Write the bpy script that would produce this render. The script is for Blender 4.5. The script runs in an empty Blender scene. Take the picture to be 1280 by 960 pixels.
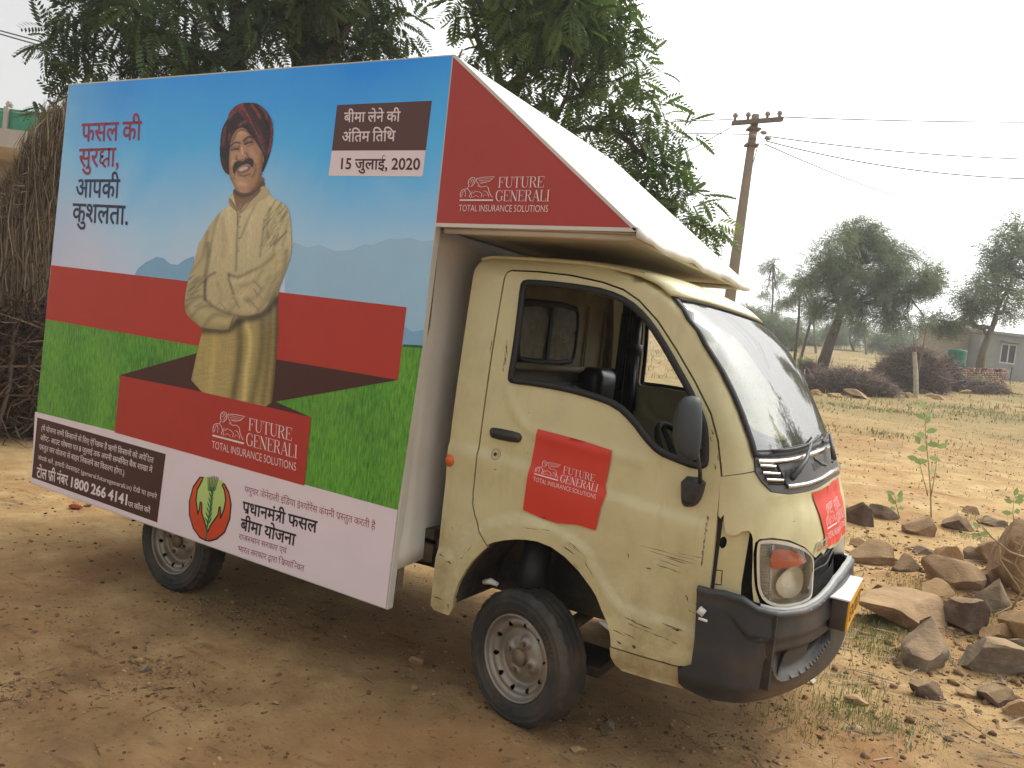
import bpy, bmesh, math, random, re
import numpy as np
from mathutils import Vector, Matrix, noise
from mathutils.geometry import delaunay_2d_cdt
sc = bpy.context.scene
COL = sc.collection
RNG = np.random.default_rng(7)
random.seed(7)

# ---------------------------------------------------------------- camera
CAM = np.array([1.3840, -2.7591, 1.4974]); YAW, PITCH, ROLL, FPX = -.5088, .0518, .1120, 1009.28
_cy, _sy, _cp, _sp, _cr, _sr = math.cos(YAW), math.sin(YAW), math.cos(PITCH), math.sin(PITCH), math.cos(ROLL), math.sin(ROLL)
FWD = np.array([_sy*_cp, _cy*_cp, -_sp]); _r = np.array([_cy, -_sy, 0.]); _u = np.cross(_r, FWD)
RGT = _r*_cr+_u*_sr; UPV = -_r*_sr+_u*_cr
cam = bpy.data.cameras.new('camera'); cam.sensor_width = 36; cam.lens = FPX/1280*36; cam.clip_start = .05; cam.clip_end = 3000
cam_o = bpy.data.objects.new('camera', cam); COL.objects.link(cam_o)
cam_o.matrix_world = Matrix(((RGT[0], UPV[0], -FWD[0], CAM[0]), (RGT[1], UPV[1], -FWD[1], CAM[1]), (RGT[2], UPV[2], -FWD[2], CAM[2]), (0, 0, 0, 1)))
sc.camera = cam_o

# ---------------------------------------------------------------- sky and sun (bright hazy overcast, sun behind the truck)
SUN_AZ, SUN_EL = math.radians(62), math.radians(48)      # azimuth from +X towards +Y
world = bpy.data.worlds.new('World'); sc.world = world; world.use_nodes = True
wn, wl = world.node_tree.nodes, world.node_tree.links
bg = wn['Background']; bg.inputs[1].default_value = .15
sky = wn.new('ShaderNodeTexSky'); sky.sky_type = 'NISHITA'; sky.sun_disc = False
sky.sun_elevation = SUN_EL; sky.sun_rotation = math.radians(90)-SUN_AZ; sky.dust_density = 4; sky.air_density = 1.4; sky.ozone_density = 1
hsv = wn.new('ShaderNodeHueSaturation'); hsv.inputs['Saturation'].default_value = .10
wl.new(sky.outputs[0], hsv.inputs['Color'])
tcw = wn.new('ShaderNodeTexCoord'); nz = wn.new('ShaderNodeTexNoise'); nz.inputs['Scale'].default_value = 1.6; nz.inputs['Detail'].default_value = 5
wl.new(tcw.outputs['Generated'], nz.inputs['Vector'])
rp = wn.new('ShaderNodeValToRGB'); rp.color_ramp.elements[0].position = .3; rp.color_ramp.elements[0].color = (5.2, 5.3, 5.35, 1); rp.color_ramp.elements[1].position = .75; rp.color_ramp.elements[1].color = (7.0, 6.95, 6.8, 1)
wl.new(nz.outputs['Fac'], rp.inputs[0])
mxw = wn.new('ShaderNodeMix'); mxw.data_type = 'RGBA'; mxw.inputs[0].default_value = .72
wl.new(hsv.outputs[0], mxw.inputs[6]); wl.new(rp.outputs[0], mxw.inputs[7]); 
# hazy overcast: brighter towards the veiled sun
vd = wn.new('ShaderNodeVectorMath'); vd.operation = 'DOT_PRODUCT'; wl.new(tcw.outputs['Generated'], vd.inputs[0]); vd.inputs[1].default_value = (math.cos(SUN_EL)*math.cos(SUN_AZ), math.cos(SUN_EL)*math.sin(SUN_AZ), math.sin(SUN_EL))
mr = wn.new('ShaderNodeMapRange'); mr.interpolation_type = 'SMOOTHSTEP'; mr.inputs[1].default_value = .25; mr.inputs[2].default_value = 1.; mr.inputs[3].default_value = .86; mr.inputs[4].default_value = 2.6; wl.new(vd.outputs['Value'], mr.inputs[0])
vm = wn.new('ShaderNodeVectorMath'); vm.operation = 'SCALE'; wl.new(mxw.outputs[2], vm.inputs[0]); wl.new(mr.outputs[0], vm.inputs[3]); wl.new(vm.outputs[0], bg.inputs[0])
sun = bpy.data.lights.new('sun', 'SUN'); sun.energy = 1.5; sun.angle = math.radians(22); sun.color = (1, .93, .82)
so = bpy.data.objects.new('sun', sun); COL.objects.link(so)
sd = Vector((math.cos(SUN_EL)*math.cos(SUN_AZ), math.cos(SUN_EL)*math.sin(SUN_AZ), math.sin(SUN_EL)))
so.rotation_euler = sd.to_track_quat('Z', 'Y').to_euler(); so.location = (0, 0, 30)
sc.view_settings.view_transform = 'Standard'; sc.view_settings.look = 'None'; sc.view_settings.gamma = 1; sc.view_settings.exposure = .12
sc.cycles.max_bounces = 8; sc.cycles.transparent_max_bounces = 16

# ---------------------------------------------------------------- helpers
def ray(px, py): return FWD+RGT*(px-640)/FPX-UPV*(py-480)/FPX
def on_y(px, py, y):
    d = ray(px, py); P = CAM+d*(y-CAM[1])/d[1]; return P
def at(px, py, D): return CAM+ray(px, py)*D          # D = depth in metres
def lin(c):
    c = np.array(c, float)/255; return tuple(np.where(c <= .04045, c/12.92, ((c+.055)/1.055)**2.4))+(1.,)
def mesh_obj(name, V, F, mat=None, parent=None, smooth=False):
    me = bpy.data.meshes.new(name); me.from_pydata([tuple(map(float, v)) for v in V], [], [tuple(map(int, f)) for f in F]); me.update()
    if smooth: me.polygons.foreach_set('use_smooth', [True]*len(me.polygons))
    o = bpy.data.objects.new(name, me); COL.objects.link(o)
    if mat: me.materials.append(mat)
    if parent: o.parent = parent
    return o
def np_mesh(name, V, F, mat=None, parent=None, smooth=False, tint=None):
    V = np.asarray(V, np.float32); F = np.asarray(F, np.int32); k = F.shape[1]
    me = bpy.data.meshes.new(name); me.vertices.add(len(V)); me.vertices.foreach_set('co', V.ravel())
    me.loops.add(F.size); me.loops.foreach_set('vertex_index', F.ravel())
    me.polygons.add(len(F)); me.polygons.foreach_set('loop_start', np.arange(0, F.size, k, dtype=np.int32))
    try: me.polygons.foreach_set('loop_total', np.full(len(F), k, np.int32))
    except Exception: pass
    if smooth: me.polygons.foreach_set('use_smooth', np.ones(len(F), bool))
    if tint is not None:
        a = me.color_attributes.new('tint', 'FLOAT_COLOR', 'POINT')
        c = np.ones((len(V), 4), np.float32); c[:, :tint.shape[1]] = tint; a.data.foreach_set('color', c.ravel())
    me.update(calc_edges=True)
    o = bpy.data.objects.new(name, me); COL.objects.link(o)
    if mat: me.materials.append(mat)
    if parent: o.parent = parent
    return o
def empty(name, loc=(0, 0, 0), rz=0, parent=None):
    o = bpy.data.objects.new(name, None); COL.objects.link(o); o.location = loc; o.rotation_euler = (0, 0, rz); o.empty_display_size = .1
    if parent: o.parent = parent
    return o
def tag(o, label=None, cat=None, group=None, kind=None):
    if label: o['label'] = label
    if cat: o['category'] = cat
    if group: o['group'] = group
    if kind: o['kind'] = kind
    return o
class MB:
    def __init__(s): s.V = []; s.F = []
    def add(s, V, F):
        n = len(s.V); s.V += [tuple(v) for v in V]; s.F += [tuple(i+n for i in f) for f in F]; return s
    def box(s, a, b, rot=None, piv=None):
        x0, y0, z0 = a; x1, y1, z1 = b
        V = [(x0, y0, z0), (x1, y0, z0), (x1, y1, z0), (x0, y1, z0), (x0, y0, z1), (x1, y0, z1), (x1, y1, z1), (x0, y1, z1)]
        if rot is not None: V = [tuple(rot@(Vector(v)-Vector(piv))+Vector(piv)) for v in V]
        return s.add(V, [(0, 3, 2, 1), (4, 5, 6, 7), (0, 1, 5, 4), (1, 2, 6, 5), (2, 3, 7, 6), (3, 0, 4, 7)])
    def tube(s, P, r, n=8, cap=True):
        P = [Vector(p) for p in P]; R = r if hasattr(r, '__len__') else [r]*len(P); V = []; F = []
        ref = Vector((0, 0, 1)); prev = None
        for i, p in enumerate(P):
            t = (P[min(i+1, len(P)-1)]-P[max(i-1, 0)]); t = t.normalized() if t.length > 1e-9 else Vector((0, 0, 1))
            a = prev if prev is not None else (Vector((1, 0, 0)) if abs(t.z) > .9 else ref)
            a = (a-t*a.dot(t)); a = a.normalized() if a.length > 1e-6 else t.orthogonal().normalized(); prev = a; b = t.cross(a)
            for k in range(n): V.append(p+(a*math.cos(2*math.pi*k/n)+b*math.sin(2*math.pi*k/n))*R[i])
        for i in range(len(P)-1):
            for k in range(n): F.append((i*n+k, i*n+(k+1) % n, (i+1)*n+(k+1) % n, (i+1)*n+k))
        if cap: F.append(tuple(range(n-1, -1, -1))); F.append(tuple((len(P)-1)*n+k for k in range(n)))
        return s.add(V, F)
    def build(s, name, mat, parent=None, smooth=False): return mesh_obj(name, s.V, s.F, mat, parent, smooth)
def bevel(o, w=.006, n=2):
    m = o.modifiers.new('bevel', 'BEVEL'); m.width = w; m.segments = n; m.limit_method = 'ANGLE'; m.angle_limit = .6
    for p in o.data.polygons: p.use_smooth = True
    return o
def lathe(prof, n, axis_y=True):
    """profile [(r, y)] turned round the Y axis"""
    V = []; F = []; m = len(prof)
    for k in range(n):
        a = 2*math.pi*k/n
        for r, y in prof: V.append((r*math.cos(a), y, r*math.sin(a)))
    for k in range(n):
        for j in range(m-1): F.append((k*m+j, ((k+1) % n)*m+j, ((k+1) % n)*m+j+1, k*m+j+1))
    return V, F
# --- value noise on numpy arrays
_perm = RNG.random((256, 256)).astype(np.float64)
def vn(x, y):
    xi = np.floor(x).astype(int); yi = np.floor(y).astype(int); fx = x-xi; fy = y-yi; fx = fx*fx*(3-2*fx); fy = fy*fy*(3-2*fy)
    a = _perm[xi & 255, yi & 255]; b = _perm[(xi+1) & 255, yi & 255]; c = _perm[xi & 255, (yi+1) & 255]; d = _perm[(xi+1) & 255, (yi+1) & 255]
    return (a*(1-fx)+b*fx)*(1-fy)+(c*(1-fx)+d*fx)*fy
def fbm(x, y, o=4):
    s = 0; a = .5
    for i in range(o): s = s+a*(vn(x+17*i, y+31*i)-.5); x = x*2.03; y = y*2.03; a *= .5
    return s
def sst(a, b, x): t = np.clip((x-a)/(b-a), 0, 1); return t*t*(3-2*t)
# --- polygons
def inside(P, poly):
    P = np.asarray(P, float); q = np.asarray(poly, float); r = np.zeros(len(P), bool); j = len(q)-1
    for i in range(len(q)):
        xi, yi = q[i]; xj, yj = q[j]
        if yi != yj: r ^= ((yi > P[:, 1]) != (yj > P[:, 1])) & (P[:, 0] < (xj-xi)*(P[:, 1]-yi)/(yj-yi)+xi)
        j = i
    return r
def pdist(P, poly, closed=False):
    P = np.asarray(P, float); q = np.asarray(poly, float); best = np.full(len(P), 1e9); n = len(q)
    for i in range(n if closed else n-1):
        a = q[i]; b = q[(i+1) % n]; ab = b-a; L = (ab@ab) or 1e-12; t = np.clip(((P-a)@ab)/L, 0, 1); best = np.minimum(best, np.hypot(*(P-a-t[:, None]*ab).T))
    return best
def smooth_poly(p, it=1, closed=True):
    p = [np.array(a, float) for a in p]
    for _ in range(it):
        q = []
        n = len(p)
        for i in range(n if closed else n-1):
            a, b = p[i], p[(i+1) % n]; q += [a*.75+b*.25, a*.25+b*.75]
        if not closed: q = [p[0]]+q+[p[-1]]
        p = q
    return [tuple(a) for a in p]
def dens(p, step, closed=True):
    out = []; n = len(p)
    for i in range(n if closed else n-1):
        a = np.array(p[i], float); b = np.array(p[(i+1) % n], float); k = max(1, int(math.ceil(np.hypot(*(b-a))/step)))
        out += [tuple(a+(b-a)*j/k) for j in range(k)]
    if not closed: out.append(tuple(p[-1]))
    return out
def tri2d(outer, holes=(), grid=.03, edge=None):
    edge = edge or grid; outer = dens(outer, edge); holes = [dens(h, edge) for h in holes]
    pts = list(outer); E = [(i, (i+1) % len(outer)) for i in range(len(outer))]; loops = [list(range(len(outer)))]
    for h in holes:
        b = len(pts); pts += h; E += [(b+i, b+(i+1) % len(h)) for i in range(len(h))]; loops.append(list(range(b, b+len(h))))
    a = np.array(outer); lo = a.min(0); hi = a.max(0)
    gx, gy = np.meshgrid(np.arange(lo[0]+grid*.5, hi[0], grid), np.arange(lo[1]+grid*.5, hi[1], grid)); G = np.c_[gx.ravel(), gy.ravel()]
    if len(G):
        ok = inside(G, outer) & (pdist(G, outer, True) > grid*.45)
        for h in holes: ok &= ~inside(G, h) & (pdist(G, h, True) > grid*.45)
        G = G[ok]; pts += [tuple(g) for g in G]
    r = delaunay_2d_cdt([Vector(p) for p in pts], E, [], 0, 1e-7)
    V = np.array([tuple(v) for v in r[0]]); F = [f for f in r[2]]
    cen = np.array([V[list(f)].mean(0) for f in F]); ok = inside(cen, outer)
    for h in holes: ok &= ~inside(cen, h)
    F = [f for f, k in zip(F, ok) if k]
    return V, F
def sheet(name, outer, holes, fmap, mat, parent=None, grid=.03, thick=.008, edge=None, flip=False, smooth=True):
    """panel cut from a curved surface: fmap(P2, off) -> 3-D points, off > 0 outwards; with folded edges"""
    V, F = tri2d(outer, holes, grid, edge)
    A = fmap(V, 0.)
    cnt = {}
    for f in F:
        for i in range(3):
            e = (f[i], f[(i+1) % 3]); cnt[tuple(sorted(e))] = cnt.get(tuple(sorted(e)), [])+[e]
    be = [v[0] for v in cnt.values() if len(v) == 1]
    F2 = [tuple(f) for f in F]; n = len(V); VV = [tuple(a) for a in A]
    if thick:
        B = fmap(V, -thick); bi = sorted({i for e in be for i in e}); m = {i: n+k for k, i in enumerate(bi)}; VV += [tuple(B[i]) for i in bi]
        F2 += [(b, a, m[a], m[b]) for a, b in be]
    # orient: make front faces look outwards (towards -y / +x side)
    o = mesh_obj(name, VV, F2, mat, parent, smooth)
    bm = bmesh.new(); bm.from_mesh(o.data)
    if thick:
        fs = set(); 
        for e in bm.edges:
            if len(e.link_faces) == 2 and e.calc_face_angle(0) > .9: e.smooth = False
    bmesh.ops.recalc_face_normals(bm, faces=bm.faces)
    if flip: bmesh.ops.reverse_faces(bm, faces=bm.faces)
    bm.to_mesh(o.data); bm.free()
    return o
def mirror_y(o, name=None, yc=.75, parent=None, mat=None):
    me = o.data.copy(); co = np.empty(len(me.vertices)*3, np.float32); me.vertices.foreach_get('co', co); co = co.reshape(-1, 3); co[:, 1] = 2*yc-co[:, 1]
    me.vertices.foreach_set('co', co.ravel()); me.flip_normals()
    c = bpy.data.objects.new(name or o.name.split('.')[0], me); COL.objects.link(c); c.parent = parent or o.parent
    if mat: me.materials.clear(); me.materials.append(mat)
    return c
# --- ribbons / polygons of flat print
def stroke_poly(pts, w, closed=False):
    """2-D stroke with width(s) -> verts, faces"""
    P = np.array(pts, float); n = len(P); W = np.array(w if hasattr(w, '__len__') else [w]*n, float)/2; V = []; F = []
    for i in range(n):
        a = P[(i-1) % n] if closed or i > 0 else P[i]; b = P[(i+1) % n] if closed or i < n-1 else P[i]
        t = b-a; t = t/(np.hypot(*t) or 1); nn = np.array([-t[1], t[0]]); V += [tuple(P[i]+nn*W[i]), tuple(P[i]-nn*W[i])]
    for i in range(n if closed else n-1): j = (i+1) % n; F.append((2*i, 2*i+1, 2*j+1, 2*j))
    return V, F
# ---------------------------------------------------------------- materials
class NT:
    def __init__(s, name):
        s.m = bpy.data.materials.new(name); s.m.use_nodes = True; s.n = s.m.node_tree.nodes; s.l = s.m.node_tree.links; s.b = s.n['Principled BSDF']; s._tc = None
    def tc(s, k='Object'):
        if s._tc is None: s._tc = s.n.new('ShaderNodeTexCoord')
        return s._tc.outputs[k]
    def noise(s, scale, detail=4, rough=.55, vec=None, stretch=None, dist=0):
        v = vec or s.tc()
        if stretch: mp = s.n.new('ShaderNodeMapping'); mp.inputs['Scale'].default_value = stretch; s.l.new(v, mp.inputs[0]); v = mp.outputs[0]
        x = s.n.new('ShaderNodeTexNoise'); x.inputs['Scale'].default_value = scale; x.inputs['Detail'].default_value = detail; x.inputs['Roughness'].default_value = rough; x.inputs['Distortion'].default_value = dist
        s.l.new(v, x.inputs['Vector']); return x.outputs['Fac']
    def ramp(s, f, stops):
        r = s.n.new('ShaderNodeValToRGB'); e = r.color_ramp.elements
        while len(e) < len(stops): e.new(.5)
        for i, (p, c) in enumerate(stops): e[i].position = p; e[i].color = c if hasattr(c, '__len__') else (c, c, c, 1)
        s.l.new(f, r.inputs[0]); return r.outputs[0]
    def mix(s, f, a, b, mode='MIX'):
        x = s.n.new('ShaderNodeMix'); x.data_type = 'RGBA'; x.blend_type = mode
        for i, v in ((0, f), (6, a), (7, b)):
            if hasattr(v, 'links') or hasattr(v, 'is_linked'): s.l.new(v, x.inputs[i])
            elif i == 0: x.inputs[0].default_value = v
            else: x.inputs[i].default_value = v
        return x.outputs[2]
    def math(s, op, a, b=0.):
        x = s.n.new('ShaderNodeMath'); x.operation = op
        for i, v in enumerate((a, b)):
            if hasattr(v, 'is_linked'): s.l.new(v, x.inputs[i])
            else: x.inputs[i].default_value = v
        return x.outputs[0]
    def bump(s, h, strength=.3, dist=.01, prev=None):
        b = s.n.new('ShaderNodeBump'); b.inputs['Strength'].default_value = strength; b.inputs['Distance'].default_value = dist
        s.l.new(h, b.inputs['Height'])
        if prev: s.l.new(prev, b.inputs['Normal'])
        s.l.new(b.outputs[0], s.b.inputs['Normal']); return b.outputs[0]
    def col(s, c):
        if hasattr(c, 'is_linked'): s.l.new(c, s.b.inputs['Base Color'])
        else: s.b.inputs['Base Color'].default_value = c
        return s
    def set(s, **k):
        for a, v in k.items():
            i = s.b.inputs[{'rough': 'Roughness', 'metal': 'Metallic', 'spec': 'Specular IOR Level', 'coat': 'Coat Weight', 'trans': 'Transmission Weight', 'ior': 'IOR', 'alpha': 'Alpha', 'coatr': 'Coat Roughness', 'sub': 'Subsurface Weight'}[a]]
            if hasattr(v, 'is_linked'): s.l.new(v, i)
            else: i.default_value = v
        return s
def simple(name, rgb, rough=.6, var=.15, scale=12, bump=.1, bdist=.003, metal=0, dust=0, spec=.5):
    m = NT(name); c = lin(rgb); d = tuple(v*(1-var) for v in c[:3])+(1,); e = tuple(min(1, v*(1+var)) for v in c[:3])+(1,)
    col = m.ramp(m.noise(scale, 5), [(.3, d), (.7, e)])
    if dust: col = m.mix(m.ramp(m.noise(scale*.35, 6, .65), [(.45, 0), (.75, dust)]), col, lin((150, 125, 92)))
    m.col(col).set(rough=rough, metal=metal, spec=spec)
    if bump: m.bump(m.noise(scale*6, 4), bump, bdist)
    return m.m
M = {}
def paint():
    m = NT('cream_paint'); base = m.ramp(m.noise(1.3, 3), [(.3, lin((196, 188, 142))), (.7, lin((209, 201, 157)))])
    dirt = m.ramp(m.noise(3.5, 8, .68), [(.47, 0), (.8, .42)]); c = m.mix(dirt, base, lin((150, 128, 88)))
    streak = m.ramp(m.noise(7, 6, .7, stretch=(1, 1, .18)), [(.53, 0), (.8, .42)]); c = m.mix(streak, c, lin((140, 122, 84)))
    chips = m.ramp(m.noise(26, 4, .6, stretch=(.35, 1, 1.3)), [(.715, 0), (.735, 1)]); c = m.mix(chips, c, lin((74, 52, 36)))
    sp = m.n.new('ShaderNodeSeparateXYZ'); m.l.new(m.tc(), sp.inputs[0])
    low = m.ramp(sp.outputs['Z'], [(.33, .85), (.95, 0)]); low = m.math('MULTIPLY', low, m.ramp(m.noise(9, 7, .7), [(.35, .12), (.65, 1)])); c = m.mix(low, c, lin((138, 112, 76)))
    m.col(c).set(rough=m.ramp(m.noise(5, 5), [(.3, .30), (.7, .5)]), coat=.25, coatr=.2)
    m.bump(m.noise(2.2, 3), .15, .02); return m.m
M['paint'] = paint()
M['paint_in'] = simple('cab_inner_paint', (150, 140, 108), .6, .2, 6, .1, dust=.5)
M['rubber'] = simple('black_rubber', (26, 26, 26), .6, .25, 20, .1)
M['black'] = simple('black_plastic', (33, 34, 36), .5, .2, 14, .15, dust=.25)
M['bumper'] = simple('bumper_plastic', (40, 43, 46), .5, .14, 5, .12, .002, dust=.35)
M['grey'] = simple('grille_plastic', (72, 70, 70), .38, .12, 9, .05)
M['mirror'] = simple('mirror_plastic', (50, 53, 56), .55, .1, 9, .08)
M['chrome'] = simple('chrome', (205, 205, 205), .18, .06, 30, .02, metal=1)
M['dark'] = simple('underbody', (38, 32, 27), .8, .3, 9, .3, .006, dust=.5)
M['void'] = simple('engine_dark', (18, 17, 16), .8, .4, 14, .4, .01, dust=.15)
M['steel'] = simple('wheel_steel', (146, 142, 134), .45, .22, 14, .2, .002, metal=.55, dust=1.)
M['hub'] = simple('hub_rust', (104, 94, 82), .6, .3, 30, .3, .003, metal=.3, dust=.8)
M['tyre'] = simple('tyre_rubber', (44, 43, 41), .72, .14, 12, .15, .002, dust=.30)
M['amber'] = simple('amber_plastic', (205, 100, 40), .25, .1, 10, .02)
M['seat'] = simple('black_vinyl', (30, 31, 34), .34, .2, 10, .1)
M['tarp'] = simple('white_tarp', (204, 202, 194), .55, .08, 2.2, .25, .015, dust=.28)
M['tarp_in'] = simple('tarp_underside', (196, 190, 176), .65, .08, 2, .15, .01, dust=.15)
M['plate_white'] = simple('plate_box_white', (215, 213, 210), .5, .06, 12, .03)
M['plate_yellow'] = simple('plate_yellow', (222, 160, 22), .45, .08, 12, .03)
M['number_ink'] = simple('number_black', (30, 26, 20), .6, .1, 12, 0)
M['red'] = simple('sticker_red', (204, 58, 42), .5, .06, 6, .06, .004)
M['flag_red'] = simple('awning_red', (166, 56, 50), .55, .06, 1.6, .10, .02)
M['white_ink'] = simple('white_print', (228, 214, 212), .6, .05, 9, 0)
M['wood'] = simple('old_wood', (112, 96, 78), .85, .25, 9, .5, .01)
def glass(name, rough=.04, tint=(.86, .93, .9, 1), ior=1.45, dirt=.12, sc_=5):
    m = NT(name); m.col(tint).set(rough=rough, trans=1, ior=ior)
    mx = m.n.new('ShaderNodeMixShader'); tr = m.n.new('ShaderNodeBsdfTransparent'); tr.inputs[0].default_value = tint
    gl = m.n.new('ShaderNodeBsdfGlossy'); gl.inputs['Roughness'].default_value = rough; fr = m.n.new('ShaderNodeFresnel'); fr.inputs[0].default_value = ior
    df = m.n.new('ShaderNodeBsdfDiffuse'); df.inputs[0].default_value = lin((170, 165, 150))
    m.l.new(fr.outputs[0], mx.inputs[0]); m.l.new(tr.outputs[0], mx.inputs[1]); m.l.new(gl.outputs[0], mx.inputs[2])
    m2 = m.n.new('ShaderNodeMixShader'); f = m.ramp(m.noise(sc_, 6, .6, dist=.5), [(.4, dirt*.5), (.8, dirt*1.7)]); m.l.new(f, m2.inputs[0]); m.l.new(mx.outputs[0], m2.inputs[1]); m.l.new(df.outputs[0], m2.inputs[2])
    m.l.new(m2.outputs[0], m.n['Material Output'].inputs[0]); return m.m
M['glass'] = glass('windscreen_glass', .03, (.34, .47, .44, 1), 3.3, .17, 1.6)  # pale film: smears, plus white sky reflection put into the colour
M['pane'] = glass('dusty_pane', .12, (.85, .9, .86, 1), 1.6, .62)
M['lens'] = glass('headlight_lens', .03, (.99, .98, .95, 1), 1.4, .05)
def ink(name, rgb): return simple(name, rgb, .55, .03, 5, 0)
def leafmat(name, a, b, c=None, trans=.35):
    m = NT(name); at_ = m.n.new('ShaderNodeVertexColor'); at_.layer_name = 'tint'
    sp = m.n.new('ShaderNodeSeparateColor'); m.l.new(at_.outputs[0], sp.inputs[0])
    col = m.ramp(sp.outputs[0], [(0., lin(a)), (.75, lin(b)), (1., lin(c or b))])
    m.col(col).set(rough=.55, spec=.3)
    t = m.n.new('ShaderNodeBsdfTranslucent'); m.l.new(col, t.inputs[0]); mx = m.n.new('ShaderNodeMixShader'); mx.inputs[0].default_value = trans
    m.l.new(m.b.outputs[0], mx.inputs[1]); m.l.new(t.outputs[0], mx.inputs[2]); m.l.new(mx.outputs[0], m.n['Material Output'].inputs[0]); return m.m
def bark(name, a, b):
    m = NT(name); n = m.noise(6, 6, .65, stretch=(3, 3, .6)); m.col(m.ramp(n, [(.3, lin(a)), (.7, lin(b))])).set(rough=.9); m.bump(n, .6, .03); return m.m
M['bark'] = bark('bark', (66, 54, 42), (112, 98, 80)); M['bark_pale'] = bark('pale_bark', (92, 82, 66), (136, 124, 104))
G = {
'door': [(-0.262,1.787),(-0.242,1.783),(-0.124,1.786),(0.018,1.78),(0.158,1.759),(0.248,1.741),(0.316,1.707),(0.398,1.634),(0.484,1.536),(0.567,1.431),(0.637,1.34),(0.671,1.25),(0.697,1.155),(0.704,1.123),(0.705,1.023),(0.71,0.896),(0.715,0.749),(0.713,0.631),(0.703,0.507),(0.69,0.452),(0.677,0.446),(0.635,0.434),(0.502,0.431),(0.378,0.432),(0.371,0.47),(0.354,0.515),(0.325,0.557),(0.298,0.601),(0.276,0.625),(0.217,0.676),(0.157,0.713),(0.098,0.736),(0.039,0.744),(-0.007,0.74),(-0.048,0.733),(-0.1,0.718),(-0.153,0.697),(-0.178,0.679),(-0.232,0.738),(-0.266,0.796),(-0.279,0.831),(-0.28,0.886),(-0.284,0.928),(-0.277,0.985),(-0.273,1.148),(-0.278,1.415),(-0.275,1.577),(-0.269,1.766)],
'win': [(-0.176,1.743),(-0.087,1.746),(0.076,1.739),(0.186,1.728),(0.277,1.698),(0.347,1.651),(0.418,1.578),(0.502,1.472),(0.567,1.386),(0.612,1.317),(0.633,1.264),(0.647,1.169),(0.644,1.143),(0.603,1.133),(0.541,1.145),(0.468,1.161),(0.414,1.201),(0.354,1.259),(0.285,1.305),(0.185,1.325),(0.074,1.337),(-0.044,1.341),(-0.162,1.339),(-0.174,1.347),(-0.177,1.363),(-0.174,1.481),(-0.177,1.608),(-0.182,1.722)],
'win_i': [(-0.15,1.721),(-0.047,1.722),(0.08,1.714),(0.181,1.703),(0.259,1.673),(0.33,1.62),(0.409,1.542),(0.482,1.455),(0.543,1.375),(0.586,1.313),(0.612,1.255),(0.621,1.206),(0.616,1.164),(0.582,1.163),(0.54,1.17),(0.487,1.179),(0.443,1.212),(0.383,1.266),(0.307,1.323),(0.198,1.347),(0.07,1.358),(-0.048,1.363),(-0.133,1.365),(-0.142,1.462),(-0.148,1.604)],
'rocker': [(0.376,0.43),(0.502,0.43),(0.633,0.433),(0.639,0.397),(0.646,0.368),(0.655,0.356),(0.572,0.352),(0.425,0.351),(0.397,0.367),(0.383,0.398)],
'flare_rear': [(-0.417,0.603),(-0.335,0.611)],
'flare_front': [(0.382,0.607),(0.41,0.587),(0.532,0.588),(0.637,0.573)],
'flare_arc': [(-0.332,0.611),(-0.301,0.668),(-0.233,0.74),(-0.176,0.782),(-0.117,0.806),(-0.059,0.821),(0.017,0.828),(0.087,0.819),(0.175,0.794),(0.262,0.753),(0.273,0.718),(0.33,0.654),(0.377,0.606)],
'crease': [(-0.305,1.049),(-0.116,1.029),(0.097,1.004),(0.297,0.981),(0.424,0.965),(0.545,0.955),(0.632,0.95)],
'shoulder': [(-0.17,1.3),(-0.123,1.211),(-0.055,1.159),(0.078,1.148),(0.301,1.13),(0.404,1.122)],
'handle': [(-0.23,1.145),(-0.214,1.154),(-0.103,1.151),(-0.084,1.142),(-0.084,1.12),(-0.101,1.108),(-0.211,1.109),(-0.227,1.119)],
'lamp': [(-0.405,1.016),(-0.381,1.01),(-0.377,0.978),(-0.395,0.961),(-0.415,0.968),(-0.423,1.0)],
'sticker': [(-0.018,1.177),(0.077,1.17),(0.188,1.16),(0.296,1.145),(0.292,1.085),(0.285,1.012),(0.295,0.984),(0.28,0.93),(0.268,0.841),(0.193,0.846),(0.104,0.834),(0.034,0.841),(-0.043,0.856),(-0.037,0.952),(-0.029,1.038)],
'mount': [(0.565,1.095),(0.647,1.102),(0.64,1.042),(0.625,1.008),(0.589,0.998),(0.576,1.006)],
'hood_sticker': [(0.453,1.084),(1.722,1.091),(1.527,0.864),(0.634,0.854)],
'ace': [(0.457,0.86),(0.45,0.891),(0.633,0.894)],
}
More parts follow.
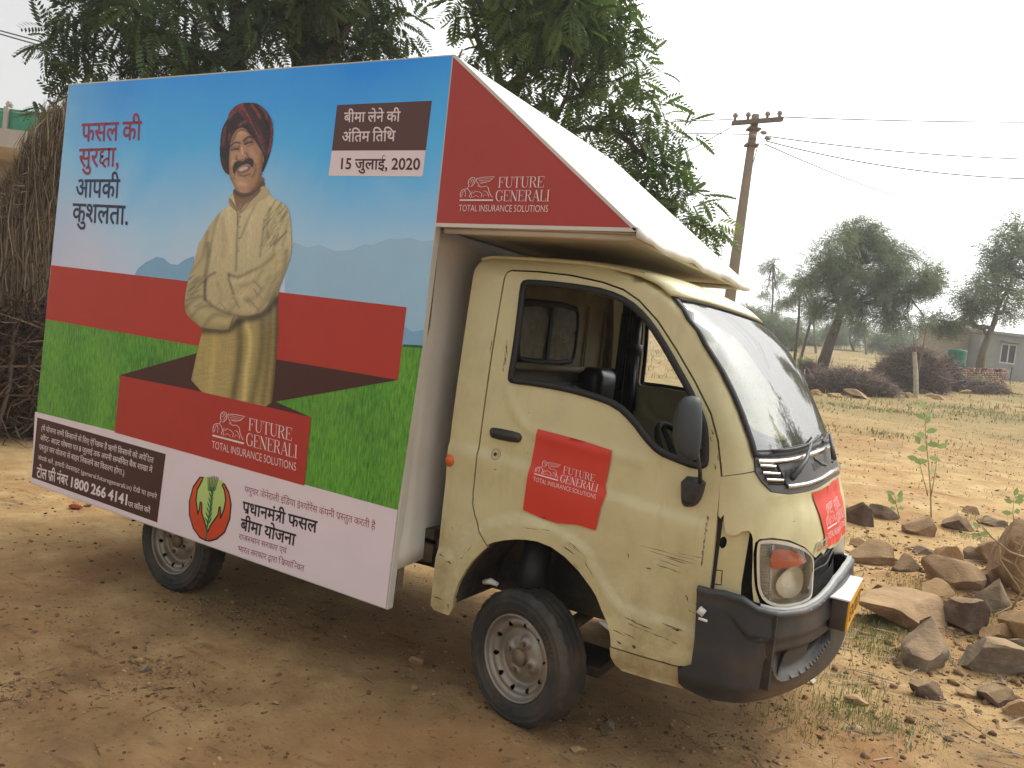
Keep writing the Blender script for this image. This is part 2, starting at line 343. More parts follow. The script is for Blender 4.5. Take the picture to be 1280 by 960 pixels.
# ================================================================ THE TRUCK (x forward, z up, near side at y = 0)
ZT = [0.15, .30, .42, .55, .66, .76, .93, 1.065, 1.146, 1.25, 1.30, 1.39, 1.48, 1.55, 1.61, 1.68, 1.735, 1.79, 1.84]
XC = [1.00, 1.03, 1.055, 1.06, 1.045, 1.03, 1.00, .965, .935, .890, .862, .810, .755, .705, .655, .575, .490, .34, .10]
AA = [.36, .36, .36, .36, .35, .34, .30, .27, .25, .22, .21, .19, .17, .155, .14, .13, .12, .10, .05]
NN = 2.4
def _x0(z): return np.interp(z, ZT, XC)-np.interp(z, ZT, AA)
def _tum(z):
    t = np.maximum(0, z-1.12)/.7; e = np.maximum(0, z-1.74)/.09; return .045*t**1.3+.05*e**2.2
def surf(u, z, off=0.):
    """the cab's outer skin: straight side up to x0(z), then a rounded nose"""
    u = np.asarray(u, float); z = np.asarray(z, float); off = np.asarray(off)+0*u; a0 = _x0(z); W = .75-_tum(z)
    al = np.clip((u-a0)/.8, 1e-4, math.pi-1e-4); A = np.interp(z, ZT, AA)+off; B = W+off; s = np.sin(al); co = np.cos(al)
    rr = (np.abs(s/A)**NN+np.abs(co/B)**NN)**(-1/NN)
    x = a0+rr*s; y = .75-rr*co
    side = u <= a0; x = np.where(side, u, x); y = np.where(side, .75-B, y)
    far = (u-a0)/.8 > math.pi; x = np.where(far, a0-(u-a0-.8*math.pi), x); y = np.where(far, .75+B, y)
    return np.c_[x, y, z]
def relief(P):
    """pressed lines of the side panels, metres outwards"""
    x, z = P[:, 0], P[:, 1]
    arc = np.array(G['flare_arc']); inner = (pdist(P, G['door_arch']) < .075) & (z < .85)
    zf = np.where(x < -.33, np.interp(x, [-.42, -.33], [.603, .611]), np.where(x > .377, np.interp(x, [.38, .41, .532, .64], [.60, .587, .588, .573]), np.interp(x, arc[:, 0], arc[:, 1])))
    d = pdist(P, list(arc)+[]); sgn = np.where(z < zf, 1, -1); line = np.where((x < -.33) | (x > .377), np.abs(z-zf), d)
    r = .014*sst(-.011, .011, sgn*line)*(1-.6*sst(.62, .68, x))
    zc = np.interp(x, *np.array(G['crease']).T); m = sst(.72, .60, x)
    r = r+.010*m*sst(zc+.022, zc-.012, z)*sst(zc-.16, zc-.02, z)*1.0
    sh = np.array(smooth_poly(G['shoulder'], 2, False)); ds = pdist(P, sh); r = r+.006*np.exp(-(ds/.020)**2)
    r = r+.0045*fbm(x*3.3+5, z*3.3, 3)*sst(.2, .6, 1.5-z)
    return r
def map_u(P, off): P = np.asarray(P); return surf(P[:, 0], P[:, 1], relief(P)+off)
def map_flat(P, off): P = np.asarray(P); return surf(P[:, 0], P[:, 1], np.zeros(len(P))+off)
def map_s(P, off, dfun=None):
    P = np.asarray(P); o = off+(dfun(P) if dfun else 0.); return surf(P[:, 0]+_x0(P[:, 1]), P[:, 1], o)
SC = .4*math.pi      # s of the centre line
def mir(pts): return [(2*SC-a, b) for a, b in reversed(pts)]

truck = tag(empty('advertising_truck'), 'cream mini truck carrying a tall insurance banner box with a red awning over its cab', 'truck')

# ---- side frame of the cab, near and far
G['door_arch'] = [(0.378, .432), (0.371, 0.47), (0.354, 0.515), (0.325, 0.557), (0.298, 0.601), (0.276, 0.625), (0.217, 0.676), (0.157, 0.713), (0.098, 0.736), (0.039, 0.744), (-0.007, 0.74), (-0.048, 0.733), (-0.1, 0.718), (-0.153, 0.697), (-.178, .679), (-0.203, 0.652), (-0.236, 0.612), (-0.267, 0.56), (-0.289, 0.511), (-0.3, 0.47), (-0.307, 0.44), (-.304, .402)]
arch_r = [(-0.413, .385), (-.395, .368), (-.321, .365), (-0.304, 0.402), (-0.307, 0.44), (-0.3, 0.47), (-0.289, 0.511), (-0.267, 0.56), (-0.236, 0.612), (-0.203, 0.652), (-0.1775, 0.680)]
rgap = [(-0.232, 0.738), (-0.262, 0.79), (-0.277, 0.831), (-0.281, 0.886), (-0.280, 0.928), (-0.277, 0.985), (-0.275, 1.148), (-0.275, 1.415), (-0.273, 1.577), (-0.269, 1.752), (-.262, 1.775), (-0.242, 1.784)]
tgap = [(-0.124, 1.786), (0.018, 1.78), (0.158, 1.761), (0.248, 1.738), (0.316, 1.702), (0.398, 1.634), (0.484, 1.536), (0.567, 1.431), (0.637, 1.33), (0.675, 1.24), (0.697, 1.155), (0.704, 1.123)]
fgap = [(0.708, 1.023), (0.712, 0.896), (0.715, 0.749), (0.713, 0.631), (0.703, 0.507), (0.69, 0.455), (0.677, 0.442), (0.635, 0.434), (0.502, 0.431)]
pil = [(0.811, 1.153), (0.801, 1.202), (0.786, 1.252), (0.744, 1.335), (0.697, 1.413), (0.648, 1.483), (0.583, 1.56), (0.511, 1.644), (0.439, 1.724)]
roofl = [(.386, 1.762), (.30, 1.79), (.20, 1.808), (.05, 1.823), (-.15, 1.828), (-.37, 1.828), (-.405, 1.815), (-.414, 1.78)]
side_poly = arch_r+rgap+tgap+pil+roofl
side = sheet('side_frame', side_poly, [], map_u, M['paint'], truck, .022, .02, .02)
side2 = mirror_y(side)
gapd = .007
def shrink(p, d):
    p = np.array(p); n = len(p); out = []; area = sum(p[i][0]*p[(i+1) % n][1]-p[(i+1) % n][0]*p[i][1] for i in range(n)); s = 1 if area > 0 else -1
    for i in range(n):
        a = p[i]-p[i-1]; b = p[(i+1) % n]-p[i]; a = a/np.hypot(*a); b = b/np.hypot(*b)
        nn = np.array([-(a[1]+b[1]), a[0]+b[0]]); nn = nn/(np.hypot(*nn) or 1); c = max(.5, nn@np.array([-a[1], a[0]])); out.append(tuple(p[i]+s*nn*d/c))
    return out
door_poly = shrink(rgap+tgap+fgap+G['door_arch'][:15], gapd)
win = smooth_poly(G['win'], 1)
door = sheet('front_door', door_poly, [win], map_u, M['paint'], truck, .016, .028, .016)
door2 = mirror_y(door)
# dark jamb behind the shut lines, window surround, rocker
jamb = sheet('door_jamb', [(-.33, .95), (-.31, 1.80), (.02, 1.81), (.27, 1.76), (.45, 1.62), (.62, 1.40), (.70, 1.22), (.716, 1.10), (.72, 1.02), (.722, .46), (.40, .40), (.40, .52), (.33, .62), (.2, .71), (.05, .76), (-.1, .735), (-.17, .70), (-.25, .77)], [shrink(door_poly, .03)], lambda P, o: map_flat(P, o-.018), M['rubber'], truck, .03, .004)
mirror_y(jamb)
def path_on(pts, off, f=map_u): return [tuple(v) for v in f(np.array(pts), off)]
def seal(name, pts, w, off, mat, parent, closed=True, f=map_flat, h=.006):
    P = dens(pts, .02, closed); V2, F2 = stroke_poly(P, w, closed); A = f(np.array(V2), off); B = f(np.array(V2), off-h-.006); n = len(V2); k = n//2
    F = list(F2); 
    for i in range(k if closed else k-1):
        j = (i+1) % k; F += [(2*i, 2*j, n+2*j, n+2*i), (2*i+1, n+2*i+1, n+2*j+1, 2*j+1)]
    o = mesh_obj(name, list(A)+list(B), F, mat, parent, True); return o
ws_ = seal('window_seal', shrink(win, .008), .024, .007, M['rubber'], door); mirror_y(ws_, parent=door2)
# far-side front quarter glass divider and near division bar are interior items (below)
rk = sheet('rocker_panel', G['rocker'], [], lambda P, o: map_flat(P, o+.004-.02*sst(.40, .36, np.asarray(P)[:, 1])), M['paint'], truck, .02, .02); mirror_y(rk)
# door details
def blob_on(name, poly, off, h, mat, parent, f=map_u, grid=.012):
    P = smooth_poly(poly, 1)
    return sheet(name, P, [], lambda Q, o: f(Q, off+h*sst(0, .012, pdist(Q, P, True))*(1 if o > -1e-9 else 0)+min(o, 0)), mat, parent, grid, .008, .008)
for dd in (door, door2):
    hs = blob_on('handle_recess', [(-.245, 1.165), (-.07, 1.165), (-.065, 1.10), (-.24, 1.095)], .0005, .0012, M['paint'], dd)
    h = blob_on('door_handle', G['handle'], .006, .014, M['black'], dd)
    c = MB(); cc = map_u(np.array([(-.190, 1.050)]), .004)[0]; c.tube([(cc[0], cc[1]+.01, cc[2]), (cc[0], cc[1]-.003, cc[2])], .013, 16); k = c.build('keyhole', M['chrome'], dd)
    k2 = MB().tube([(cc[0], cc[1], cc[2]), (cc[0], cc[1]-.0045, cc[2])], .007, 12).build('keyhole_slot', M['rubber'], dd)
    k3 = seal('key_ring', [(-.19+.02*math.cos(a), 1.05+.02*math.sin(a)) for a in np.linspace(0, 2*math.pi, 17)[:-1]], .0035, .001, M['paint_in'], dd, True, map_u, .001)
    if dd is door2:
        for o in (hs, h, k, k2, k3):
            m_ = mirror_y(o, parent=dd); nm = o.name; bpy.data.objects.remove(o); 
lampo = blob_on('side_indicator', G['lamp'], .002, .014, M['amber'], truck); lampo2 = mirror_y(lampo)
# paint scratches, chips and rust on the door and frame (thin, irregular)
def scratches(name, items, mat, parent, seed=1):
    r = random.Random(seed)
    for (x, z, L, ang, w) in items:
        V = []; F = []
        n = 7; pts = []; ws = []
        for i in range(n):
            t = i/(n-1); pts.append((x+L*t*math.cos(ang)+r.uniform(-.0025, .0025), z+L*t*math.sin(ang)+r.uniform(-.0015, .0015))); ws.append(w*(.15+r.random())*math.sin(math.pi*min(1, t*.9+.08)))
        v, f = stroke_poly(pts, ws); mesh_obj(name, map_u(np.array(v), .0007), f, mat, parent)
M['rust'] = simple('rusty_metal', (84, 58, 40), .9, .4, 40, .3)
M['scuff'] = simple('scuffed_primer', (128, 112, 84), .85, .2, 40, .1)
it = [(.44, .825, .22, -.04, .0022), (.48, .812, .17, -.05, .003), (.53, .803, .10, -.06, .0045), (.58, .83, .11, -.02, .002), (.42, .80, .004, 0, .001), (.40, .79, .03, -1.3, .004),
      (-.13, 1.62, .03, 0, .002), (.20, .70, .03, -.5, .004), (.05, .80, .04, .1, .003), (-.03, .79, .07, .08, .003), (.14, .76, .07, -.35, .004), (.16, .775, .08, -.4, .003), (.24, .72, .07, -.8, .003),
      (.42, .56, .05, -.2, .004), (.45, .55, .09, -.1, .004), (.56, .575, .08, -.12, .005), (.60, .565, .03, 0, .007), (.43, .50, .05, -.2, .003), (.40, .465, .025, -.2, .008), (.46, .462, .02, 0, .014), (.385, .50, .05, -.15, .004),
      (.645, .64, .04, -.3, .003), (.63, .69, .03, -1.2, .006), (.66, .67, .04, -.2, .004), (.17, .78, .06, -.5, .003), (.10, .72, .03, -.2, .003), (.67, .83, .02, -1.4, .004), (.685, .55, .03, -1.5, .005)]
scratches('paint_scratch', it, M['rust'], door, 4)
it2 = [(.645, 1.30-.03*i+.004*(i % 3), .018, -1.1, .006) for i in range(3)]+[(.672+.004*(i % 2), 1.23-.035*i, .022, -1.3, .005) for i in range(3)]+[(-.212+.004*(i % 2), 1.50-.022*i, .04, -1.45+.1*(i % 2), .009-.0012*i) for i in range(5)]
scratches('rust_patch', it2, M['rust'], door, 9)
scratches('scuff_mark', [(.50+.012*i, .79-.02*i, .10, -.1, .004) for i in range(2)]+[(.67, .98-.02*i, .02, -1.5, .008) for i in range(9)]+[(.43+.05*i, .54-.006*i, .05, -.1, .006) for i in range(4)], M['scuff'], door, 3)
scratches('paint_scratch', [(-.40, .60, .03, -.1, .006), (-.37, .585, .04, -.3, .006), (-.40, .50, .002, 0, .002), (-.405, .425, .05, -.1, .006), (-.33, .41, .02, -1.2, .01), (-.30, .60, .03, .7, .004), (-.27, .64, .04, .9, .004), (-.35, .58, .01, 0, .01), (-.283, 1.50, .06, -1.5, .003), (-.36, .72, .02, -.9, .005), (.77, 1.20, .002, 0, .001)], M['rust'], side, 5)

# ---- roof
nj, ni = 33, 41
fs = np.linspace(.054, 2*SC-.054, nj); F_ = surf(fs+_x0(np.full(nj, 1.726)), np.full(nj, 1.726), 0.)
rx = [p[0] for p in roofl[::-1]][1:]+[.439]; rz = [p[1] for p in roofl[::-1]][1:]+[1.724]
Vr = np.zeros((ni, nj, 3)); yl = np.interp(fs, [fs[0], fs[-1]], [0, 1])
for i in range(ni):
    t = i/(ni-1)
    tx = -.405+(.439+.405)*t; ze = float(np.interp(tx, rx, rz)); ey = .001+float(_tum(ze)); cr = .042*(1-t**3)
    for j in range(nj):
        q = (F_[j, 1]-F_[0, 1])/(F_[-1, 1]-F_[0, 1]); y = ey+(1.5-2*ey)*q; x = -.405+(F_[j, 0]+.405)*t
        k = 2*q-1; Vr[i, j] = (x, y, ze+cr*(1-abs(k)**3)+(.0 if i < ni-1 else 0))
idx = lambda i, j: i*nj+j
roof = mesh_obj('cab_roof', Vr.reshape(-1, 3), [(idx(i, j), idx(i, j+1), idx(i+1, j+1), idx(i+1, j)) for i in range(ni-1) for j in range(nj-1)], M['paint'], truck, True)
sol = roof.modifiers.new('thickness', 'SOLIDIFY'); sol.thickness = .012; sol.offset = -1
# ---- windscreen
wl_ = [(0.058, 1.722), (0.032, 1.644), (0.041, 1.56), (0.067, 1.483), (0.088, 1.413), (0.106, 1.335), (0.119, 1.252), (0.130, 1.206)]
wsp = wl_+[(.187, 1.207), (.269, 1.211), (.40, 1.218), (.545, 1.222), (.9, 1.226), (SC, 1.227)]
wsp = wsp+mir(wl_+[(.187, 1.207), (.269, 1.211), (.40, 1.218), (.545, 1.222), (.9, 1.226)])
wsp = wsp+[(2*SC-.16, 1.727), (SC, 1.727), (.16, 1.727)]
wsc = sheet('windscreen', shrink(wsp, -.0), [], lambda P, o: map_s(P, o-.003), M['glass'], truck, .035, 0, .035)
seal('windscreen_seal', wsp, .020, .006, M['rubber'], wsc, True, map_s, .006)
# ---- bonnet with the torn fender edge, headlight cut-outs and grille cut-out
hb = [(0.004, 1.118), (0.060, 1.132), (0.118, 1.146), (0.128, 1.148), (0.152, 1.115), (0.188, 1.085), (0.27, 1.076), (0.429, 1.078), (0.803, 1.086), (SC, 1.09)]
lo = [(0.008, 0.987), (0.017, 0.978), (0.028, 0.994), (0.033, 0.959), (0.04, 0.933), (0.06, 0.928), (.078, .931), (0.096, 0.946), (0.119, 0.951), (.13, .94), (0.136, 0.925), (0.144, 0.885), (0.150, 0.853), (.158, .80), (0.176, 0.712), (0.200, 0.706), (.18, .75), (.165, .799), (0.148, 0.872), (0.147, 0.912), (.16, .926), (0.21, 0.931), (0.284, 0.921), (0.38, 0.894), (0.463, 0.857), (0.493, 0.845), (0.56, 0.858), (.60, .845), (.66, .862), (0.745, 0.853), (.9, .85), (SC, .852)]
half = hb+lo[::-1]
full = hb+mir(hb)[1:]+mir(lo)[::-1][::-1]
hood_poly = hb+mir(hb)[1:]+[(2*SC-a, b) for a, b in lo]+lo[::-1][1:]
def hood_d(P):
    P = np.asarray(P); s = SC-np.abs(P[:, 0]-SC); z = P[:, 1]
    r = -.010*sst(1.098, 1.075, z)*sst(.2, .3, s)*0; r = r+.006*np.exp(-((z-(1.075-.2*np.maximum(0, s-.3)*.0))/.012)**2)*sst(.16, .2, s)
    e = .010*sst(.30, .36, s)*sst(1.06, .98, z); return r+e+.003*fbm(s*5, z*5, 3)
hood = sheet('front_panel', hood_poly, [], lambda P, o: map_s(P, o, hood_d), M['paint'], truck, .022, .012, .018)
inn = sheet('inner_fender', [(-.05, 1.03), (.118, 1.03), (.128, .69), (-.04, .69)], [[(.033+.014*math.cos(a), .894+.021*math.sin(a)) for a in np.linspace(0, 2*math.pi, 17)[:-1]]],
            lambda P, o: map_s(P, o-.020-.0*sst(.05, .02, np.asarray(P)[:, 0])*0), M['paint'], truck, .02, .004, .012)
inn2 = sheet('fender_cavity', [(-.02, 1.05), (.2, 1.05), (.2, .66), (-.02, .66)], [], lambda P, o: map_s(P, o-.06), M['void'], truck, .05, 0); mirror_y(inn); mirror_y(inn2)
sq = seal('weld_tab', [(.012, .795), (.050, .797), (.055, .748), (.016, .745)], .004, -.019, M['rust'], inn, True, map_s, .002)
# dark engine bay seen through the broken centre opening
cav = sheet('radiator_bay', [(.42, .90), (2*SC-.42, .90), (2*SC-.42, .68), (.42, .68)], [], lambda P, o: map_s(P, o-.07), M['void'], truck, .05, 0)
for i in range(4):
    b_ = MB(); P = map_s(np.array([(s, .86-.035*i+.006*math.sin(7*s+i)) for s in np.linspace(.45, 2*SC-.45, 24)]), -.05); b_.tube(P, .006, 6).build('broken_grille_bar', M['rubber'], truck, True)
# ---- headlights
M['bezel'] = simple('pale_clear_plastic', (196, 190, 172), .25, .08, 12, .05)
HL = [(0.158, 0.885), (0.157, 0.913), (.165, .921), (0.21, 0.924), (0.284, 0.914), (0.38, 0.890), (0.455, 0.862), (.485, .838), (0.492, 0.80), (0.490, 0.730), (.478, .706), (0.440, 0.697), (0.325, 0.690), (0.255, 0.698), (0.212, 0.716), (.19, .75), (0.173, 0.81)]
HLs = smooth_poly(HL, 1)
M['reflector'] = simple('headlight_reflector', (226, 220, 200), .3, .10, 14, .1, .004, dust=.1)
def dome(P, k=.02): return k*sst(0, .06, pdist(P, HLs, True))
for side_ in (0, 1):
    hl = sheet('headlight', HLs, [smooth_poly(shrink(HL, .010), 1)], lambda P, o: map_s(P, o+.006), M['bezel'], truck, .02, .05, .015)
    back = sheet('reflector', HLs, [], lambda P, o: map_s(P, o-.045), M['reflector'], hl, .02, .0, .02)
    am = sheet('turn_signal', smooth_poly([(0.222, 0.895), (0.288, 0.889), (0.385, 0.862), (0.425, 0.840), (.40, .832), (0.345, 0.829), (0.282, 0.827), (0.225, 0.823), (.215, .86)], 1), [], lambda P, o: map_s(P, o-.004+.010*sst(0, .02, pdist(P, [(.22, .86), (.42, .845)]))), M['amber'], hl, .015, .02, .012)
    ridge = MB()
    for i in range(20):
        z = .908-i*.0095; s0 = .168+(i*.0022 if i > 4 else 0); P = map_s(np.array([(s, z) for s in np.linspace(s0, s0+.034, 4)]), -.001); ridge.tube(P, .0022, 5)
    ridge.build('lens_rib', M['bezel'], hl, True)
    dv = sheet('lens_divider', [(.214, .905), (.222, .905), (.246, .71), (.236, .708)], [], lambda P, o: map_s(P, o-.006), M['plate_white'], hl, .02, .02, .02)
    # bulb bowl: a polished dish
    cx_, cz_ = .345, .765; bw = []; bf = []
    for ri, r in enumerate((.004, .02, .035, .05, .062)):
        for k in range(20):
            a = 2*math.pi*k/20; bw.append((cx_+r*1.35*math.cos(a), cz_+r*.86*math.sin(a)))
    depth = np.repeat([-.055, -.052, -.044, -.032, -.014], 20); bwA = surf(np.array(bw)[:, 0]+_x0(np.array(bw)[:, 1]), np.array(bw)[:, 1], depth)
    for ri in range(4):
        for k in range(20): bf.append((ri*20+k, ri*20+(k+1) % 20, (ri+1)*20+(k+1) % 20, (ri+1)*20+k))
    bowl = mesh_obj('lamp_bowl', bwA, bf+[tuple(range(20))], M['reflector'], hl, True)
    glass_ = sheet('lens', HLs, [], lambda P, o: map_s(P, o+.004+dome(P, .014)), M['lens'], hl, .02, 0, .015)
    if side_:
        for o in [hl]+list(hl.children):
            m_ = o.data.copy(); co = np.empty(len(m_.vertices)*3, np.float32); m_.vertices.foreach_get('co', co); co = co.reshape(-1, 3); co[:, 1] = 1.5-co[:, 1]; m_.vertices.foreach_set('co', co.ravel()); m_.flip_normals(); o.data = m_
# ---- grille band
gtop = [(0.130, 1.198), (0.186, 1.200), (0.269, 1.204), (0.396, 1.211), (0.545, 1.215), (.9, 1.219), (SC, 1.22)]
gbot = [(0.132, 1.150), (0.156, 1.117), (0.192, 1.088), (0.27, 1.078), (0.429, 1.080), (0.803, 1.088), (SC, 1.092)]
gp = gtop+mir(gtop)[1:]+[(2*SC-a, b) for a, b in gbot]+gbot[::-1][1:]
def gr_d(P):
    P = np.asarray(P); s = SC-np.abs(P[:, 0]-SC); return .006-.012*sst(.235, .215, s)*sst(.0, .008, np.minimum(P[:, 1]-1.10, 1.19-P[:, 1]))*0
grille = sheet('grille', gp, [], lambda P, o: map_s(P, o, gr_d), M['grey'], truck, .02, .02, .02)
def strip(name, pts, w, off, mat, parent): return seal(name, pts, w, off, mat, parent, False, map_s, .004)
ztop = lambda s: np.interp(SC-np.abs(s-SC), [.13, .27, .40, .55, .9, SC], [1.186, 1.190, 1.197, 1.202, 1.206, 1.207])
ss_ = np.linspace(.145, 2*SC-.145, 50); strip('chrome_strip', [(s, float(ztop(s))) for s in ss_], .014, .014, M['chrome'], grille)
zlo = lambda s: np.interp(SC-np.abs(s-SC), [.26, .43, .80, SC], [1.104, 1.106, 1.114, 1.118])
ss_ = np.linspace(.27, 2*SC-.27, 50); strip('chrome_strip', [(s, float(zlo(s))) for s in ss_], .013, .016, M['chrome'], grille)
for sgn in (0, 1):
    for k, (s0, s1, z) in enumerate([(0.150, 0.212, 1.172), (0.160, 0.230, 1.148), (0.174, 0.246, 1.126)]):
        pts = [(s0, z+.002), (s1, z)]; pts = pts if not sgn else [(2*SC-a, b) for a, b in pts]; strip('grille_slat', pts, .008, .016, M['chrome'], grille)
        pts = [(s0+.006, z-.011), (s1, z-.012)]; pts = pts if not sgn else [(2*SC-a, b) for a, b in pts]; strip('grille_slot', pts, .010, .0085, M['rubber'], grille)
    pts = [(.222, 1.178), (.262, 1.108)]; pts = pts if not sgn else [(2*SC-a, b) for a, b in pts]; strip('grille_rib', pts, .008, .012, M['mirror'], grille)
    pts = [(.60, 1.185), (.80, 1.160), (1.0, 1.15)]; pts = pts if not sgn else [(2*SC-a, b) for a, b in pts]; strip('grille_rib', pts, .008, .011, M['mirror'], grille)
scut = sheet('scuttle', gtop[:0]+[(0.135, 1.197), (0.40, 1.209), (.9, 1.216), (SC, 1.217), (2*SC-.9, 1.216), (2*SC-.40, 1.209), (2*SC-.135, 1.197), (2*SC-.135, 1.222), (2*SC-.40, 1.238), (SC, 1.243), (.40, 1.238), (.135, 1.222)], [], lambda P, o: map_s(P, o+.003), M['rubber'], truck, .02, .006, .02)
# wipers
def wiper(s0, z0, s1, z1, sb0, zb0, sb1, zb1):
    w = MB(); A = map_s(np.array([(s0, z0), (s0+(s1-s0)*.5, (z0+z1)/2), (s1, z1)]), .03); w.tube(A, [.011, .008, .005], 6)
    o = w.build('wiper_arm', M['mirror'], truck, True); b = MB(); B = map_s(np.array([(sb0+(sb1-sb0)*t, zb0+(zb1-zb0)*t) for t in np.linspace(0, 1, 12)]), .014); b.tube(B, .005, 5); b.build('wiper_blade', M['rubber'], o, True)
wiper(.285, 1.135, .52, 1.246, .20, 1.223, .98, 1.262); wiper(1.30, 1.17, 1.60, 1.26, 1.15, 1.235, 1.95, 1.262)
# ---- bumper
M['lip'] = simple('worn_grey_lip', (142, 142, 138), .5, .12, 12, .1)
bt_ = [(-.022, .736), (.031, .735), (.073, .739), (.141, .733), (.19, .706), (.279, .689), (.406, .690), (.5, .700), (.60, .716), (.8, .742), (SC, .750)]
bb_ = [(-.014, .46), (-.055, .435), (-.045, .378), (-.019, .362), (.065, .348), (.203, .350), (.46, .382), (.73, .396), (SC, .40)]
bp_ = bt_+mir(bt_)[1:]+[(2*SC-a, b) for a, b in bb_]+bb_[::-1][1:]
fog = smooth_poly([(0.235, 0.548), (0.291, 0.558), (0.381, 0.562), (0.512, 0.566), (0.613, 0.575), (.70, .58), (.70, .53), (0.625, 0.520), (0.495, 0.470), (0.393, 0.452), (0.316, 0.445), (0.288, 0.462), (0.27, 0.50)], 1)
def bu_d(P):
    P = np.asarray(P); s = SC-np.abs(P[:, 0]-SC); z = P[:, 1]; Q = np.c_[s, z]
    tp = np.interp(s, [a for a, b in bt_], [b for a, b in bt_])
    r = .020+.006*np.exp(-((tp-z-.012)/.012)**2)-.006*sst(.012, 0, tp-z)
    zl = np.interp(s, [.10, .16, .25, .5, .8, SC], [.66, .60, .585, .60, .64, .66])          # bulged upper band
    r = r+.013*sst(zl-.010, zl+.010, z)*sst(.06, .16, s)
    m = inside(Q, fog); d = pdist(Q, fog, True); r = r-np.where(m, .026*sst(0, .03, d), 0)+np.where(~m, .008*np.exp(-(d/.012)**2), 0)*sst(.56, .52, z)
    r = r-.03*sst(.42, .35, z)
    return r
bump_ = sheet('front_bumper', bp_, [], lambda P, o: map_s(P, o, bu_d), M['bumper'], truck, .0075, .012, .012)
def strip_b(name, pts, w, mat, up=.002): return seal(name, pts, w, up, mat, bump_, False, lambda P, o: map_s(P, o, bu_d), .004)
def sm(pts, flip): return [(2*SC-a, b) for a, b in pts] if flip else pts
for k in (0, 1):
    strip_b('recess_rib', sm([(.325, .545), (.318, .50), (.305, .468)], k), .012, M['mirror'], .012)
    for i in range(9): strip_b('air_slot', sm([(.50+.021*i, .545+.001*i), (.494+.021*i, .530), (.488+.021*i, .512+.003*i)], k), .005, M['rubber'])
    sheet('bumper_crack', smooth_poly(sm([(.175, .594), (.20, .600), (.225, .604), (.25, .598), (.268, .594), (.23, .590), (.20, .589)], k), 1), [], lambda P, o: map_s(P, o+.036), M['rubber'], bump_, .02, 0, .01)
    # whitish rim along the bonnet opening
    seal('bumper_lip', sm([(a, b-.004) for a, b in [(.20, .708), (.25, .698), (.31, .692), (.41, .694), (.5, .704), (.60, .720), (.8, .746), (SC, .754)]], k), .011, .027, M['lip'], bump_, False, map_s, .012)
tow = map_s(np.array([(.002, .655)]), .035)[0]
bm_ = MB(); bm_.box((tow[0]-.012, tow[1]-.004, tow[2]-.010), (tow[0]+.012, tow[1]+.01, tow[2]+.014), Matrix.Rotation(.5, 3, 'Y'), tuple(tow)); bm_.tube([(tow[0]-.004, tow[1]-.004, tow[2]-.022), (tow[0]+.026, tow[1]-.004, tow[2]-.024)], .005, 6); bm_.build('broken_clip', M['plate_white'], bump_, True)
sheet('bumper_back', [(0, .72), (2*SC, .72), (2*SC, .42), (0, .42)], [], lambda P, o: map_s(P, o-.05), M['void'], truck, .06, 0)
# ---- number plate: a white box with a yellow face turned forward
npl = MB(); npl.box((1.055, .40, .585), (1.112, .80, .697)); pb = bevel(npl.build('plate_holder', M['black'], truck), .004)
npl = MB(); npl.box((1.045, .385, .7005), (1.119, .80, .706)); npl.build('plate_cover', M['plate_white'], truck)
npl = MB(); npl.box((1.112, .405, .588), (1.118, .795, .697)); pf = npl.build('number_plate', M['plate_yellow'], truck)
# ---- wing mirror
mp_ = smooth_poly([(0.562, 1.402), (0.601, 1.398), (0.628, 1.349), (0.648, 1.271), (0.650, 1.215), (0.641, 1.163), (0.60, 1.160), (0.553, 1.196), (0.54, 1.242), (0.532, 1.309), (0.54, 1.378)], 2)
cen = np.mean(np.array(mp_), 0); V = []; F = []; n = len(mp_); rings = [(0, -.175), (.55, -.172), (.82, -.160), (.95, -.142), (1., -.118), (1., -.095), (.93, -.088), (.5, -.10), (0, -.10)]
for k, y in rings:
    for p in mp_: q = cen+(np.array(p)-cen)*k; V.append((q[0], y, q[1]))
for i in range(len(rings)-1):
    for j in range(n): F.append((i*n+j, i*n+(j+1) % n, (i+1)*n+(j+1) % n, (i+1)*n+j))
R_ = Matrix.Rotation(math.radians(-52), 3, 'Z'); pv = Vector((.60, -.13, 1.28))
V = [tuple(R_@((Vector(v)-pv)*.88)+pv) for v in V]
mirr = mesh_obj('wing_mirror', V, F, M['mirror'], truck, True)
mb = MB(); mb.tube([(.635, -.02, 1.09), (.640, -.055, 1.13), (.630, -.085, 1.20)], [.008, .007, .007], 8); mb.tube([(.60, -.04, 1.30), (.56, -.02, 1.27)], .007, 6); mb.build('mirror_arm', M['black'], mirr, True)
mnt = blob_on('mirror_mount', [(0.560, 1.10), (0.652, 1.106), (0.645, 1.042), (0.628, 1.004), (0.589, 0.992), (0.572, 1.006)], .006, .028, M['black'], mirr)
mirr2 = mirror_y(mirr, parent=truck)
for o in list(mirr.children): mirror_y(o, parent=mirr2)
# ---- wheel arch lining, floor, engine tunnel, front bay
def arch_lin(y0, y1):
    V = []; F = []; A = [(a, b) for a, b in G['door_arch']]; A = [(x*1.03+.004, z+.012) for x, z in A]
    for x, z in A: V += [(x, y0, z), (x, y1, z)]
    for i in range(len(A)-1): F.append((2*i, 2*i+1, 2*i+3, 2*i+2))
    n = len(V); V += [(x, y1, z) for x, z in A]; F.append(tuple(range(n, n+len(A)))); return V, F
V, F = arch_lin(.02, .36); wa = mesh_obj('wheel_arch', V, F, M['dark'], truck); mirror_y(wa)
fl = MB()
fl.box((-.41, .345, .40), (.60, 1.155, .78)); fl.box((-.41, .03, .79), (.62, 1.47, .83)); fl.box((.42, .03, .40), (.66, 1.47, .55)); fl.box((.5, .06, .42), (.93, 1.44, .68)); fl.box((-.41, .03, .40), (-.36, 1.47, .80))
fl.build('cab_floor', M['dark'], truck)
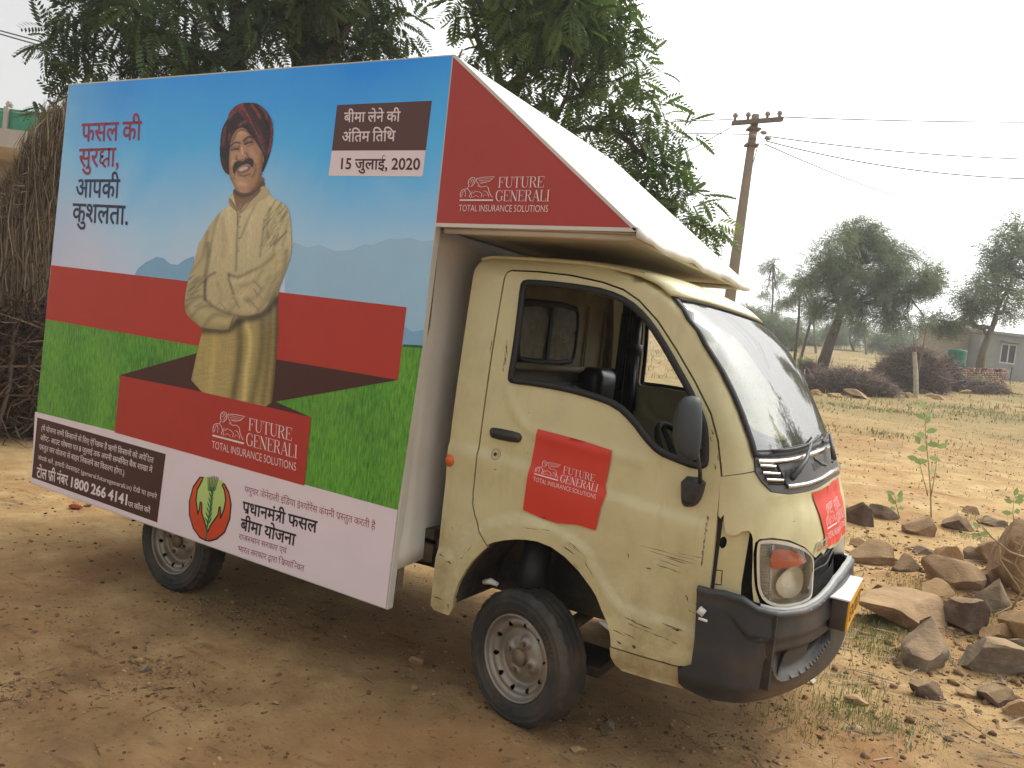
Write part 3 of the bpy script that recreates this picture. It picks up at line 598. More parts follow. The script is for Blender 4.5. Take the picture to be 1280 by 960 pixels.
cl_ = MB(); cl_.tube([(-.04, .15, .30), (-.06, .30, .82)], .035, 12); cl_.tube([(-.04, .15, .45), (-.05, .17, .72)], .055, 14); cl_.build('suspension_strut', M['rubber'], truck, True)
cl_ = MB(); cl_.box((.02, .12, .25), (.30, .34, .29)); cl_.tube([(.0, .16, .268), (.0, .70, .29)], .03, 10); cl_.build('lower_arm', M['dark'], truck)
# light-coloured bits of dried mud and cable inside the arch
cb = MB(); cb.tube([(-.24, .10, .50), (-.20, .09, .515), (-.17, .10, .505)], [.010, .014, .009], 6); cb.build('hose_end', M['plate_white'], truck, True)
cb = MB(); cb.tube([(.28, .12, .47), (.33, .11, .46), (.36, .12, .43)], [.008, .014, .006], 6); cb.build('hose_end', M['plate_white'], truck, True)
# ---- cab interior
rw = MB()
def yz_sheet(name, outer, holes, x, mat, parent, thick=.02, grid=.05):
    return sheet(name, outer, holes, lambda P, o: np.c_[np.full(len(P), x)-o*1., np.asarray(P)[:, 0], np.asarray(P)[:, 1]], mat, parent, grid, thick, .04)
rwin = smooth_poly([(.34, 1.665), (.38, 1.68), (.88, 1.705), (.93, 1.66), (.935, 1.47), (.90, 1.425), (.40, 1.415), (.34, 1.45)], 1)
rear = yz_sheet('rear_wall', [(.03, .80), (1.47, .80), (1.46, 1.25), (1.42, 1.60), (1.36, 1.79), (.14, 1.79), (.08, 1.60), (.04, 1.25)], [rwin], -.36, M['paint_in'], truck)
P_ = dens(rwin, .03); rs = MB(); rs.tube([(-.345, y, z) for y, z in P_]+[(-.345,)+P_[0]], .016, 8); rs.build('rear_window_seal', M['rubber'], rear, True)
rs = MB(); rs.box((-.352, .625, 1.42), (-.335, .655, 1.69)); rs.build('window_divider', M['rubber'], rear)
rs = MB(); rs.box((-.35, .36, 1.43), (-.346, .625, 1.68)); rs.build('rear_pane', M['pane'], rear); rs = MB(); rs.box((-.342, .655, 1.43), (-.338, .92, 1.69)); rs.build('rear_pane', M['pane'], rear)
rs = MB()
for y in (1.08, 1.30): rs.box((-.352, y, 1.30), (-.343, y+.015, 1.72))
rs.build('wall_rib', M['paint_in'], rear)
rs = MB(); rs.tube([(-.33, .02, 1.395), (-.31, .75, 1.395), (-.33, 1.48, 1.395)], .018, 8); rs.build('wall_rail', M['paint_in'], rear, True)
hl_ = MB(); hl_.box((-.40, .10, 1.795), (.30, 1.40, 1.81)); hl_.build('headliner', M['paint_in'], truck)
def seat(y0, y1):
    s = empty('seat', (0, 0, 0), 0, truck)
    b = MB(); b.box((-.28, y0, .84), (.22, y1, .98)); bevel(b.build('seat_cushion', M['seat'], s), .04, 3)
    rot = Matrix.Rotation(math.radians(-12), 3, 'Y'); b = MB(); b.box((-.30, y0+.01, .92), (-.20, y1-.01, 1.34), rot, (-.25, y0, .92)); bevel(b.build('seat_back', M['seat'], s), .04, 3)
    return s
seat(.12, .62); seat(.82, 1.36)
hd = MB(); hd.box((-.34, .98, 1.22), (-.20, 1.22, 1.415)); h_ = bevel(hd.build('headrest', M['seat'], truck), .05, 4)
pl_ = MB(); pl_.box((-.335, .10, 1.02), (-.30, 1.40, 1.33)); bevel(pl_.build('bulkhead_pad', simple('blue_grey_cloth', (104, 104, 128), .8, .1, 9), truck), .01)
dash = MB(); dash.box((.56, .05, .80), (.74, 1.45, 1.12)); dash.box((.50, .30, 1.02), (.72, .80, 1.17)); bevel(dash.build('dashboard', M['black'], truck), .03, 3)
sw = MB(); rot = Matrix.Rotation(math.radians(52), 3, 'Y'); c0 = Vector((.44, .44, 1.08)); ring = [c0+rot@Vector((.19*math.cos(a), .19*math.sin(a), 0)) for a in np.linspace(0, 2*math.pi, 33)]
sw.tube(ring, .013, 8, False); sw.tube([c0+rot@Vector((-.19, 0, 0)), c0-rot@Vector((0, 0, .03)), c0+rot@Vector((.19, 0, 0))], .012, 6); sw.tube([c0, (.62, .42, .98)], .022, 8)
sw.build('steering_wheel', M['rubber'], truck, True)
db = MB(); db.box((.30, .10, .80), (.62, 1.40, .95)); db.build('dash_base', M['void'], truck)
# far door inner bar, belt and near quarter channel
fb = MB(); fb.tube([(-.20, 1.44, 1.20), (-.205, 1.425, 1.45), (-.21, 1.41, 1.71)], .030, 8); fb.build('belt_pillar', M['rubber'], truck, True)
fb = MB(); fb.box((-.30, 1.40, 1.30), (-.27, 1.44, 1.72)); fb.tube([(-.20, 1.40, 1.50), (-.20, 1.40, 1.56)], .045, 10); fb.tube([(-.2, 1.41, 1.5), (-.19, 1.42, 1.1)], .018, 6); fb.build('seat_belt', M['rubber'], truck, True)
fp = None and sheet('far_window_pane', [(-.27, 1.33), (-.07, 1.33), (-.07, 1.745), (-.17, 1.75), (-.27, 1.745)], [], lambda P, o: np.c_[np.asarray(P)[:, 0], np.full(len(P), 1.45), np.asarray(P)[:, 1]], M['pane'], door2, .1, 0)
# ---- wheels
def tyre_mesh(lugs):
    n = 144; prof = [(.170, -.060), (.176, -.068), (.184, -.070), (.187, -.0735), (.190, -.0725), (.193, -.0735), (.214, -.0745), (.217, -.0765), (.221, -.0745), (.236, -.0725), (.239, -.0745), (.243, -.072), (.248, -.069), (.257, -.063), (.262, -.058)]
    tr = [(.266, y) for y in (-.052, -.040, -.034, -.022, -.008, .008, .022, .034, .040, .052)]; prof = prof+tr+[(r, -y) for r, y in prof[::-1]]
    V, F = lathe(prof, n); m = len(prof); V = [list(v) for v in V]
    for k in range(n):
        for j, (r, y) in enumerate(prof):
            s = 1.
            if r >= .266:
                t_ = round(abs(y), 3)
                if t_ in (.034, .008): s = .966
                elif lugs and (k//2) % 2 == 0: s = .972 if t_ > .03 else .984
                elif not lugs and (k//2+int(y > 0)) % 3 == 0: s = .982
            elif r >= .248 and (k//2) % 2 == 0: s = .955 if lugs else .985
            v = V[k*m+j]; v[0] *= s; v[2] *= s
    return V, F
def wheel_parts(root, lugs):
    V, F = tyre_mesh(lugs); t = mesh_obj('tyre', V, F, M['tyre'], root, True)
    bk = MB()
    for g0 in (0.4, 2.2, 4.3):
        for q_ in range(7):
            a = g0+q_*.085; rr_ = .204; c_, s_ = math.cos(a), math.sin(a); tx, tz = -s_, c_
            w_, h_ = .0048, .008
            P_ = [(rr_*c_+tx*w_*i+c_*h_*j, -.0735, rr_*s_+tz*w_*i+s_*h_*j) for i, j in ((-1, -1), (1, -1), (1, 1), (-1, 1))]; P2_ = [(x, -.0762, z) for x, y, z in P_]; bk.add(P_+P2_, [(4, 5, 6, 7), (0, 1, 5, 4), (1, 2, 6, 5), (2, 3, 7, 6), (3, 0, 4, 7)])
    bk_ = bk.build('sidewall_mark', M['tyre'], root); bk_['kind'] = 'stuff'
    rim = [(.172, -.060), (.171, -.068), (.166, -.071), (.162, -.066), (.160, -.052), (.154, -.044), (.148, -.040), (.142, -.044), (.134, -.046), (.124, -.040), (.116, -.026), (.112, -.016), (.106, -.014), (.092, -.020), (.080, -.028), (.060, -.032), (.044, -.034), (.034, -.034), (.001, -.034)]
    prof = []
    for i in range(len(rim)-1):
        a, b = np.array(rim[i]), np.array(rim[i+1]); k = max(1, int(np.hypot(*(b-a))/.006)); prof += [tuple(a+(b-a)*q/k) for q in range(k)]
    prof.append(rim[-1]); n = 160; V, F = lathe(prof, n); V = np.array(V); hole = []
    cs = [(.1305, 2*math.pi*(i+.3)/10) for i in range(10)]
    H = np.array([(r*math.cos(a), r*math.sin(a)) for r, a in cs]); F2 = []
    Vp = V.copy()
    for h in H:                                       # snap the ring of vertices round each vent hole on to its circle
        d = Vp[:, [0, 2]]-h; L = np.hypot(*d.T); s = (L > .0075) & (L < .0125) & (Vp[:, 1] < -.03); V[s, 0] = h[0]+d[s, 0]/L[s]*.0105; V[s, 2] = h[1]+d[s, 1]/L[s]*.0105
    for f in F:
        c = Vp[list(f)].mean(0); d = np.hypot(*(H-c[[0, 2]]).T).min()
        if not (d < .0095 and c[1] < -.03): F2.append(f)
    # four raised lug pads
    for q in range(4):
        a = math.pi/4+q*math.pi/2+.5; c = np.array([.066*math.cos(a), .066*math.sin(a)]); d = np.hypot(*(V[:, [0, 2]]-c).T); V[:, 1] -= .009*sst(.034, .016, d)
    r = mesh_obj('rim', V, F2, M['steel'], root, True)
    b = MB(); b.add(*lathe([(.165, .03), (.150, .0), (.11, .01), (.001, .01)], 32)); b.build('brake_drum', M['void'], root, True)
    hb_ = MB(); hb_.add(*lathe([(.036, -.030), (.036, -.046), (.030, -.054), (.001, -.056)], 24)); hb_.build('hub_cap', M['hub'], root, True)
    for q in range(4):
        a = math.pi/4+q*math.pi/2+.5; x, z = .058*math.cos(a), .058*math.sin(a); b = MB(); b.tube([(x, -.030, z), (x, -.056, z)], .0105, 6); b.build('lug_nut', M['hub'], root)
w0 = empty('front_wheel', (0, .086, .265), math.radians(-15), truck); wheel_parts(w0, False)
w1 = empty('rear_wheel', (-2.10, .13, .262), 0, truck); wheel_parts(w1, True)
for src, loc, rz in ((w0, (0, 1.414, .265), math.radians(-15)+math.pi), (w1, (-2.10, 1.37, .262), math.pi)):
    c = empty(src.name, loc, rz, truck)
    for ch in src.children:
        d = ch.copy(); COL.objects.link(d); d.parent = c
# ---- chassis
ch = MB(); ch.box((-2.85, .38, .42), (.3, .44, .52)); ch.box((-2.85, 1.06, .42), (.3, 1.12, .52)); ch.box((-2.7, .44, .44), (-2.64, 1.06, .50)); ch.box((-1.2, .44, .44), (-1.14, 1.06, .50)); ch.build('chassis_rail', M['dark'], truck)
ch = MB(); ch.tube([(-2.1, .2, .262), (-2.1, 1.3, .262)], .035, 10); ch.add(*lathe([(.001, -.1), (.07, -.09), (.10, -.03), (.10, .03), (.07, .09), (.001, .1)], 16)); 
nv = len(ch.V)-16*6; ch.V = ch.V[:nv]+[(v[0]-2.1, v[1]+.75, v[2]+.262) for v in ch.V[nv:]]; ch.build('rear_axle', M['dark'], truck, True)
ch = MB()
for y in (.34, 1.16): ch.tube([(-2.6, y, .42), (-2.35, y, .34), (-2.1, y, .31), (-1.85, y, .34), (-1.6, y, .42)], .022, 6)
ch.build('leaf_spring', M['dark'], truck, True)
ch = MB(); ch.tube([(-.2, .75, .32), (-2.0, .75, .28)], .03, 8); ch.build('drive_shaft', M['dark'], truck, True)
ch = MB(); ch.box((-1.5, .20, .36), (-.95, .42, .56)); bevel(ch.build('fuel_tank', M['void'], truck), .03)
ch = MB(); ch.box((-2.95, .03, .62), (-.46, 1.47, .68)); ch.box((-2.95, .03, .54), (-.46, .07, .64)); ch.box((-2.95, 1.43, .54), (-.46, 1.47, .64)); ch.build('cargo_bed', M['dark'], truck)
ch = MB(); ch.box((-.50, .10, .50), (-.40, .40, .64)); ch.box((-.50, .05, .60), (-.41, 1.45, .64)); ch.build('bed_crossmember', M['dark'], truck)
# inner guards of the rear wheels
V = []; F = []; k = 17
for i in range(k):
    a = math.pi*i/(k-1); V += [(-2.1+.34*math.cos(a), .06, .30+.31*math.sin(a)), (-2.1+.34*math.cos(a), .34, .30+.31*math.sin(a))]
for i in range(k-1): F.append((2*i, 2*i+2, 2*i+3, 2*i+1))
rg = mesh_obj('rear_mudguard', V, F, M['void'], truck, True); mirror_y(rg)
# ================================================================ lettering helpers
_tmp = {}
def text_raw(s, bold=0.):
    key = (s, bold)
    if key in _tmp: return _tmp[key]
    c = bpy.data.curves.new('lettering_outline', 'FONT'); c.body = s; c.size = 1; c.offset = bold; c.resolution_u = 3
    o = bpy.data.objects.new('lettering_outline', c); COL.objects.link(o); me = bpy.data.meshes.new_from_object(o)
    V = np.array([(v.co.x, v.co.y) for v in me.vertices]) if len(me.vertices) else np.zeros((0, 2)); F = [tuple(p.vertices) for p in me.polygons]
    bpy.data.objects.remove(o); bpy.data.curves.remove(c); bpy.data.meshes.remove(me); _tmp[key] = (V, F); return V, F
def adv(s):
    a = text_raw(s+'\u093e')[0][:, 0].max(); b = text_raw('\u093e')[0][:, 0].max(); return a-b
HEAD = text_raw('\u0915')[0][:, 1].max()          # headline height of Devanagari
CAPH = text_raw('H')[0][:, 1].max()
def clip_x(V, F, xm):
    bm = bmesh.new(); vs = [bm.verts.new((x, y, 0)) for x, y in V]
    for f in F:
        try: bm.faces.new([vs[i] for i in f])
        except ValueError: pass
    g = bm.verts[:]+bm.edges[:]+bm.faces[:]
    bmesh.ops.bisect_plane(bm, geom=g, plane_co=(xm, 0, 0), plane_no=(1, 0, 0), clear_outer=True); bm.verts.index_update()
    V2 = np.array([(v.co.x, v.co.y) for v in bm.verts]); F2 = [tuple(v.index for v in f.verts) for f in bm.faces]; bm.free(); return V2, F2
def layout(s, bold=0.):
    """Devanagari/Latin line with half letters {h:X}, rakar {r:X}, ksha {K}, tra {T}, reph {R:X}, stacked {s:XY}"""
    V = np.zeros((0, 2)); F = []; x = 0.; sw = .055+bold*1.6
    def put(v, f, dx, dy=0, k=1.):
        nonlocal V, F
        b = len(V); V = np.vstack([V, v*k+np.array([dx, dy])]); F += [tuple(i+b for i in q) for q in f]
    for tok in re.findall(r'\{[^}]*\}|[^{}]+', s):
        if tok[0] == '{':
            t = tok[1:-1]
            if t[0] == 'h':
                v, f = text_raw(t[2], bold); a = adv(t[2]); v, f = clip_x(v, f, a-.20); put(v, f, x); x += a-.205
            elif t[0] in 'rRs':
                v, f = text_raw(t[2], bold); a = adv(t[2]); put(v, f, x)
                stem = v[:, 0].max()-.14 if t[2] != '\u0915' and t[2] != '\u092b' else a*.52
                if t[0] == 'r': put(*[q for q in (np.array(stroke_poly([(stem, .20), (stem-.12, .08), (stem-.22, -.0)], sw*1.1)[0]), stroke_poly([(stem, .20), (stem-.12, .08), (stem-.22, -.0)], sw*1.1)[1])], x)
                elif t[0] == 'R': p = [(a*.55+.12*math.cos(q)*1.1, HEAD+.01+.16*math.sin(q)) for q in np.linspace(math.pi*1.0, .1, 8)]; w_ = stroke_poly(p, sw); put(np.array(w_[0]), w_[1], x)
                else: v2, f2 = text_raw(t[3], bold); put(v2, f2, x+.10, -.22, .6)
                x += a
            elif t == 'K':
                for p in ([(-.01, HEAD-.03), (.66, HEAD-.03)], [(.56, HEAD), (.56, 0)], [(.24, HEAD-.03), (.24, .50), (.14, .50), (.09, .43), (.13, .36), (.26, .35)], [(.26, .35), (.13, .31), (.08, .22), (.13, .13), (.24, .12), (.32, .20), (.42, .26), (.56, .26)], [(.24, .12), (.34, .03), (.42, -.02)]):
                    q = stroke_poly(p, sw*1.15); put(np.array(q[0]), q[1], x)
                x += .66
            elif t == 'T':
                for p in ([(.0, HEAD-.03), (.50, HEAD-.03)], [(.40, HEAD), (.40, 0)], [(.40, .36), (.08, .36)], [(.38, .34), (.20, .20), (.08, .04)]):
                    q = stroke_poly(p, sw*1.15); put(np.array(q[0]), q[1], x)
                x += .50
        else:
            for w in re.findall(r' +|[^ ]+', tok):
                if w[0] == ' ': x += .24*len(w); continue
                v, f = text_raw(w, bold)
                put(v, f, x); x += adv(w)
    return V, F, x
SERIF = {  # hand-cut letters with fine serifs: strokes (points, widths), advance
 'F': ([([(.10, 0), (.10, .7)], .085), ([(.0, .688), (.47, .688)], .024), ([(.47, .70), (.47, .53)], .024), ([(.1, .37), (.33, .37)], .022), ([(.33, .46), (.33, .28)], .022), ([(0, .012), (.22, .012)], .024)], .53),
 'U': ([([(.12, .69), (.12, .22), (.15, .10), (.22, .03), (.32, .012)], [.085, .085, .08, .06, .03]), ([(.32, .012), (.43, .04), (.50, .12), (.52, .24), (.52, .69)], [.03, .03, .028, .026, .026]), ([(.01, .688), (.24, .688)], .024), ([(.42, .688), (.62, .688)], .024)], .66),
 'T': ([([(.27, 0), (.27, .7)], .085), ([(.01, .688), (.53, .688)], .024), ([(.015, .70), (.015, .53)], .024), ([(.525, .70), (.525, .53)], .024), ([(.16, .012), (.38, .012)], .024)], .58),
 'R': ([([(.10, 0), (.10, .7)], .085), ([(0, .688), (.28, .688), (.38, .66), (.43, .60)], [.024, .024, .05, .08]), ([(.43, .60), (.44, .53), (.41, .44), (.30, .38), (.12, .37)], [.085, .085, .07, .03, .022]), ([(.27, .37), (.38, .22), (.46, .05), (.56, .01)], [.04, .085, .08, .02]), ([(0, .012), (.21, .012)], .024)], .60),
 'E': ([([(.10, 0), (.10, .7)], .085), ([(.0, .688), (.49, .688)], .024), ([(.49, .70), (.49, .54)], .024), ([(.1, .37), (.33, .37)], .022), ([(.33, .46), (.33, .28)], .022), ([(0, .012), (.50, .012)], .024), ([(.50, .17), (.50, 0)], .024)], .56),
 'G': ([([(.55, .50), (.50, .62), (.40, .69), (.31, .69)], [.024, .03, .03, .03]), ([(.31, .69), (.18, .66), (.08, .52), (.06, .35), (.08, .18), (.18, .05), (.31, .01)], [.03, .06, .085, .09, .085, .06, .03]), ([(.31, .01), (.43, .03), (.53, .10)], [.03, .03, .04]), ([(.55, .70), (.55, .50)], .024), ([(.53, .30), (.53, .05)], .085), ([(.42, .30), (.62, .30)], .024)], .67),
 'N': ([([(.09, 0), (.09, .69)], .026), ([(.09, .68), (.51, .02)], .10), ([(.53, 0), (.53, .69)], .026), ([(0, .012), (.18, .012)], .024), ([(0, .688), (.14, .688)], .024), ([(.44, .688), (.62, .688)], .024)], .66),
 'A': ([([(.07, .02), (.29, .71)], .028), ([(.29, .71), (.52, .02)], .09), ([(.14, .25), (.42, .25)], .022), ([(0, .012), (.15, .012)], .024), ([(.41, .012), (.63, .012)], .024)], .62),
 'L': ([([(.10, 0), (.10, .7)], .085), ([(0, .688), (.22, .688)], .024), ([(0, .012), (.47, .012)], .024), ([(.47, .19), (.47, 0)], .024)], .52),
 'I': ([([(.12, 0), (.12, .7)], .085), ([(0, .688), (.24, .688)], .024), ([(0, .012), (.24, .012)], .024)], .29)}
def serif(word):
    V = []; F = []; x = 0
    for ch in word:
        st, a = SERIF[ch]
        for p, w in st:
            v, f = stroke_poly([(q[0]+x, q[1]) for q in p], w); b = len(V); V += v; F += [tuple(i+b for i in q) for q in f]
        x += a
    return np.array(V), F, x
LION = [([(-.01, .02), (1.0, .02)], .075), ([(.01, .13), (.0, .30), (.03, .42), (.10, .48), (.20, .50)], .022), ([(.05, .15), (.07, .36), (.16, .44)], .016), ([(.20, .50), (.25, .62), (.22, .74), (.24, .88), (.31, .97), (.39, .96), (.43, .86), (.41, .72), (.36, .64), (.30, .58)], .024),
 ([(.27, .90), (.33, .86), (.30, .78), (.26, .76)], .016), ([(.34, .92), (.38, .82), (.35, .72)], .016), ([(.30, .70), (.36, .68)], .014), ([(.46, .92), (.70, .97), (1.0, .98), (.93, .90), (.86, .80), (.72, .74), (.58, .72)], .024), ([(.50, .88), (.70, .90), (.93, .90)], .014), ([(.52, .82), (.70, .84), (.88, .83)], .014), ([(.54, .76), (.66, .78), (.80, .77)], .014), ([(.46, .92), (.47, .80), (.52, .70), (.58, .62)], .018),
 ([(.20, .50), (.28, .40), (.31, .28), (.27, .16), (.34, .12)], .022), ([(.10, .48), (.16, .34), (.15, .16)], .018), ([(.36, .40), (.33, .26), (.36, .13)], .016), ([(.50, .62), (.62, .56), (.76, .60), (.84, .52), (.86, .38), (.92, .22), (.98, .14)], .024), ([(.38, .30), (.46, .40), (.58, .36), (.66, .28), (.64, .14)], .020), ([(.70, .40), (.78, .38), (.84, .28), (.86, .14)], .020), ([(.38, .14), (.48, .22), (.58, .14)], .016), ([(.70, .16), (.74, .26), (.80, .22)], .014)]
def logo_block():
    """winged lion, FUTURE / GENERALI and the line below, in a unit-wide box"""
    V = np.zeros((0, 2)); F = []
    def put(v, f, s, o):
        nonlocal V, F
        b = len(V); V = np.vstack([V, np.asarray(v)*s+np.array(o)]); F += [tuple(i+b for i in q) for q in f]
    for p, w in LION: v, f = stroke_poly(p, w*.85); put(v, f, np.array([.385, .262]), (.008, .118))
    v, f, x = serif('FUTURE'); put(v, f, np.array([.505/x, .115/.7]), (.44, .256))
    v, f, x = serif('GENERALI'); put(v, f, np.array([.595/x, .118/.7]), (.418, .112))
    v, f, x = layout('TOTAL INSURANCE SOLUTIONS', -.008); s = 1/v[:, 0].max(); put(v, f, np.array([s, .072/CAPH]), (0, 0))
    return V, F
LOGO = logo_block(); LOGO_H = .38
def affine(V, w, h, BL, BR, TL):
    """unit box (w wide, h high) -> the parallelogram BL, BR, TL"""
    BL, BR, TL = map(np.array, (BL, BR, TL)); return BL+np.outer(V[:, 0]/w, BR-BL)+np.outer(V[:, 1]/h, TL-BL)
def hinted(o): return o

# ================================================================ the banner box
BY, BX0, BX1, BZ0, BZ1, BYF = -.1475, -3.02, -.508, .392, 2.60, 1.62
q = {k: on_y(*p, BY)[[0, 2]] for k, p in dict(tl=(86, 105), tr=(567, 68), bl=(38.5, 604), br=(484, 762), ar=(545, 281)).items()}
def bxz(px, py): return tuple(on_y(px, py, BY)[[0, 2]])
fr = MB()
panel = MB(); T = .035
Vp = [(q['bl'][0], BY, q['bl'][1]), (q['br'][0], BY, q['br'][1]), (q['ar'][0], BY, q['ar'][1]), (q['tr'][0], BY, q['tr'][1]), (q['tl'][0], BY, q['tl'][1])]
n = 5; Vb = [(x, y+T, z) for x, y, z in Vp]
sb = mesh_obj('side_banner', Vp+Vb, [tuple(range(5)), tuple(range(9, 4, -1))]+[(i, 5+i, 5+(i+1) % 5, (i+1) % 5) for i in range(5)], M['tarp'], truck)
LAY = .0004
def on_banner(P, layer): P = np.asarray(P); return np.c_[P[:, 0], np.full(len(P), BY-LAY*layer), P[:, 1]]
def print_poly(name, pxs, layer, mat, parent=sb, smooth_n=0, grid=None):
    P = [bxz(*p) for p in pxs]
    if smooth_n: P = smooth_poly(P, smooth_n)
    V, F = tri2d(P, [], grid or .5, 5.); o = mesh_obj(name, on_banner(V, layer), F, mat, parent)
    bm = bmesh.new(); bm.from_mesh(o.data); bmesh.ops.recalc_face_normals(bm, faces=bm.faces)
    bm.faces.ensure_lookup_table()
    if bm.faces and bm.faces[0].normal.y > 0: bmesh.ops.reverse_faces(bm, faces=bm.faces)
    bm.to_mesh(o.data); bm.free(); return o
def print_text(name, s, bl, br, tl, layer, mat, bold=0., parent=sb, latin=False):
    V, F, x = layout(s, bold); o = mesh_obj(name, on_banner(affine(V, V[:, 0].max(), CAPH if latin else HEAD, bxz(*bl), bxz(*br), bxz(*tl)), layer), F, mat, parent); return o
# printed backdrop: sky fading down to pale, then field
def sky_print():
    m = NT('printed_sky'); sp = m.n.new('ShaderNodeSeparateXYZ'); m.l.new(m.tc(), sp.inputs[0])
    f = m.math('ADD', sp.outputs['Z'], m.math('MULTIPLY', m.math('SUBTRACT', m.noise(1.6, 4, .5, dist=.3), .5), .55))
    r = m.n.new('ShaderNodeMapRange'); r.inputs[1].default_value = 1.2; r.inputs[2].default_value = 2.65; m.l.new(f, r.inputs[0])
    fx = m.n.new('ShaderNodeMapRange'); fx.inputs[1].default_value = -3.1; fx.inputs[2].default_value = -2.3; m.l.new(sp.outputs['X'], fx.inputs[0])
    col = m.ramp(r.outputs[0], [(0, lin((160, 200, 232))), (.24, lin((212, 218, 238))), (.46, lin((172, 214, 244))), (.72, lin((78, 186, 252))), (1, lin((6, 146, 248)))])
    left = m.ramp(r.outputs[0], [(0, lin((212, 208, 222))), (.35, lin((190, 200, 226))), (.75, lin((140, 204, 244))), (1, lin((84, 174, 236)))])
    m.col(m.mix(fx.outputs[0], left, col)).set(rough=.42); m.bump(m.noise(1.8, 3, .5, stretch=(1.5, 1, .5)), .3, .04); return m.m
def grass_print():
    m = NT('printed_field'); n = m.noise(20, 6, .62, stretch=(5, 1, .9)); n2 = m.noise(5, 3, .5)
    c = m.ramp(n, [(.32, lin((24, 84, 20))), (.5, lin((66, 146, 34))), (.68, lin((136, 204, 66)))])
    d = m.ramp(n2, [(.3, lin((24, 104, 44))), (.65, lin((88, 168, 42)))]); e = m.ramp(m.noise(2.2, 4, .6, stretch=(1.6, 1, 1)), [(.35, 0), (.65, .5)]); c2 = m.mix(e, m.mix(.42, c, d), lin((116, 176, 58))); fdk = m.ramp(m.noise(42, 3, .6, stretch=(4, 1, .5)), [(.52, 0), (.66, .55)]); m.col(m.mix(fdk, c2, lin((18, 66, 22)))).set(rough=.45); return m.m
M['p_sky'] = sky_print(); M['p_field'] = grass_print()
M['p_mount'] = ink('printed_hills', (128, 176, 212)); M['p_mount2'] = ink('printed_far_hills', (156, 198, 226)); M['p_trees'] = ink('printed_treeline', (30, 92, 60))
M['p_red'] = ink('printed_red', (178, 50, 36)); M['p_red2'] = ink('printed_deep_red', (174, 46, 34)); M['p_maroon'] = ink('printed_maroon', (66, 28, 24)); M['p_brown'] = ink('printed_brown', (84, 52, 50))
M['p_white'] = ink('printed_white', (226, 212, 214)); M['p_pink'] = ink('printed_pale_pink', (226, 212, 218)); M['p_ink'] = ink('printed_black', (34, 24, 30)); M['p_mag'] = ink('printed_magenta', (150, 44, 76)); M['p_navy'] = ink('printed_navy', (44, 46, 78)); M['p_mag2'] = ink('printed_wine', (150, 60, 84)); M['p_lo'] = ink('printed_dark_wine', (70, 30, 34))
print_poly('printed_sky', [(86.5, 106.5), (565.5, 69.5), (544, 281), (528, 432), (57, 400)], 1, M['p_sky'])
hillsR = [(356, 352), (358, 312), (368, 303), (384, 309), (400, 306), (420, 314), (440, 312), (455, 305), (466, 306), (486, 298), (500, 299), (512, 297), (528, 302), (542, 300), (530, 415), (500, 420), (356, 400)]
print_poly('printed_far_hills', hillsR, 2, M['p_mount2'])
hills_lo = [(356, 360), (380, 340), (400, 352), (425, 330), (450, 345), (475, 336), (500, 352), (525, 338), (538, 340), (530, 415), (500, 420), (356, 400)]
print_poly('printed_hills', hills_lo, 2.5, M['p_mount2'])
hillsL = [(168, 345), (172, 336), (182, 328), (196, 321), (205, 323), (213, 330), (222, 331), (232, 324), (243, 320), (243, 372), (168, 362)]
print_poly('printed_hills', hillsL, 2, M['p_mount'])
print_poly('printed_treeline', [(500, 414), (507, 409), (516, 415), (530, 412), (528.5, 436), (500, 432)], 3, M['p_mount'])
print_poly('printed_field', [(57.5, 398), (160, 412), (245, 430), (360, 440), (505, 430.5), (528.6, 431.5), (497.3, 638), (46, 517)], 3.2, M['p_field'])
print_poly('printed_treeline', [(505, 430.5), (528.7, 432), (528.3, 435), (504, 433.5)], 4, M['p_trees'])
print_poly('printed_red_band', [(64.5, 331.5), (508.5, 384), (498, 475), (345, 449), (245, 432), (57.5, 399)], 5, M['p_red'])
print_poly('printed_ribbon_fold', [(150, 469), (262, 437), (345, 449), (498, 475), (345, 502), (388, 521)], 6, M['p_maroon'])
print_poly('printed_red_ribbon', [(151, 469.5), (240, 487), (345, 511), (389.5, 521.5), (381, 607), (144, 540.5)], 9, M['p_red2'])
print_poly('printed_white_strip', [(44.5, 514.5), (144, 539), (381, 605.5), (497.6, 637.5), (482.6, 760), (39.5, 603)], 8, M['p_pink'])
print_poly('printed_notice_box', [(47.5, 521.7), (208, 567.5), (197.3, 653), (40.6, 596.7)], 9, M['p_maroon'])
print_poly('printed_date_box', [(421.6, 131.3), (540, 126), (532.4, 188), (415, 188.4)], 3, M['p_brown'])
print_poly('printed_date_strip', [(415, 188.4), (532.4, 188), (528.5, 220.7), (411, 219.7)], 3, M['p_pink'])
# --- headline and small print
t = print_text
t('printed_headline', 'फसल की', (102, 177), (177, 175), (102.8, 155), 5, M['p_mag'], .012); t('printed_headline', 'सुर{K}ा,', (98.5, 208.7), (148.5, 208), (99.6, 186.5), 5, M['p_mag'], .012)
t('printed_headline', 'आपकी', (94.5, 246.3), (149.5, 247.3), (95.7, 224.6), 5, M['p_navy'], .012); t('printed_headline', 'कुशलता.', (90.5, 276.5), (160, 281), (91.6, 254.5), 5, M['p_navy'], .012)
t('printed_date_heading', 'बीमा लेने की', (430.3, 152.8), (500.5, 151.8), (430.9, 141.2), 5, M['p_white'], .012); t('printed_date_heading', 'अं'+'ित'+'म '+'ित'+'िथ', (427.5, 177.4), (494.5, 176.3), (428.1, 165.4), 5, M['p_white'], .012)
t('printed_date', '15 जुलाई, 2020', (423.3, 211.3), (525, 212.2), (424.1, 199.2), 5, M['p_lo'], .018)
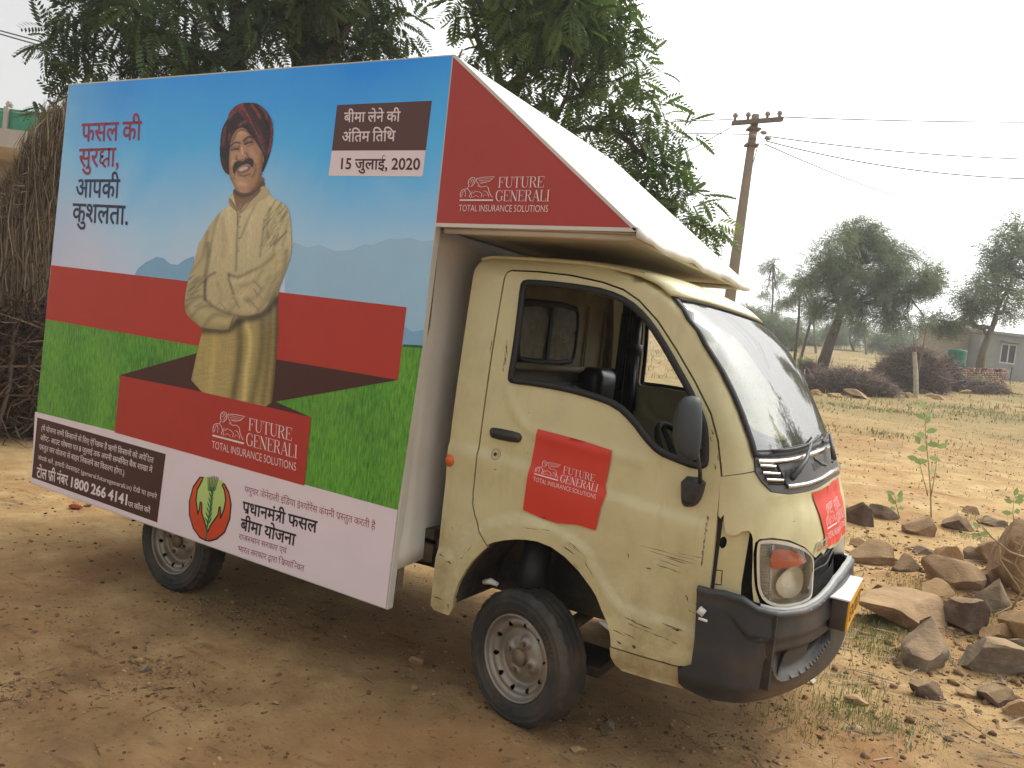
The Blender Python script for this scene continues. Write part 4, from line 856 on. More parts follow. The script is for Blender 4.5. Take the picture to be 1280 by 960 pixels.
t('printed_line', 'फ्यूचर'.replace('फ्य', '{h:फ}य')+' जेनेराली '+'इं'+'ि'+'डया इं{h:श}योरेंस कंपनी {r:प}{h:स}तुत करती है', (306.3, 615.2), (469.8, 662), (306.7, 607.6), 10, M['p_mag2'], -.002)
t('printed_scheme_name', '{r:प}धानमं{T}ी फसल', (303.6, 640), (396.8, 666), (304.6, 626.8), 10, M['p_ink'], .022); t('printed_scheme_name', 'बीमा योजना', (301, 661.5), (369.5, 682.2), (302.6, 648.3), 10, M['p_ink'], .022)
t('printed_line', 'राज{h:स}थान सरकार एवं', (299, 673.5), (358.8, 692), (299.6, 667), 10, M['p_mag2'], 0); t('printed_line', 'भारत सरकार {s:दव}ारा '+'ि'+'{r:क}या'+'ि'+'{h:न}वत', (297.8, 688.6), (380.6, 714.3), (298.5, 681.8), 10, M['p_mag2'], 0)
t('printed_notice', '(ये योजना सभी '+'ि'+'कसानों के '+'ि'+'लए ऐ'+'ि'+'{h:च}छक है ऋणी '+'ि'+'कसानों को अपे'+'ि'+'{K}त', (52.3, 537.6), (192.6, 578.8), (52.8, 531.8), 10, M['p_white'], .004)
t('printed_notice', 'ऑ{h:प}ट- आउट घोषणा प{T} 8 जुलाई तक अपनी स{h:म}बं'+'ि'+'धत बैंक शाखा में', (51, 549.6), (191, 591), (51.5, 543.8), 10, M['p_white'], .004)
t('printed_notice', '{r:प}{h:स}तुत कर योजना से बाहर '+'ि'+'नकलने का '+'ि'+'वक{h:ल}प होगा.)', (49.6, 561.2), (156, 594.5), (50, 555.2), 10, M['p_white'], .004)
t('printed_notice', 'संप{R:क} करें. हमारी वेबसाइट (general.futuregenerali.in) देखें या हमारे', (48.3, 574.2), (196.8, 623.6), (48.6, 569.4), 10, M['p_white'], .0)
t('printed_notice', 'टोल {r:फ}ी नंबर', (46.6, 596), (85.6, 607), (47.2, 584.3), 10, M['p_white'], .016); t('printed_phone_number', '1800 266 4141', (87.2, 607.6), (159.3, 631.2), (88.4, 595.8), 10, M['p_white'], .03, latin=True)
t('printed_notice', 'पर कॉल करें', (160.8, 633), (188.6, 641.5), (161.2, 626.8), 10, M['p_white'], .006)
lg = mesh_obj('printed_lion_logo', on_banner(affine(LOGO[0], 1, LOGO_H, bxz(265.3, 560), bxz(370.6, 588.6), bxz(267.5, 510.5)), 10), LOGO[1], M['p_white'], sb)
# --- scheme emblem: two hands round an ear of wheat
H = lambda X, Y: (220+X/6, 570+Y/6)
M['e_line'] = ink('printed_outline', (60, 20, 16)); M['e_wheat'] = ink('printed_wheat', (28, 112, 60)); M['e_pale'] = ink('printed_pale_green', (182, 206, 120)); M['e_awn'] = ink('printed_awn', (62, 84, 62))
def emb_mat():
    m = NT('printed_orange'); sp = m.n.new('ShaderNodeSeparateXYZ'); m.l.new(m.tc(), sp.inputs[0]); r = m.n.new('ShaderNodeMapRange'); r.inputs[1].default_value = .5; r.inputs[2].default_value = .95; m.l.new(sp.outputs['Z'], r.inputs[0])
    m.col(m.ramp(r.outputs[0], [(0, lin((200, 66, 28))), (.5, lin((222, 92, 34))), (1, lin((226, 150, 56)))])).set(rough=.5); return m.m
M['e_or'] = emb_mat()
print_poly('emblem_background', [H(150, 200), H(200, 150), H(330, 170), H(390, 220), H(400, 300), H(350, 480), H(240, 560), H(130, 420)], 9, M['e_pale'], smooth_n=1)
lh = [H(212, 160), H(185, 160), H(135, 230), H(106, 340), H(106, 440), H(135, 540), H(185, 610), H(228, 632), H(232, 600), H(236, 560), H(222, 500), H(200, 430), H(198, 350), H(188, 340), H(180, 400), H(170, 440), H(155, 330), H(165, 250), H(200, 185)]
rh = [H(358, 208), H(368, 212), H(400, 270), H(418, 360), H(408, 470), H(370, 570), H(310, 620), H(255, 636), H(228, 632), H(236, 580), H(265, 520), H(320, 440), H(330, 380), H(336, 378), H(340, 440), H(338, 470), H(365, 400), H(378, 330), H(370, 260), H(352, 220)]
for hnd in (lh, rh):
    print_poly('emblem_hand', hnd, 10, M['e_or'])
    v, f = stroke_poly([bxz(*p) for p in hnd], .0085, True); mesh_obj('emblem_outline', on_banner(v, 11), f, M['e_line'], sb)
wh = MB(); v, f = stroke_poly([bxz(*H(232, 610)), bxz(*H(238, 540)), bxz(*H(262, 400)), bxz(*H(275, 260))], [.012, .010, .008, .005]); wh.add(on_banner(v, 12), f)
for i in range(7):
    for s in (-1, 1):
        X = 248+4.6*i; Y = 500-38*i; w_ = 15-1.0*i; pp = [H(X, Y+10), H(X+s*w_, Y-8), H(X+s*(w_*1.9), Y-44), H(X+s*w_*.8, Y-30)]
        P = [bxz(*p) for p in pp]; k = len(wh.V); wh.add(on_banner(P, 12), [(0, 1, 2, 3) if s > 0 else (3, 2, 1, 0)])
wh.build('emblem_wheat', M['e_wheat'], sb)
aw = MB()
for i in range(7):
    v, f = stroke_poly([bxz(*H(248+8*i, 262)), bxz(*H(246+13*i, 146+4*abs(i-3)))], .0045); aw.add(on_banner(v, 12), f)
aw.build('emblem_awns', M['e_awn'], sb)

# ================================================================ the printed man, painted on a fine mesh
def paint_man():
    X0, X1, Y0, Y1, K = 226., 372., 122., 514., 1.7
    xs = np.arange(X0, X1, 1/K); ys = np.arange(Y0, Y1, 1/K); gx, gy = np.meshgrid(xs, ys); P = np.c_[gx.ravel(), gy.ravel()]; N = len(P)
    C = np.zeros((N, 3)); A = np.zeros(N)
    a2 = lambda L: [(200+x/4.364, 100+y/4.364) for x, y in L]
    a3 = lambda L: [(200+x/4.364, 300+y/4.364) for x, y in L]
    def sd(poly): d = pdist(P, poly, True); return np.where(inside(P, poly), d, -d)
    def fill(poly, c, soft=1., al=1., sm=1):
        poly = smooth_poly(poly, sm) if sm else poly; s = np.clip(.5+sd(poly)/soft, 0, 1)*al; C[:] = C*(1-s[:, None])+np.array(c)*s[:, None]; return s
    def line(path, w, c, al=1., soft=1., sm=1):
        path = smooth_poly(path, sm, False); d = pdist(P, path); s = np.clip(.5+(w/2-d)/soft, 0, 1)*al; C[:] = C*(1-s[:, None])+np.array(c)*s[:, None]
    def shade(path, w, k, soft, lim=None):
        path = smooth_poly(path, 2, False); d = pdist(P, path); s = np.exp(-(d/w)**2)*soft
        if lim is not None: s = s*lim
        C[:] = C*(1-s[:, None]*(1-k))
    body = a2([(375, 640), (392, 618), (408, 612), (430, 700), (470, 690), (520, 640), (560, 580), (590, 590), (600, 632), (680, 672), (710, 720), (722, 900)])+a3([(722, 20), (715, 90), (680, 190), (642, 290), (648, 480), (636, 650), (625, 800), (606, 920), (470, 885), (155, 822), (205, 590), (228, 500), (226, 480), (175, 440), (137, 400), (131, 330), (150, 220), (190, 100), (212, 10)])+a2([(220, 880), (250, 820), (320, 720), (378, 682)])
    base = np.array([196, 184, 144.])
    sb_ = fill(body, base, 1.2, 1, 1); Ab = sb_.copy(); bodym = np.clip(.5+sd(smooth_poly(body, 1))/1.2, 0, 1)
    u = (P[:, 0]-232)/133; v = (P[:, 1]-245)/265
    # cloth: lighter towards the shoulder, warm lower part, slub weave
    C += bodym[:, None]*np.outer(np.clip(.35-v, -.3, .35)*40, [1, 1, .85])
    low = sst(.5, .65, v)*bodym; C += np.outer(low, [-10, -16, -36])
    C -= np.outer(bodym*sst(.55, 1.05, u)*sst(.30, .55, v)*1., [46, 46, 34])
    sl = fbm(P[:, 0]*.16, P[:, 1]*1.25, 4)*sst(.42, .6, v)+fbm(P[:, 0]*1.1, P[:, 1]*.22, 4)*sst(.6, .4, v); C += np.outer(sl*bodym, [34, 32, 26])
    vlines = fbm(P[:, 0]*.9+7, P[:, 1]*.06, 3)*sst(.55, .7, v); C += np.outer(vlines*bodym, [20, 19, 15])
    # lower skirt folds
    for p, w, k in (([(205, 470), (180, 640), (160, 800)], 3., .80), ([(430, 440), (440, 600), (400, 860)], 5, .62), ([(470, 440), (500, 560), (470, 700), (460, 870)], 3.5, 1.22), ([(560, 440), (560, 600), (500, 880)], 5, .72), ([(600, 380), (600, 560), (560, 890)], 3.5, .8), ([(640, 330), (636, 640), (610, 900)], 3, .6), ([(300, 500), (290, 650), (270, 830)], 4, 1.12)):
        shade(a3(p), w, k, .9, bodym)
    shade(a3([(230, 492), (380, 500), (420, 440), (560, 420), (640, 320)]), 4.5, .42, .85, bodym)      # shadow line printed below the arms
    # left (viewer) sleeve
    armL = a2([(320, 722), (250, 820), (215, 900), (205, 940)])+a3([(190, 100), (150, 220), (131, 330), (140, 405), (180, 445), (230, 480), (375, 498), (385, 455), (405, 415), (300, 370), (245, 310), (250, 210), (262, 100), (270, 0)])
    fill(armL, (176, 163, 120), 1.2, .5)
    for p, w, k in (([(262, 20), (262, 120), (245, 210), (248, 300)], 1.8, .45), ([(150, 330), (220, 235), (245, 225)], 1.3, .6), ([(150, 300), (190, 240), (225, 215)], 1.2, .65), ([(160, 260), (215, 200)], 1.1, .7), ([(140, 370), (200, 310), (245, 310)], 1.5, .62), ([(170, 420), (220, 360), (280, 360)], 1.6, .65), ([(240, 470), (290, 400), (380, 410)], 2.0, .7), ([(200, 450), (150, 400), (136, 330)], 2., .72), ([(180, 160), (230, 100)], 1.4, .75), ([(300, 440), (370, 445)], 2.5, 1.15), ([(190, 380), (260, 410)], 2.5, 1.12)):
        shade(a3(p), w*1.5, k, .46, bodym)
    line(a3([(228, 482), (378, 498)]), .8, (96, 78, 44), .9); line(a3([(378, 498), (392, 440), (405, 415)]), .9, (84, 66, 38), .9)
    # right (viewer) forearm over the chest
    armR = a3([(250, 240), (262, 195), (300, 176), (378, 186), (430, 205), (500, 165), (560, 120), (600, 60), (700, 40), (712, 100), (670, 210), (600, 330), (560, 385), (525, 405), (470, 420), (380, 400), (300, 370), (246, 325)])
    fill(armR, (192, 178, 134), 1.2, .7)
    armm = np.clip(.5+sd(smooth_poly(armR, 1))/1.2, 0, 1); C += np.outer(fbm(P[:, 0]*.5+P[:, 1]*.35, P[:, 1]*.12-P[:, 0]*.12, 3)*armm, [36, 34, 28])
    for p, w, k in (([(376, 186), (378, 230), (400, 290)], 1.1, .45), ([(300, 178), (262, 197), (246, 240), (246, 325)], 1.2, .42), ([(246, 325), (300, 372), (380, 402), (470, 422), (530, 405)], 1.5, .5), ([(400, 300), (420, 345), (380, 385)], 2, .75), ([(520, 160), (580, 130), (620, 80)], 1.5, .62), ([(500, 190), (450, 220), (385, 225)], 2.5, 1.14), ([(560, 160), (520, 230), (440, 250)], 1.6, .78), ([(600, 200), (540, 300), (470, 330)], 1.8, .78), ([(640, 180), (590, 300), (540, 380)], 2.2, .75), ([(310, 230), (340, 300), (320, 350)], 1.8, .82), ([(480, 280), (400, 330)], 2.2, 1.1), ([(690, 60), (680, 190), (600, 330)], 2.2, .62), ([(378, 190), (430, 207), (500, 167)], 1.4, .5)):
        shade(a3(p), w*1.5, k, .46, bodym)
    # chest: placket, folds
    for p, w, k in (([(430, 720), (420, 860), (415, 1040)], 1.1, .52), ([(560, 600), (480, 760), (440, 860)], 1.0, .62), ([(440, 720), (520, 660), (560, 640)], 1.3, .55), ([(570, 760), (555, 900), (545, 960)], 1.2, .6), ([(600, 700), (580, 800), (590, 860)], 1.5, .7), ([(660, 690), (600, 820), (570, 900)], 1.6, .72), ([(690, 720), (640, 830), (620, 930)], 1.5, .74), ([(700, 760), (670, 900)], 1.6, .74), ([(320, 730), (290, 830), (270, 960)], 1.3, .62), ([(260, 830), (245, 900), (235, 960)], 1.4, .66), ([(340, 760), (350, 860), (345, 960)], 2.4, .84), ([(500, 720), (490, 840), (480, 960)], 2.2, 1.1), ([(370, 700), (385, 800), (390, 940)], 2.4, 1.1), ([(640, 740), (650, 860)], 2.2, 1.1)):
        shade(a2(p), w*1.45, k, .46, bodym)
    for y in (745, 800, 862, 930): line(a2([(436-(y-745)*.05, y), (439-(y-745)*.05, y+3)]), 1.2, (110, 94, 60), .8, 1, 0)
    # neck and face
    a4 = lambda L: [(265+x/8.722, 120+y/8.722) for x, y in L]
    neck = a2([(392, 590), (405, 650), (426, 728), (455, 700), (510, 655), (575, 600), (565, 510), (480, 560)])
    Ab = np.maximum(Ab, fill(neck, (140, 110, 88), 1.)); nm = np.clip(.5+sd(neck), 0, 1); shade(a2([(400, 600), (440, 636), (500, 622), (560, 560)]), 3.0, .62, .9, nm); shade(a2([(440, 680), (430, 720)]), 1.6, 1.25, .8, nm)
    Ab = np.maximum(Ab, fill(a2([(428, 726), (418, 690), (378, 636), (372, 664), (384, 690)]), (158, 144, 106), 1.)); line(a2([(378, 640), (408, 690), (424, 728), (422, 790)]), .7, (84, 70, 48), .8)
    Ab = np.maximum(Ab, fill(a2([(552, 575), (592, 590), (602, 634), (530, 668), (440, 730), (450, 690), (505, 650), (545, 615)]), (190, 176, 138), 1.)); line(a2([(550, 600), (500, 652), (440, 724)]), .7, (84, 68, 46), .75)
    face = a4([(170, 480), (225, 380), (290, 325), (350, 320), (435, 390), (500, 470), (560, 560), (590, 640), (590, 700), (556, 760), (545, 850), (528, 940), (490, 1010), (440, 1045), (370, 1058), (300, 1050), (255, 1020), (225, 960), (190, 890), (166, 800), (158, 690)])
    Ab = np.maximum(Ab, fill(face, (188, 150, 122), 1.)); fm = np.clip(.5+sd(smooth_poly(face, 1))/1., 0, 1)
    C -= np.outer(fm*sst(-.2, 1., (P[:, 0]-300)/30)*1., [22, 22, 20])
    for p, w, k in (([(190, 560), (186, 760), (215, 930), (280, 1040)], 2.2, .76), ([(560, 640), (556, 780), (520, 960), (440, 1040)], 3.4, .66), ([(290, 400), (360, 400)], 3., 1.14), ([(322, 560), (332, 630)], 1.1, 1.30), ([(225, 700), (205, 760)], 1.6, 1.12), ([(430, 600), (480, 680), (470, 740)], 3.4, 1.12), ([(270, 650), (262, 690)], 1.1, .66), ([(372, 620), (400, 670)], 1.1, .62), ([(470, 740), (475, 820), (440, 880)], 1.3, .74), ([(290, 860), (350, 875), (410, 850)], 1.4, .66), ([(300, 950), (370, 965)], 2.8, 1.16), ([(215, 500), (290, 350), (420, 400), (540, 580)], 1.5, .6), ([(300, 540), (296, 600)], 1.1, .78), ([(250, 840), (240, 900)], 1.3, .8)):
        shade(a4(p), w, k, .85, fm)
    line(a4([(206, 545), (232, 514), (270, 504), (306, 512)]), 2.1, (58, 46, 42), .78, 1.8); line(a4([(346, 488), (378, 458), (412, 442), (440, 452)]), 2.4, (50, 40, 38), .82, 1.8); shade(a4([(222, 560), (290, 556)]), 2.6, .74, .8, fm); shade(a4([(356, 505), (440, 480)]), 2.6, .72, .8, fm)
    line(a4([(216, 590), (245, 578), (284, 578)]), 2.3, (52, 42, 40), .85, 1.6); line(a4([(358, 524), (390, 512), (438, 502)]), 2.4, (48, 38, 36), .88, 1.6); line(a4([(226, 590), (236, 587)]), .9, (190, 176, 164), .55, .8, 0); line(a4([(398, 515), (410, 511)]), .9, (190, 176, 164), .5, .8, 0)
    line(a4([(222, 612), (262, 604)]), .8, (130, 108, 92), .6); line(a4([(380, 548), (430, 534), (470, 512)]), .8, (84, 62, 50), .7); line(a4([(400, 482), (428, 478)]), .9, (168, 150, 136), .6)
    line(a4([(266, 690), (300, 700), (340, 694), (376, 668)]), 1.1, (92, 66, 54), .7)
    fill(a4([(232, 840), (222, 785), (240, 732), (276, 702), (318, 712), (345, 706), (382, 676), (428, 676), (456, 706), (452, 762), (436, 782), (418, 752), (385, 738), (340, 752), (296, 776), (262, 820), (246, 852)]), (46, 40, 42), 1.8, .9)
    fill(a4([(262, 830), (300, 790), (345, 764), (400, 758), (428, 775), (405, 815), (350, 845), (295, 852)]), (112, 72, 68), 1.2, .75)
    fill(a4([(286, 806), (318, 782), (352, 768), (396, 772), (392, 792), (346, 812), (304, 826)]), (222, 206, 204), 1.3, .85)
    line(a4([(290, 846), (345, 838), (400, 806)]), 1.3, (176, 120, 108), .6)
    fill(a4([(552, 640), (575, 660), (574, 710), (556, 730)]), (160, 122, 92), 1.)
    tb = a4([(190, 865), (150, 850), (112, 790), (86, 700), (84, 560), (92, 430), (115, 330), (170, 240), (180, 190), (230, 120), (300, 80), (380, 68), (470, 70), (545, 105), (610, 180), (655, 260), (668, 350), (665, 470), (645, 590), (610, 700), (575, 790), (545, 850), (548, 770), (572, 700), (556, 630), (520, 560), (470, 480), (420, 415), (352, 345), (292, 348), (240, 400), (206, 480), (196, 560), (182, 680), (184, 780)])
    Ab = np.maximum(Ab, fill(tb, (38, 36, 44), 1.2)); tm = np.clip(.5+sd(smooth_poly(tb, 1))/1.2, 0, 1)
    chk = .75+.9*(fbm(P[:, 0]*1.1+P[:, 1]*.3, P[:, 1]*1.3, 3)+.15*np.sin(P[:, 0]*2.8+P[:, 1]*1.2)*np.sin(P[:, 1]*2.4-P[:, 0]))
    for p, w, c in (([(330, 120), (390, 200), (450, 310), (500, 400), (545, 500)], 3.6, (164, 66, 68)), ([(430, 95), (480, 150), (520, 230)], 2.6, (172, 70, 70)), ([(520, 100), (580, 170), (600, 250)], 1.8, (150, 70, 74)), ([(190, 235), (215, 170), (270, 115), (330, 100)], 2.6, (176, 72, 70)), ([(215, 200), (260, 170), (310, 150)], 1.4, (150, 74, 66)), ([(296, 318), (330, 290), (370, 280)], 2.2, (156, 72, 78)), ([(120, 540), (128, 420), (150, 340)], 2.2, (146, 62, 68)), ([(185, 480), (192, 420)], 2.2, (140, 66, 70)), ([(120, 700), (130, 780), (170, 840)], 2.2, (112, 50, 54)), ([(645, 260), (662, 370), (645, 520), (612, 620)], 2.2, (160, 60, 70)), ([(540, 470), (575, 560), (585, 640)], 2.0, (104, 60, 62)), ([(460, 320), (510, 440), (560, 600)], 1.2, (128, 82, 84)), ([(250, 150), (320, 180), (350, 240)], 1.6, (120, 58, 62))):
        d = pdist(P, smooth_poly(a4(p), 2, False)); s = np.exp(-(d/w)**2)*.95*tm; cc_ = 1.12* np.array(c)[None]*np.clip(chk, .4, 1.4)[:, None]*.92+np.array([0, 8, 8]); C[:] = C*(1-s[:, None])+cc_*s[:, None]
    for p, w in (([(370, 130), (430, 240), (470, 330), (520, 430)], .8), ([(240, 260), (300, 230), (340, 250)], 1.2), ([(160, 330), (170, 420), (165, 500)], .8), ([(470, 100), (560, 210), (610, 330)], 1.4), ([(400, 100), (340, 110)], .9), ([(215, 300), (240, 360)], 1.4)):
        d = pdist(P, smooth_poly(a4(p), 2, False)); s = np.exp(-(d/w)**2)*.8*tm; C[:] = C*(1-s[:, None])+np.array((20, 20, 26))*s[:, None]
    C += np.outer((fbm(P[:, 0]*1.9, P[:, 1]*1.9, 3))*tm, [88, 60, 62]); pl_ = (np.sin(P[:, 0]*3.4+P[:, 1]*1.7) > .25)*1.*(np.sin(P[:, 1]*3.1-P[:, 0]*1.3) > .0); C += np.outer(pl_*tm, [20, -4, -2]); C += np.outer(fbm(P[:, 0]*.7+3, P[:, 1]*.7, 3)*fm, [26, 22, 18])
    rf = np.random.default_rng(5)
    for _ in range(46):                                   # fine creases of the sleeves, printed
        if _ < 24: x, y, an, l = 334+rf.uniform(-6, 24), 256+rf.uniform(0, 50), 1.0+rf.normal()*.12, rf.uniform(7, 16)
        elif _ < 36: x, y, an, l = 235+rf.uniform(0, 16), 340+rf.uniform(0, 44), .62+rf.normal()*.10, rf.uniform(5, 11)
        else: x, y, an, l = 275+rf.uniform(0, 50), 350+rf.uniform(0, 34), -1.0+rf.normal()*.12, rf.uniform(5, 12)
        shade([(x+l*math.cos(an+math.pi/2*0), y-l*math.sin(an)), (x, y), (x-l*.5*math.cos(an)-1, y+l*.5*math.sin(an))], rf.uniform(.6, 1.0), rf.uniform(.66, .8), .6, bodym)
    C[:] = np.clip(C, 4, 250); alpha = np.maximum(Ab, 0)
    keep = (alpha > .5).reshape(gx.shape); h, w = gx.shape; ids = np.arange(N).reshape(h, w)
    kq = keep[:-1, :-1] & keep[1:, :-1] & keep[:-1, 1:] & keep[1:, 1:]; F = np.c_[ids[:-1, :-1][kq], ids[1:, :-1][kq], ids[1:, 1:][kq], ids[:-1, 1:][kq]]
    used = np.unique(F); rem = np.full(N, -1); rem[used] = np.arange(len(used)); F = rem[F]; Q = P[used]
    d = FWD+np.outer((Q[:, 0]-640)/FPX, RGT)-np.outer((Q[:, 1]-480)/FPX, UPV); W = CAM+d*((BY-LAY*7.5-CAM[1])/d[:, 1])[:, None]
    cc = C[used]/255; cc = np.where(cc <= .04045, cc/12.92, ((cc+.055)/1.055)**2.4)
    m = NT('printed_photo_ink'); vc = m.n.new('ShaderNodeVertexColor'); vc.layer_name = 'tint'; m.col(vc.outputs[0]).set(rough=.55)
    o = np_mesh('printed_man', W, F, m.m, sb, tint=cc)
    # upper part overlaps the ribbon behind and stops at the front ribbon
    return o
pman = paint_man()

# ================================================================ the box's other walls and the awning
def quad_sheet(name, P00, P10, P11, P01, mat, parent, n=10, m=10, wob=.0, thick=.004, seed=0):
    P00, P10, P11, P01 = map(np.array, (P00, P10, P11, P01)); nn = np.cross(P10-P00, P01-P00); nn = nn/np.linalg.norm(nn); V = []; F = []
    for i in range(n+1):
        for j in range(m+1):
            a, b = i/n, j/m; p = (P00*(1-a)+P10*a)*(1-b)+(P01*(1-a)+P11*a)*b
            V.append(p+nn*wob*(float(fbm(np.array([a*3.1+seed]), np.array([b*3.1+seed*2]), 3)[0]))*math.sin(math.pi*min(1, max(0, a)))*math.sin(math.pi*b)*2)
    for i in range(n):
        for j in range(m): k = i*(m+1)+j; F.append((k, k+m+1, k+m+2, k+1))
    o = mesh_obj(name, V, F, mat, parent, True)
    if thick: s = o.modifiers.new('thickness', 'SOLIDIFY'); s.thickness = thick; s.offset = 0
    return o
Z0, Z1 = BZ0, BZ1; xr, xf = -3.00, -.520
quad_sheet('rear_wall', (xr, BY+.04, .45), (xr, BYF, .45), (xr, BYF, Z1-.02), (xr, BY+.04, Z1-.02), M['tarp'], truck, wob=.03)
quad_sheet('far_wall', (xr, BYF, .45), (xf, BYF, .45), (xf, BYF, Z1-.02), (xr, BYF, Z1-.02), M['tarp'], truck, wob=.03)
quad_sheet('box_roof', (xr, BY+.03, Z1-.025), (xf, BY+.03, Z1-.03), (xf, BYF, Z1-.03), (xr, BYF, Z1-.025), M['tarp'], truck, wob=.03)
# front wall: tarpaulin behind the cab, its lower edge cut off and lifting away towards the middle
V = []; F = []; nn_, mm = 26, 22
for i in range(nn_+1):
    y = BY+.03+(BYF-BY-.03)*i/nn_; bt = .545+.0*y+.17*float(sst(.05, .38, y))+.02*math.sin(9*y)
    for j in range(mm+1):
        b = j/mm; z = bt+(1.915-bt)*b; x = xf-.006+.020*math.sin(5.5*y+1.)*(1-b)**.7*float(sst(-.12, 0, y))+.012*float(fbm(np.array([y*2.5]), np.array([z*1.8]), 3)[0])
        V.append((x, y, z))
for i in range(nn_):
    for j in range(mm): k = i*(mm+1)+j; F.append((k, k+mm+1, k+mm+2, k+1))
fw = mesh_obj('front_wall', V, F, M['tarp_dirty'] if 'tarp_dirty' in M else M['tarp'], truck, True); s_ = fw.modifiers.new('thickness', 'SOLIDIFY'); s_.thickness = .004
AZ, AX, AYF = 1.922, .343, 1.50
T0 = (-.4945, BY, 2.582); T1 = (-.53, BYF-.06, 2.585)
# side triangle
tri = [bxz(567, 68.5), bxz(545, 281), bxz(795, 287.5)]
Pn = [(tri[0][0]-.0, tri[0][1]), (tri[1][0]+.001, tri[1][1]), (tri[2][0], tri[2][1])]
aw_s = sheet('awning_side', Pn, [], lambda P, o: np.c_[np.asarray(P)[:, 0], BY-.001-o+.006*fbm(np.asarray(P)[:, 0]*3.2, np.asarray(P)[:, 1]*3.2, 3)*sst(0, .1, pdist(P, Pn, True)), np.asarray(P)[:, 1]], M['flag_red'], truck, .05, .006)
LA = affine(LOGO[0], 1, LOGO_H, bxz(574.3, 264.6), bxz(685.8, 265.6), bxz(577.3, 221.5)); mesh_obj('lion_logo', np.c_[LA[:, 0], np.full(len(LA), BY-.007), LA[:, 1]], LOGO[1], M['white_ink'], aw_s)
hem = MB(); 
def hemstrip(a, b, w): 
    v, f = stroke_poly([a, b], w); return on_banner(v, 5.5), f
hem.add(*hemstrip((Pn[1][0], Pn[1][1]), (Pn[2][0], Pn[2][1]), .014)); hem.add(*hemstrip((Pn[2][0], Pn[2][1]), (Pn[0][0]+.004, Pn[0][1]-.004), .012)); hem.build('awning_hem', M['tarp'], aw_s)
F0 = np.array((AX, BY, AZ+.003)); F1 = np.array((AX, AYF, AZ+.004)); U0 = np.array((tri[0][0], BY, tri[0][1])); U1 = np.array((-.49, AYF, 2.572))
top = quad_sheet('awning_top', U0, F0, F1, U1, M['tarp'], truck, 16, 20, .035, .004, 3)
und = quad_sheet('awning_underside', (xf+.01, BY+.012, AZ-.004), (AX-.01, BY+.012, AZ-.006), (AX-.01, AYF-.01, AZ-.002), (xf+.01, AYF-.01, AZ+.004), M['tarp_in'], truck, 12, 16, -.028, .004, 6)
lip = MB(); P = [F0+(F1-F0)*k/20+np.array([.004*math.sin(k*1.7), 0, -.012+.006*math.sin(k*.9+1)]) for k in range(21)]
lip.add([tuple(p+np.array([.006, 0, .016])) for p in P]+[tuple(p+np.array([.008, 0, -.020-.004*math.sin(i*2.1)])) for i, p in enumerate(P)], [(i, i+21, i+22, i+1) for i in range(20)])
lp = lip.build('awning_lip', M['tarp'], truck, True); s_ = lp.modifiers.new('thickness', 'SOLIDIFY'); s_.thickness = .006
bt2 = MB(); bt2.tube([(tri[1][0]+.02, BY+.04, AZ-.018), (AX-.02, BY+.04, AZ-.018)], .012, 6); bt2.tube([(AX-.02, BY+.03, AZ-.018), (AX-.02, AYF-.03, AZ-.018)], .012, 6); bt2.tube([(tri[1][0]+.02, AYF-.04, AZ-.014), (AX-.02, AYF-.04, AZ-.014)], .012, 6); bt2.build('awning_batten', M['tarp_in'], truck, True)
far_tri = sheet('awning_far_side', [(U1[0], U1[2]), (U1[0], AZ), (AX, AZ)], [], lambda P, o: np.c_[np.asarray(P)[:, 0], np.full(len(P), AYF+.004+o), np.asarray(P)[:, 1]], M['flag_red'], truck, .2, .004)
pst = MB()
for x, y in ((-2.96, BY+.06), (-.545, BY+.06), (-2.96, BYF-.03), (-.545, BYF-.03), (-1.75, BY+.06)): pst.box((x-.02, y-.02, .44), (x+.02, y+.02, 2.56))
for o_ in pst.V[:0]: pass
for i in range(5):
    pp = MB(); pp.V = [v for v in pst.V[i*8:(i+1)*8]]; pp.F = [tuple(k-i*8 for k in f) for f in pst.F[i*6:(i+1)*6]]; pp.build('frame_post', M['wood'], truck)

# ---- stickers and letters on the cab
st_poly = G['sticker']
def stick_map(P, o): P = np.asarray(P); return surf(P[:, 0], P[:, 1], relief(P)+.0050+.0025*np.sin(P[:, 1]*22+P[:, 0]*6)*sst(0, .03, pdist(P, st_poly, True))+np.minimum(o, 0)*0)
stk = sheet('door_sticker', st_poly, [], stick_map, M['red'], door, .014, 0, .02)
def hxz(px, py): return tuple(on_y(px, py, 0.)[[0, 2]])
LV = affine(LOGO[0], 1, LOGO_H, hxz(669, 600.5), hxz(746.5, 623.2), hxz(672.2, 572.5)); A_ = stick_map(LV, 0.); A_[:, 1] -= .0030
mesh_obj('sticker_logo', A_, LOGO[1], M['white_ink'], stk)
hs_poly = [(.458, 1.073), (1.30, 1.083), (1.72, 1.082), (1.62, .96), (1.527, 0.868), (1.1, .862), (.634, .866), (.55, .97)]
def hs_map(P, o): return map_s(P, .0035+hood_d(P)+.002*np.sin(np.asarray(P)[:, 0]*14)+min(o, 0)*0)
hst = sheet('bonnet_sticker', hs_poly, [], hs_map, M['red'], hood, .02, 0, .03)
LV = affine(LOGO[0], 1, LOGO_H, (.66, .895), (1.45, .900), (.585, 1.02)); mesh_obj('sticker_logo', map_s(LV, .0058+hood_d(LV)+.002*np.sin(LV[:, 0]*14)), LOGO[1], M['white_ink'], hst)
for (s0, s1, z0) in ((.245, .375, 1.132), (.52, .80, 1.142)):
    V, F, x = layout('TATA', .02); LV = affine(V, x, CAPH, (s0, z0), (s1, z0+.012), (s0+.006, z0+.026)); mesh_obj('badge_lettering', map_s(LV, .0085), F, M['rubber'], grille)
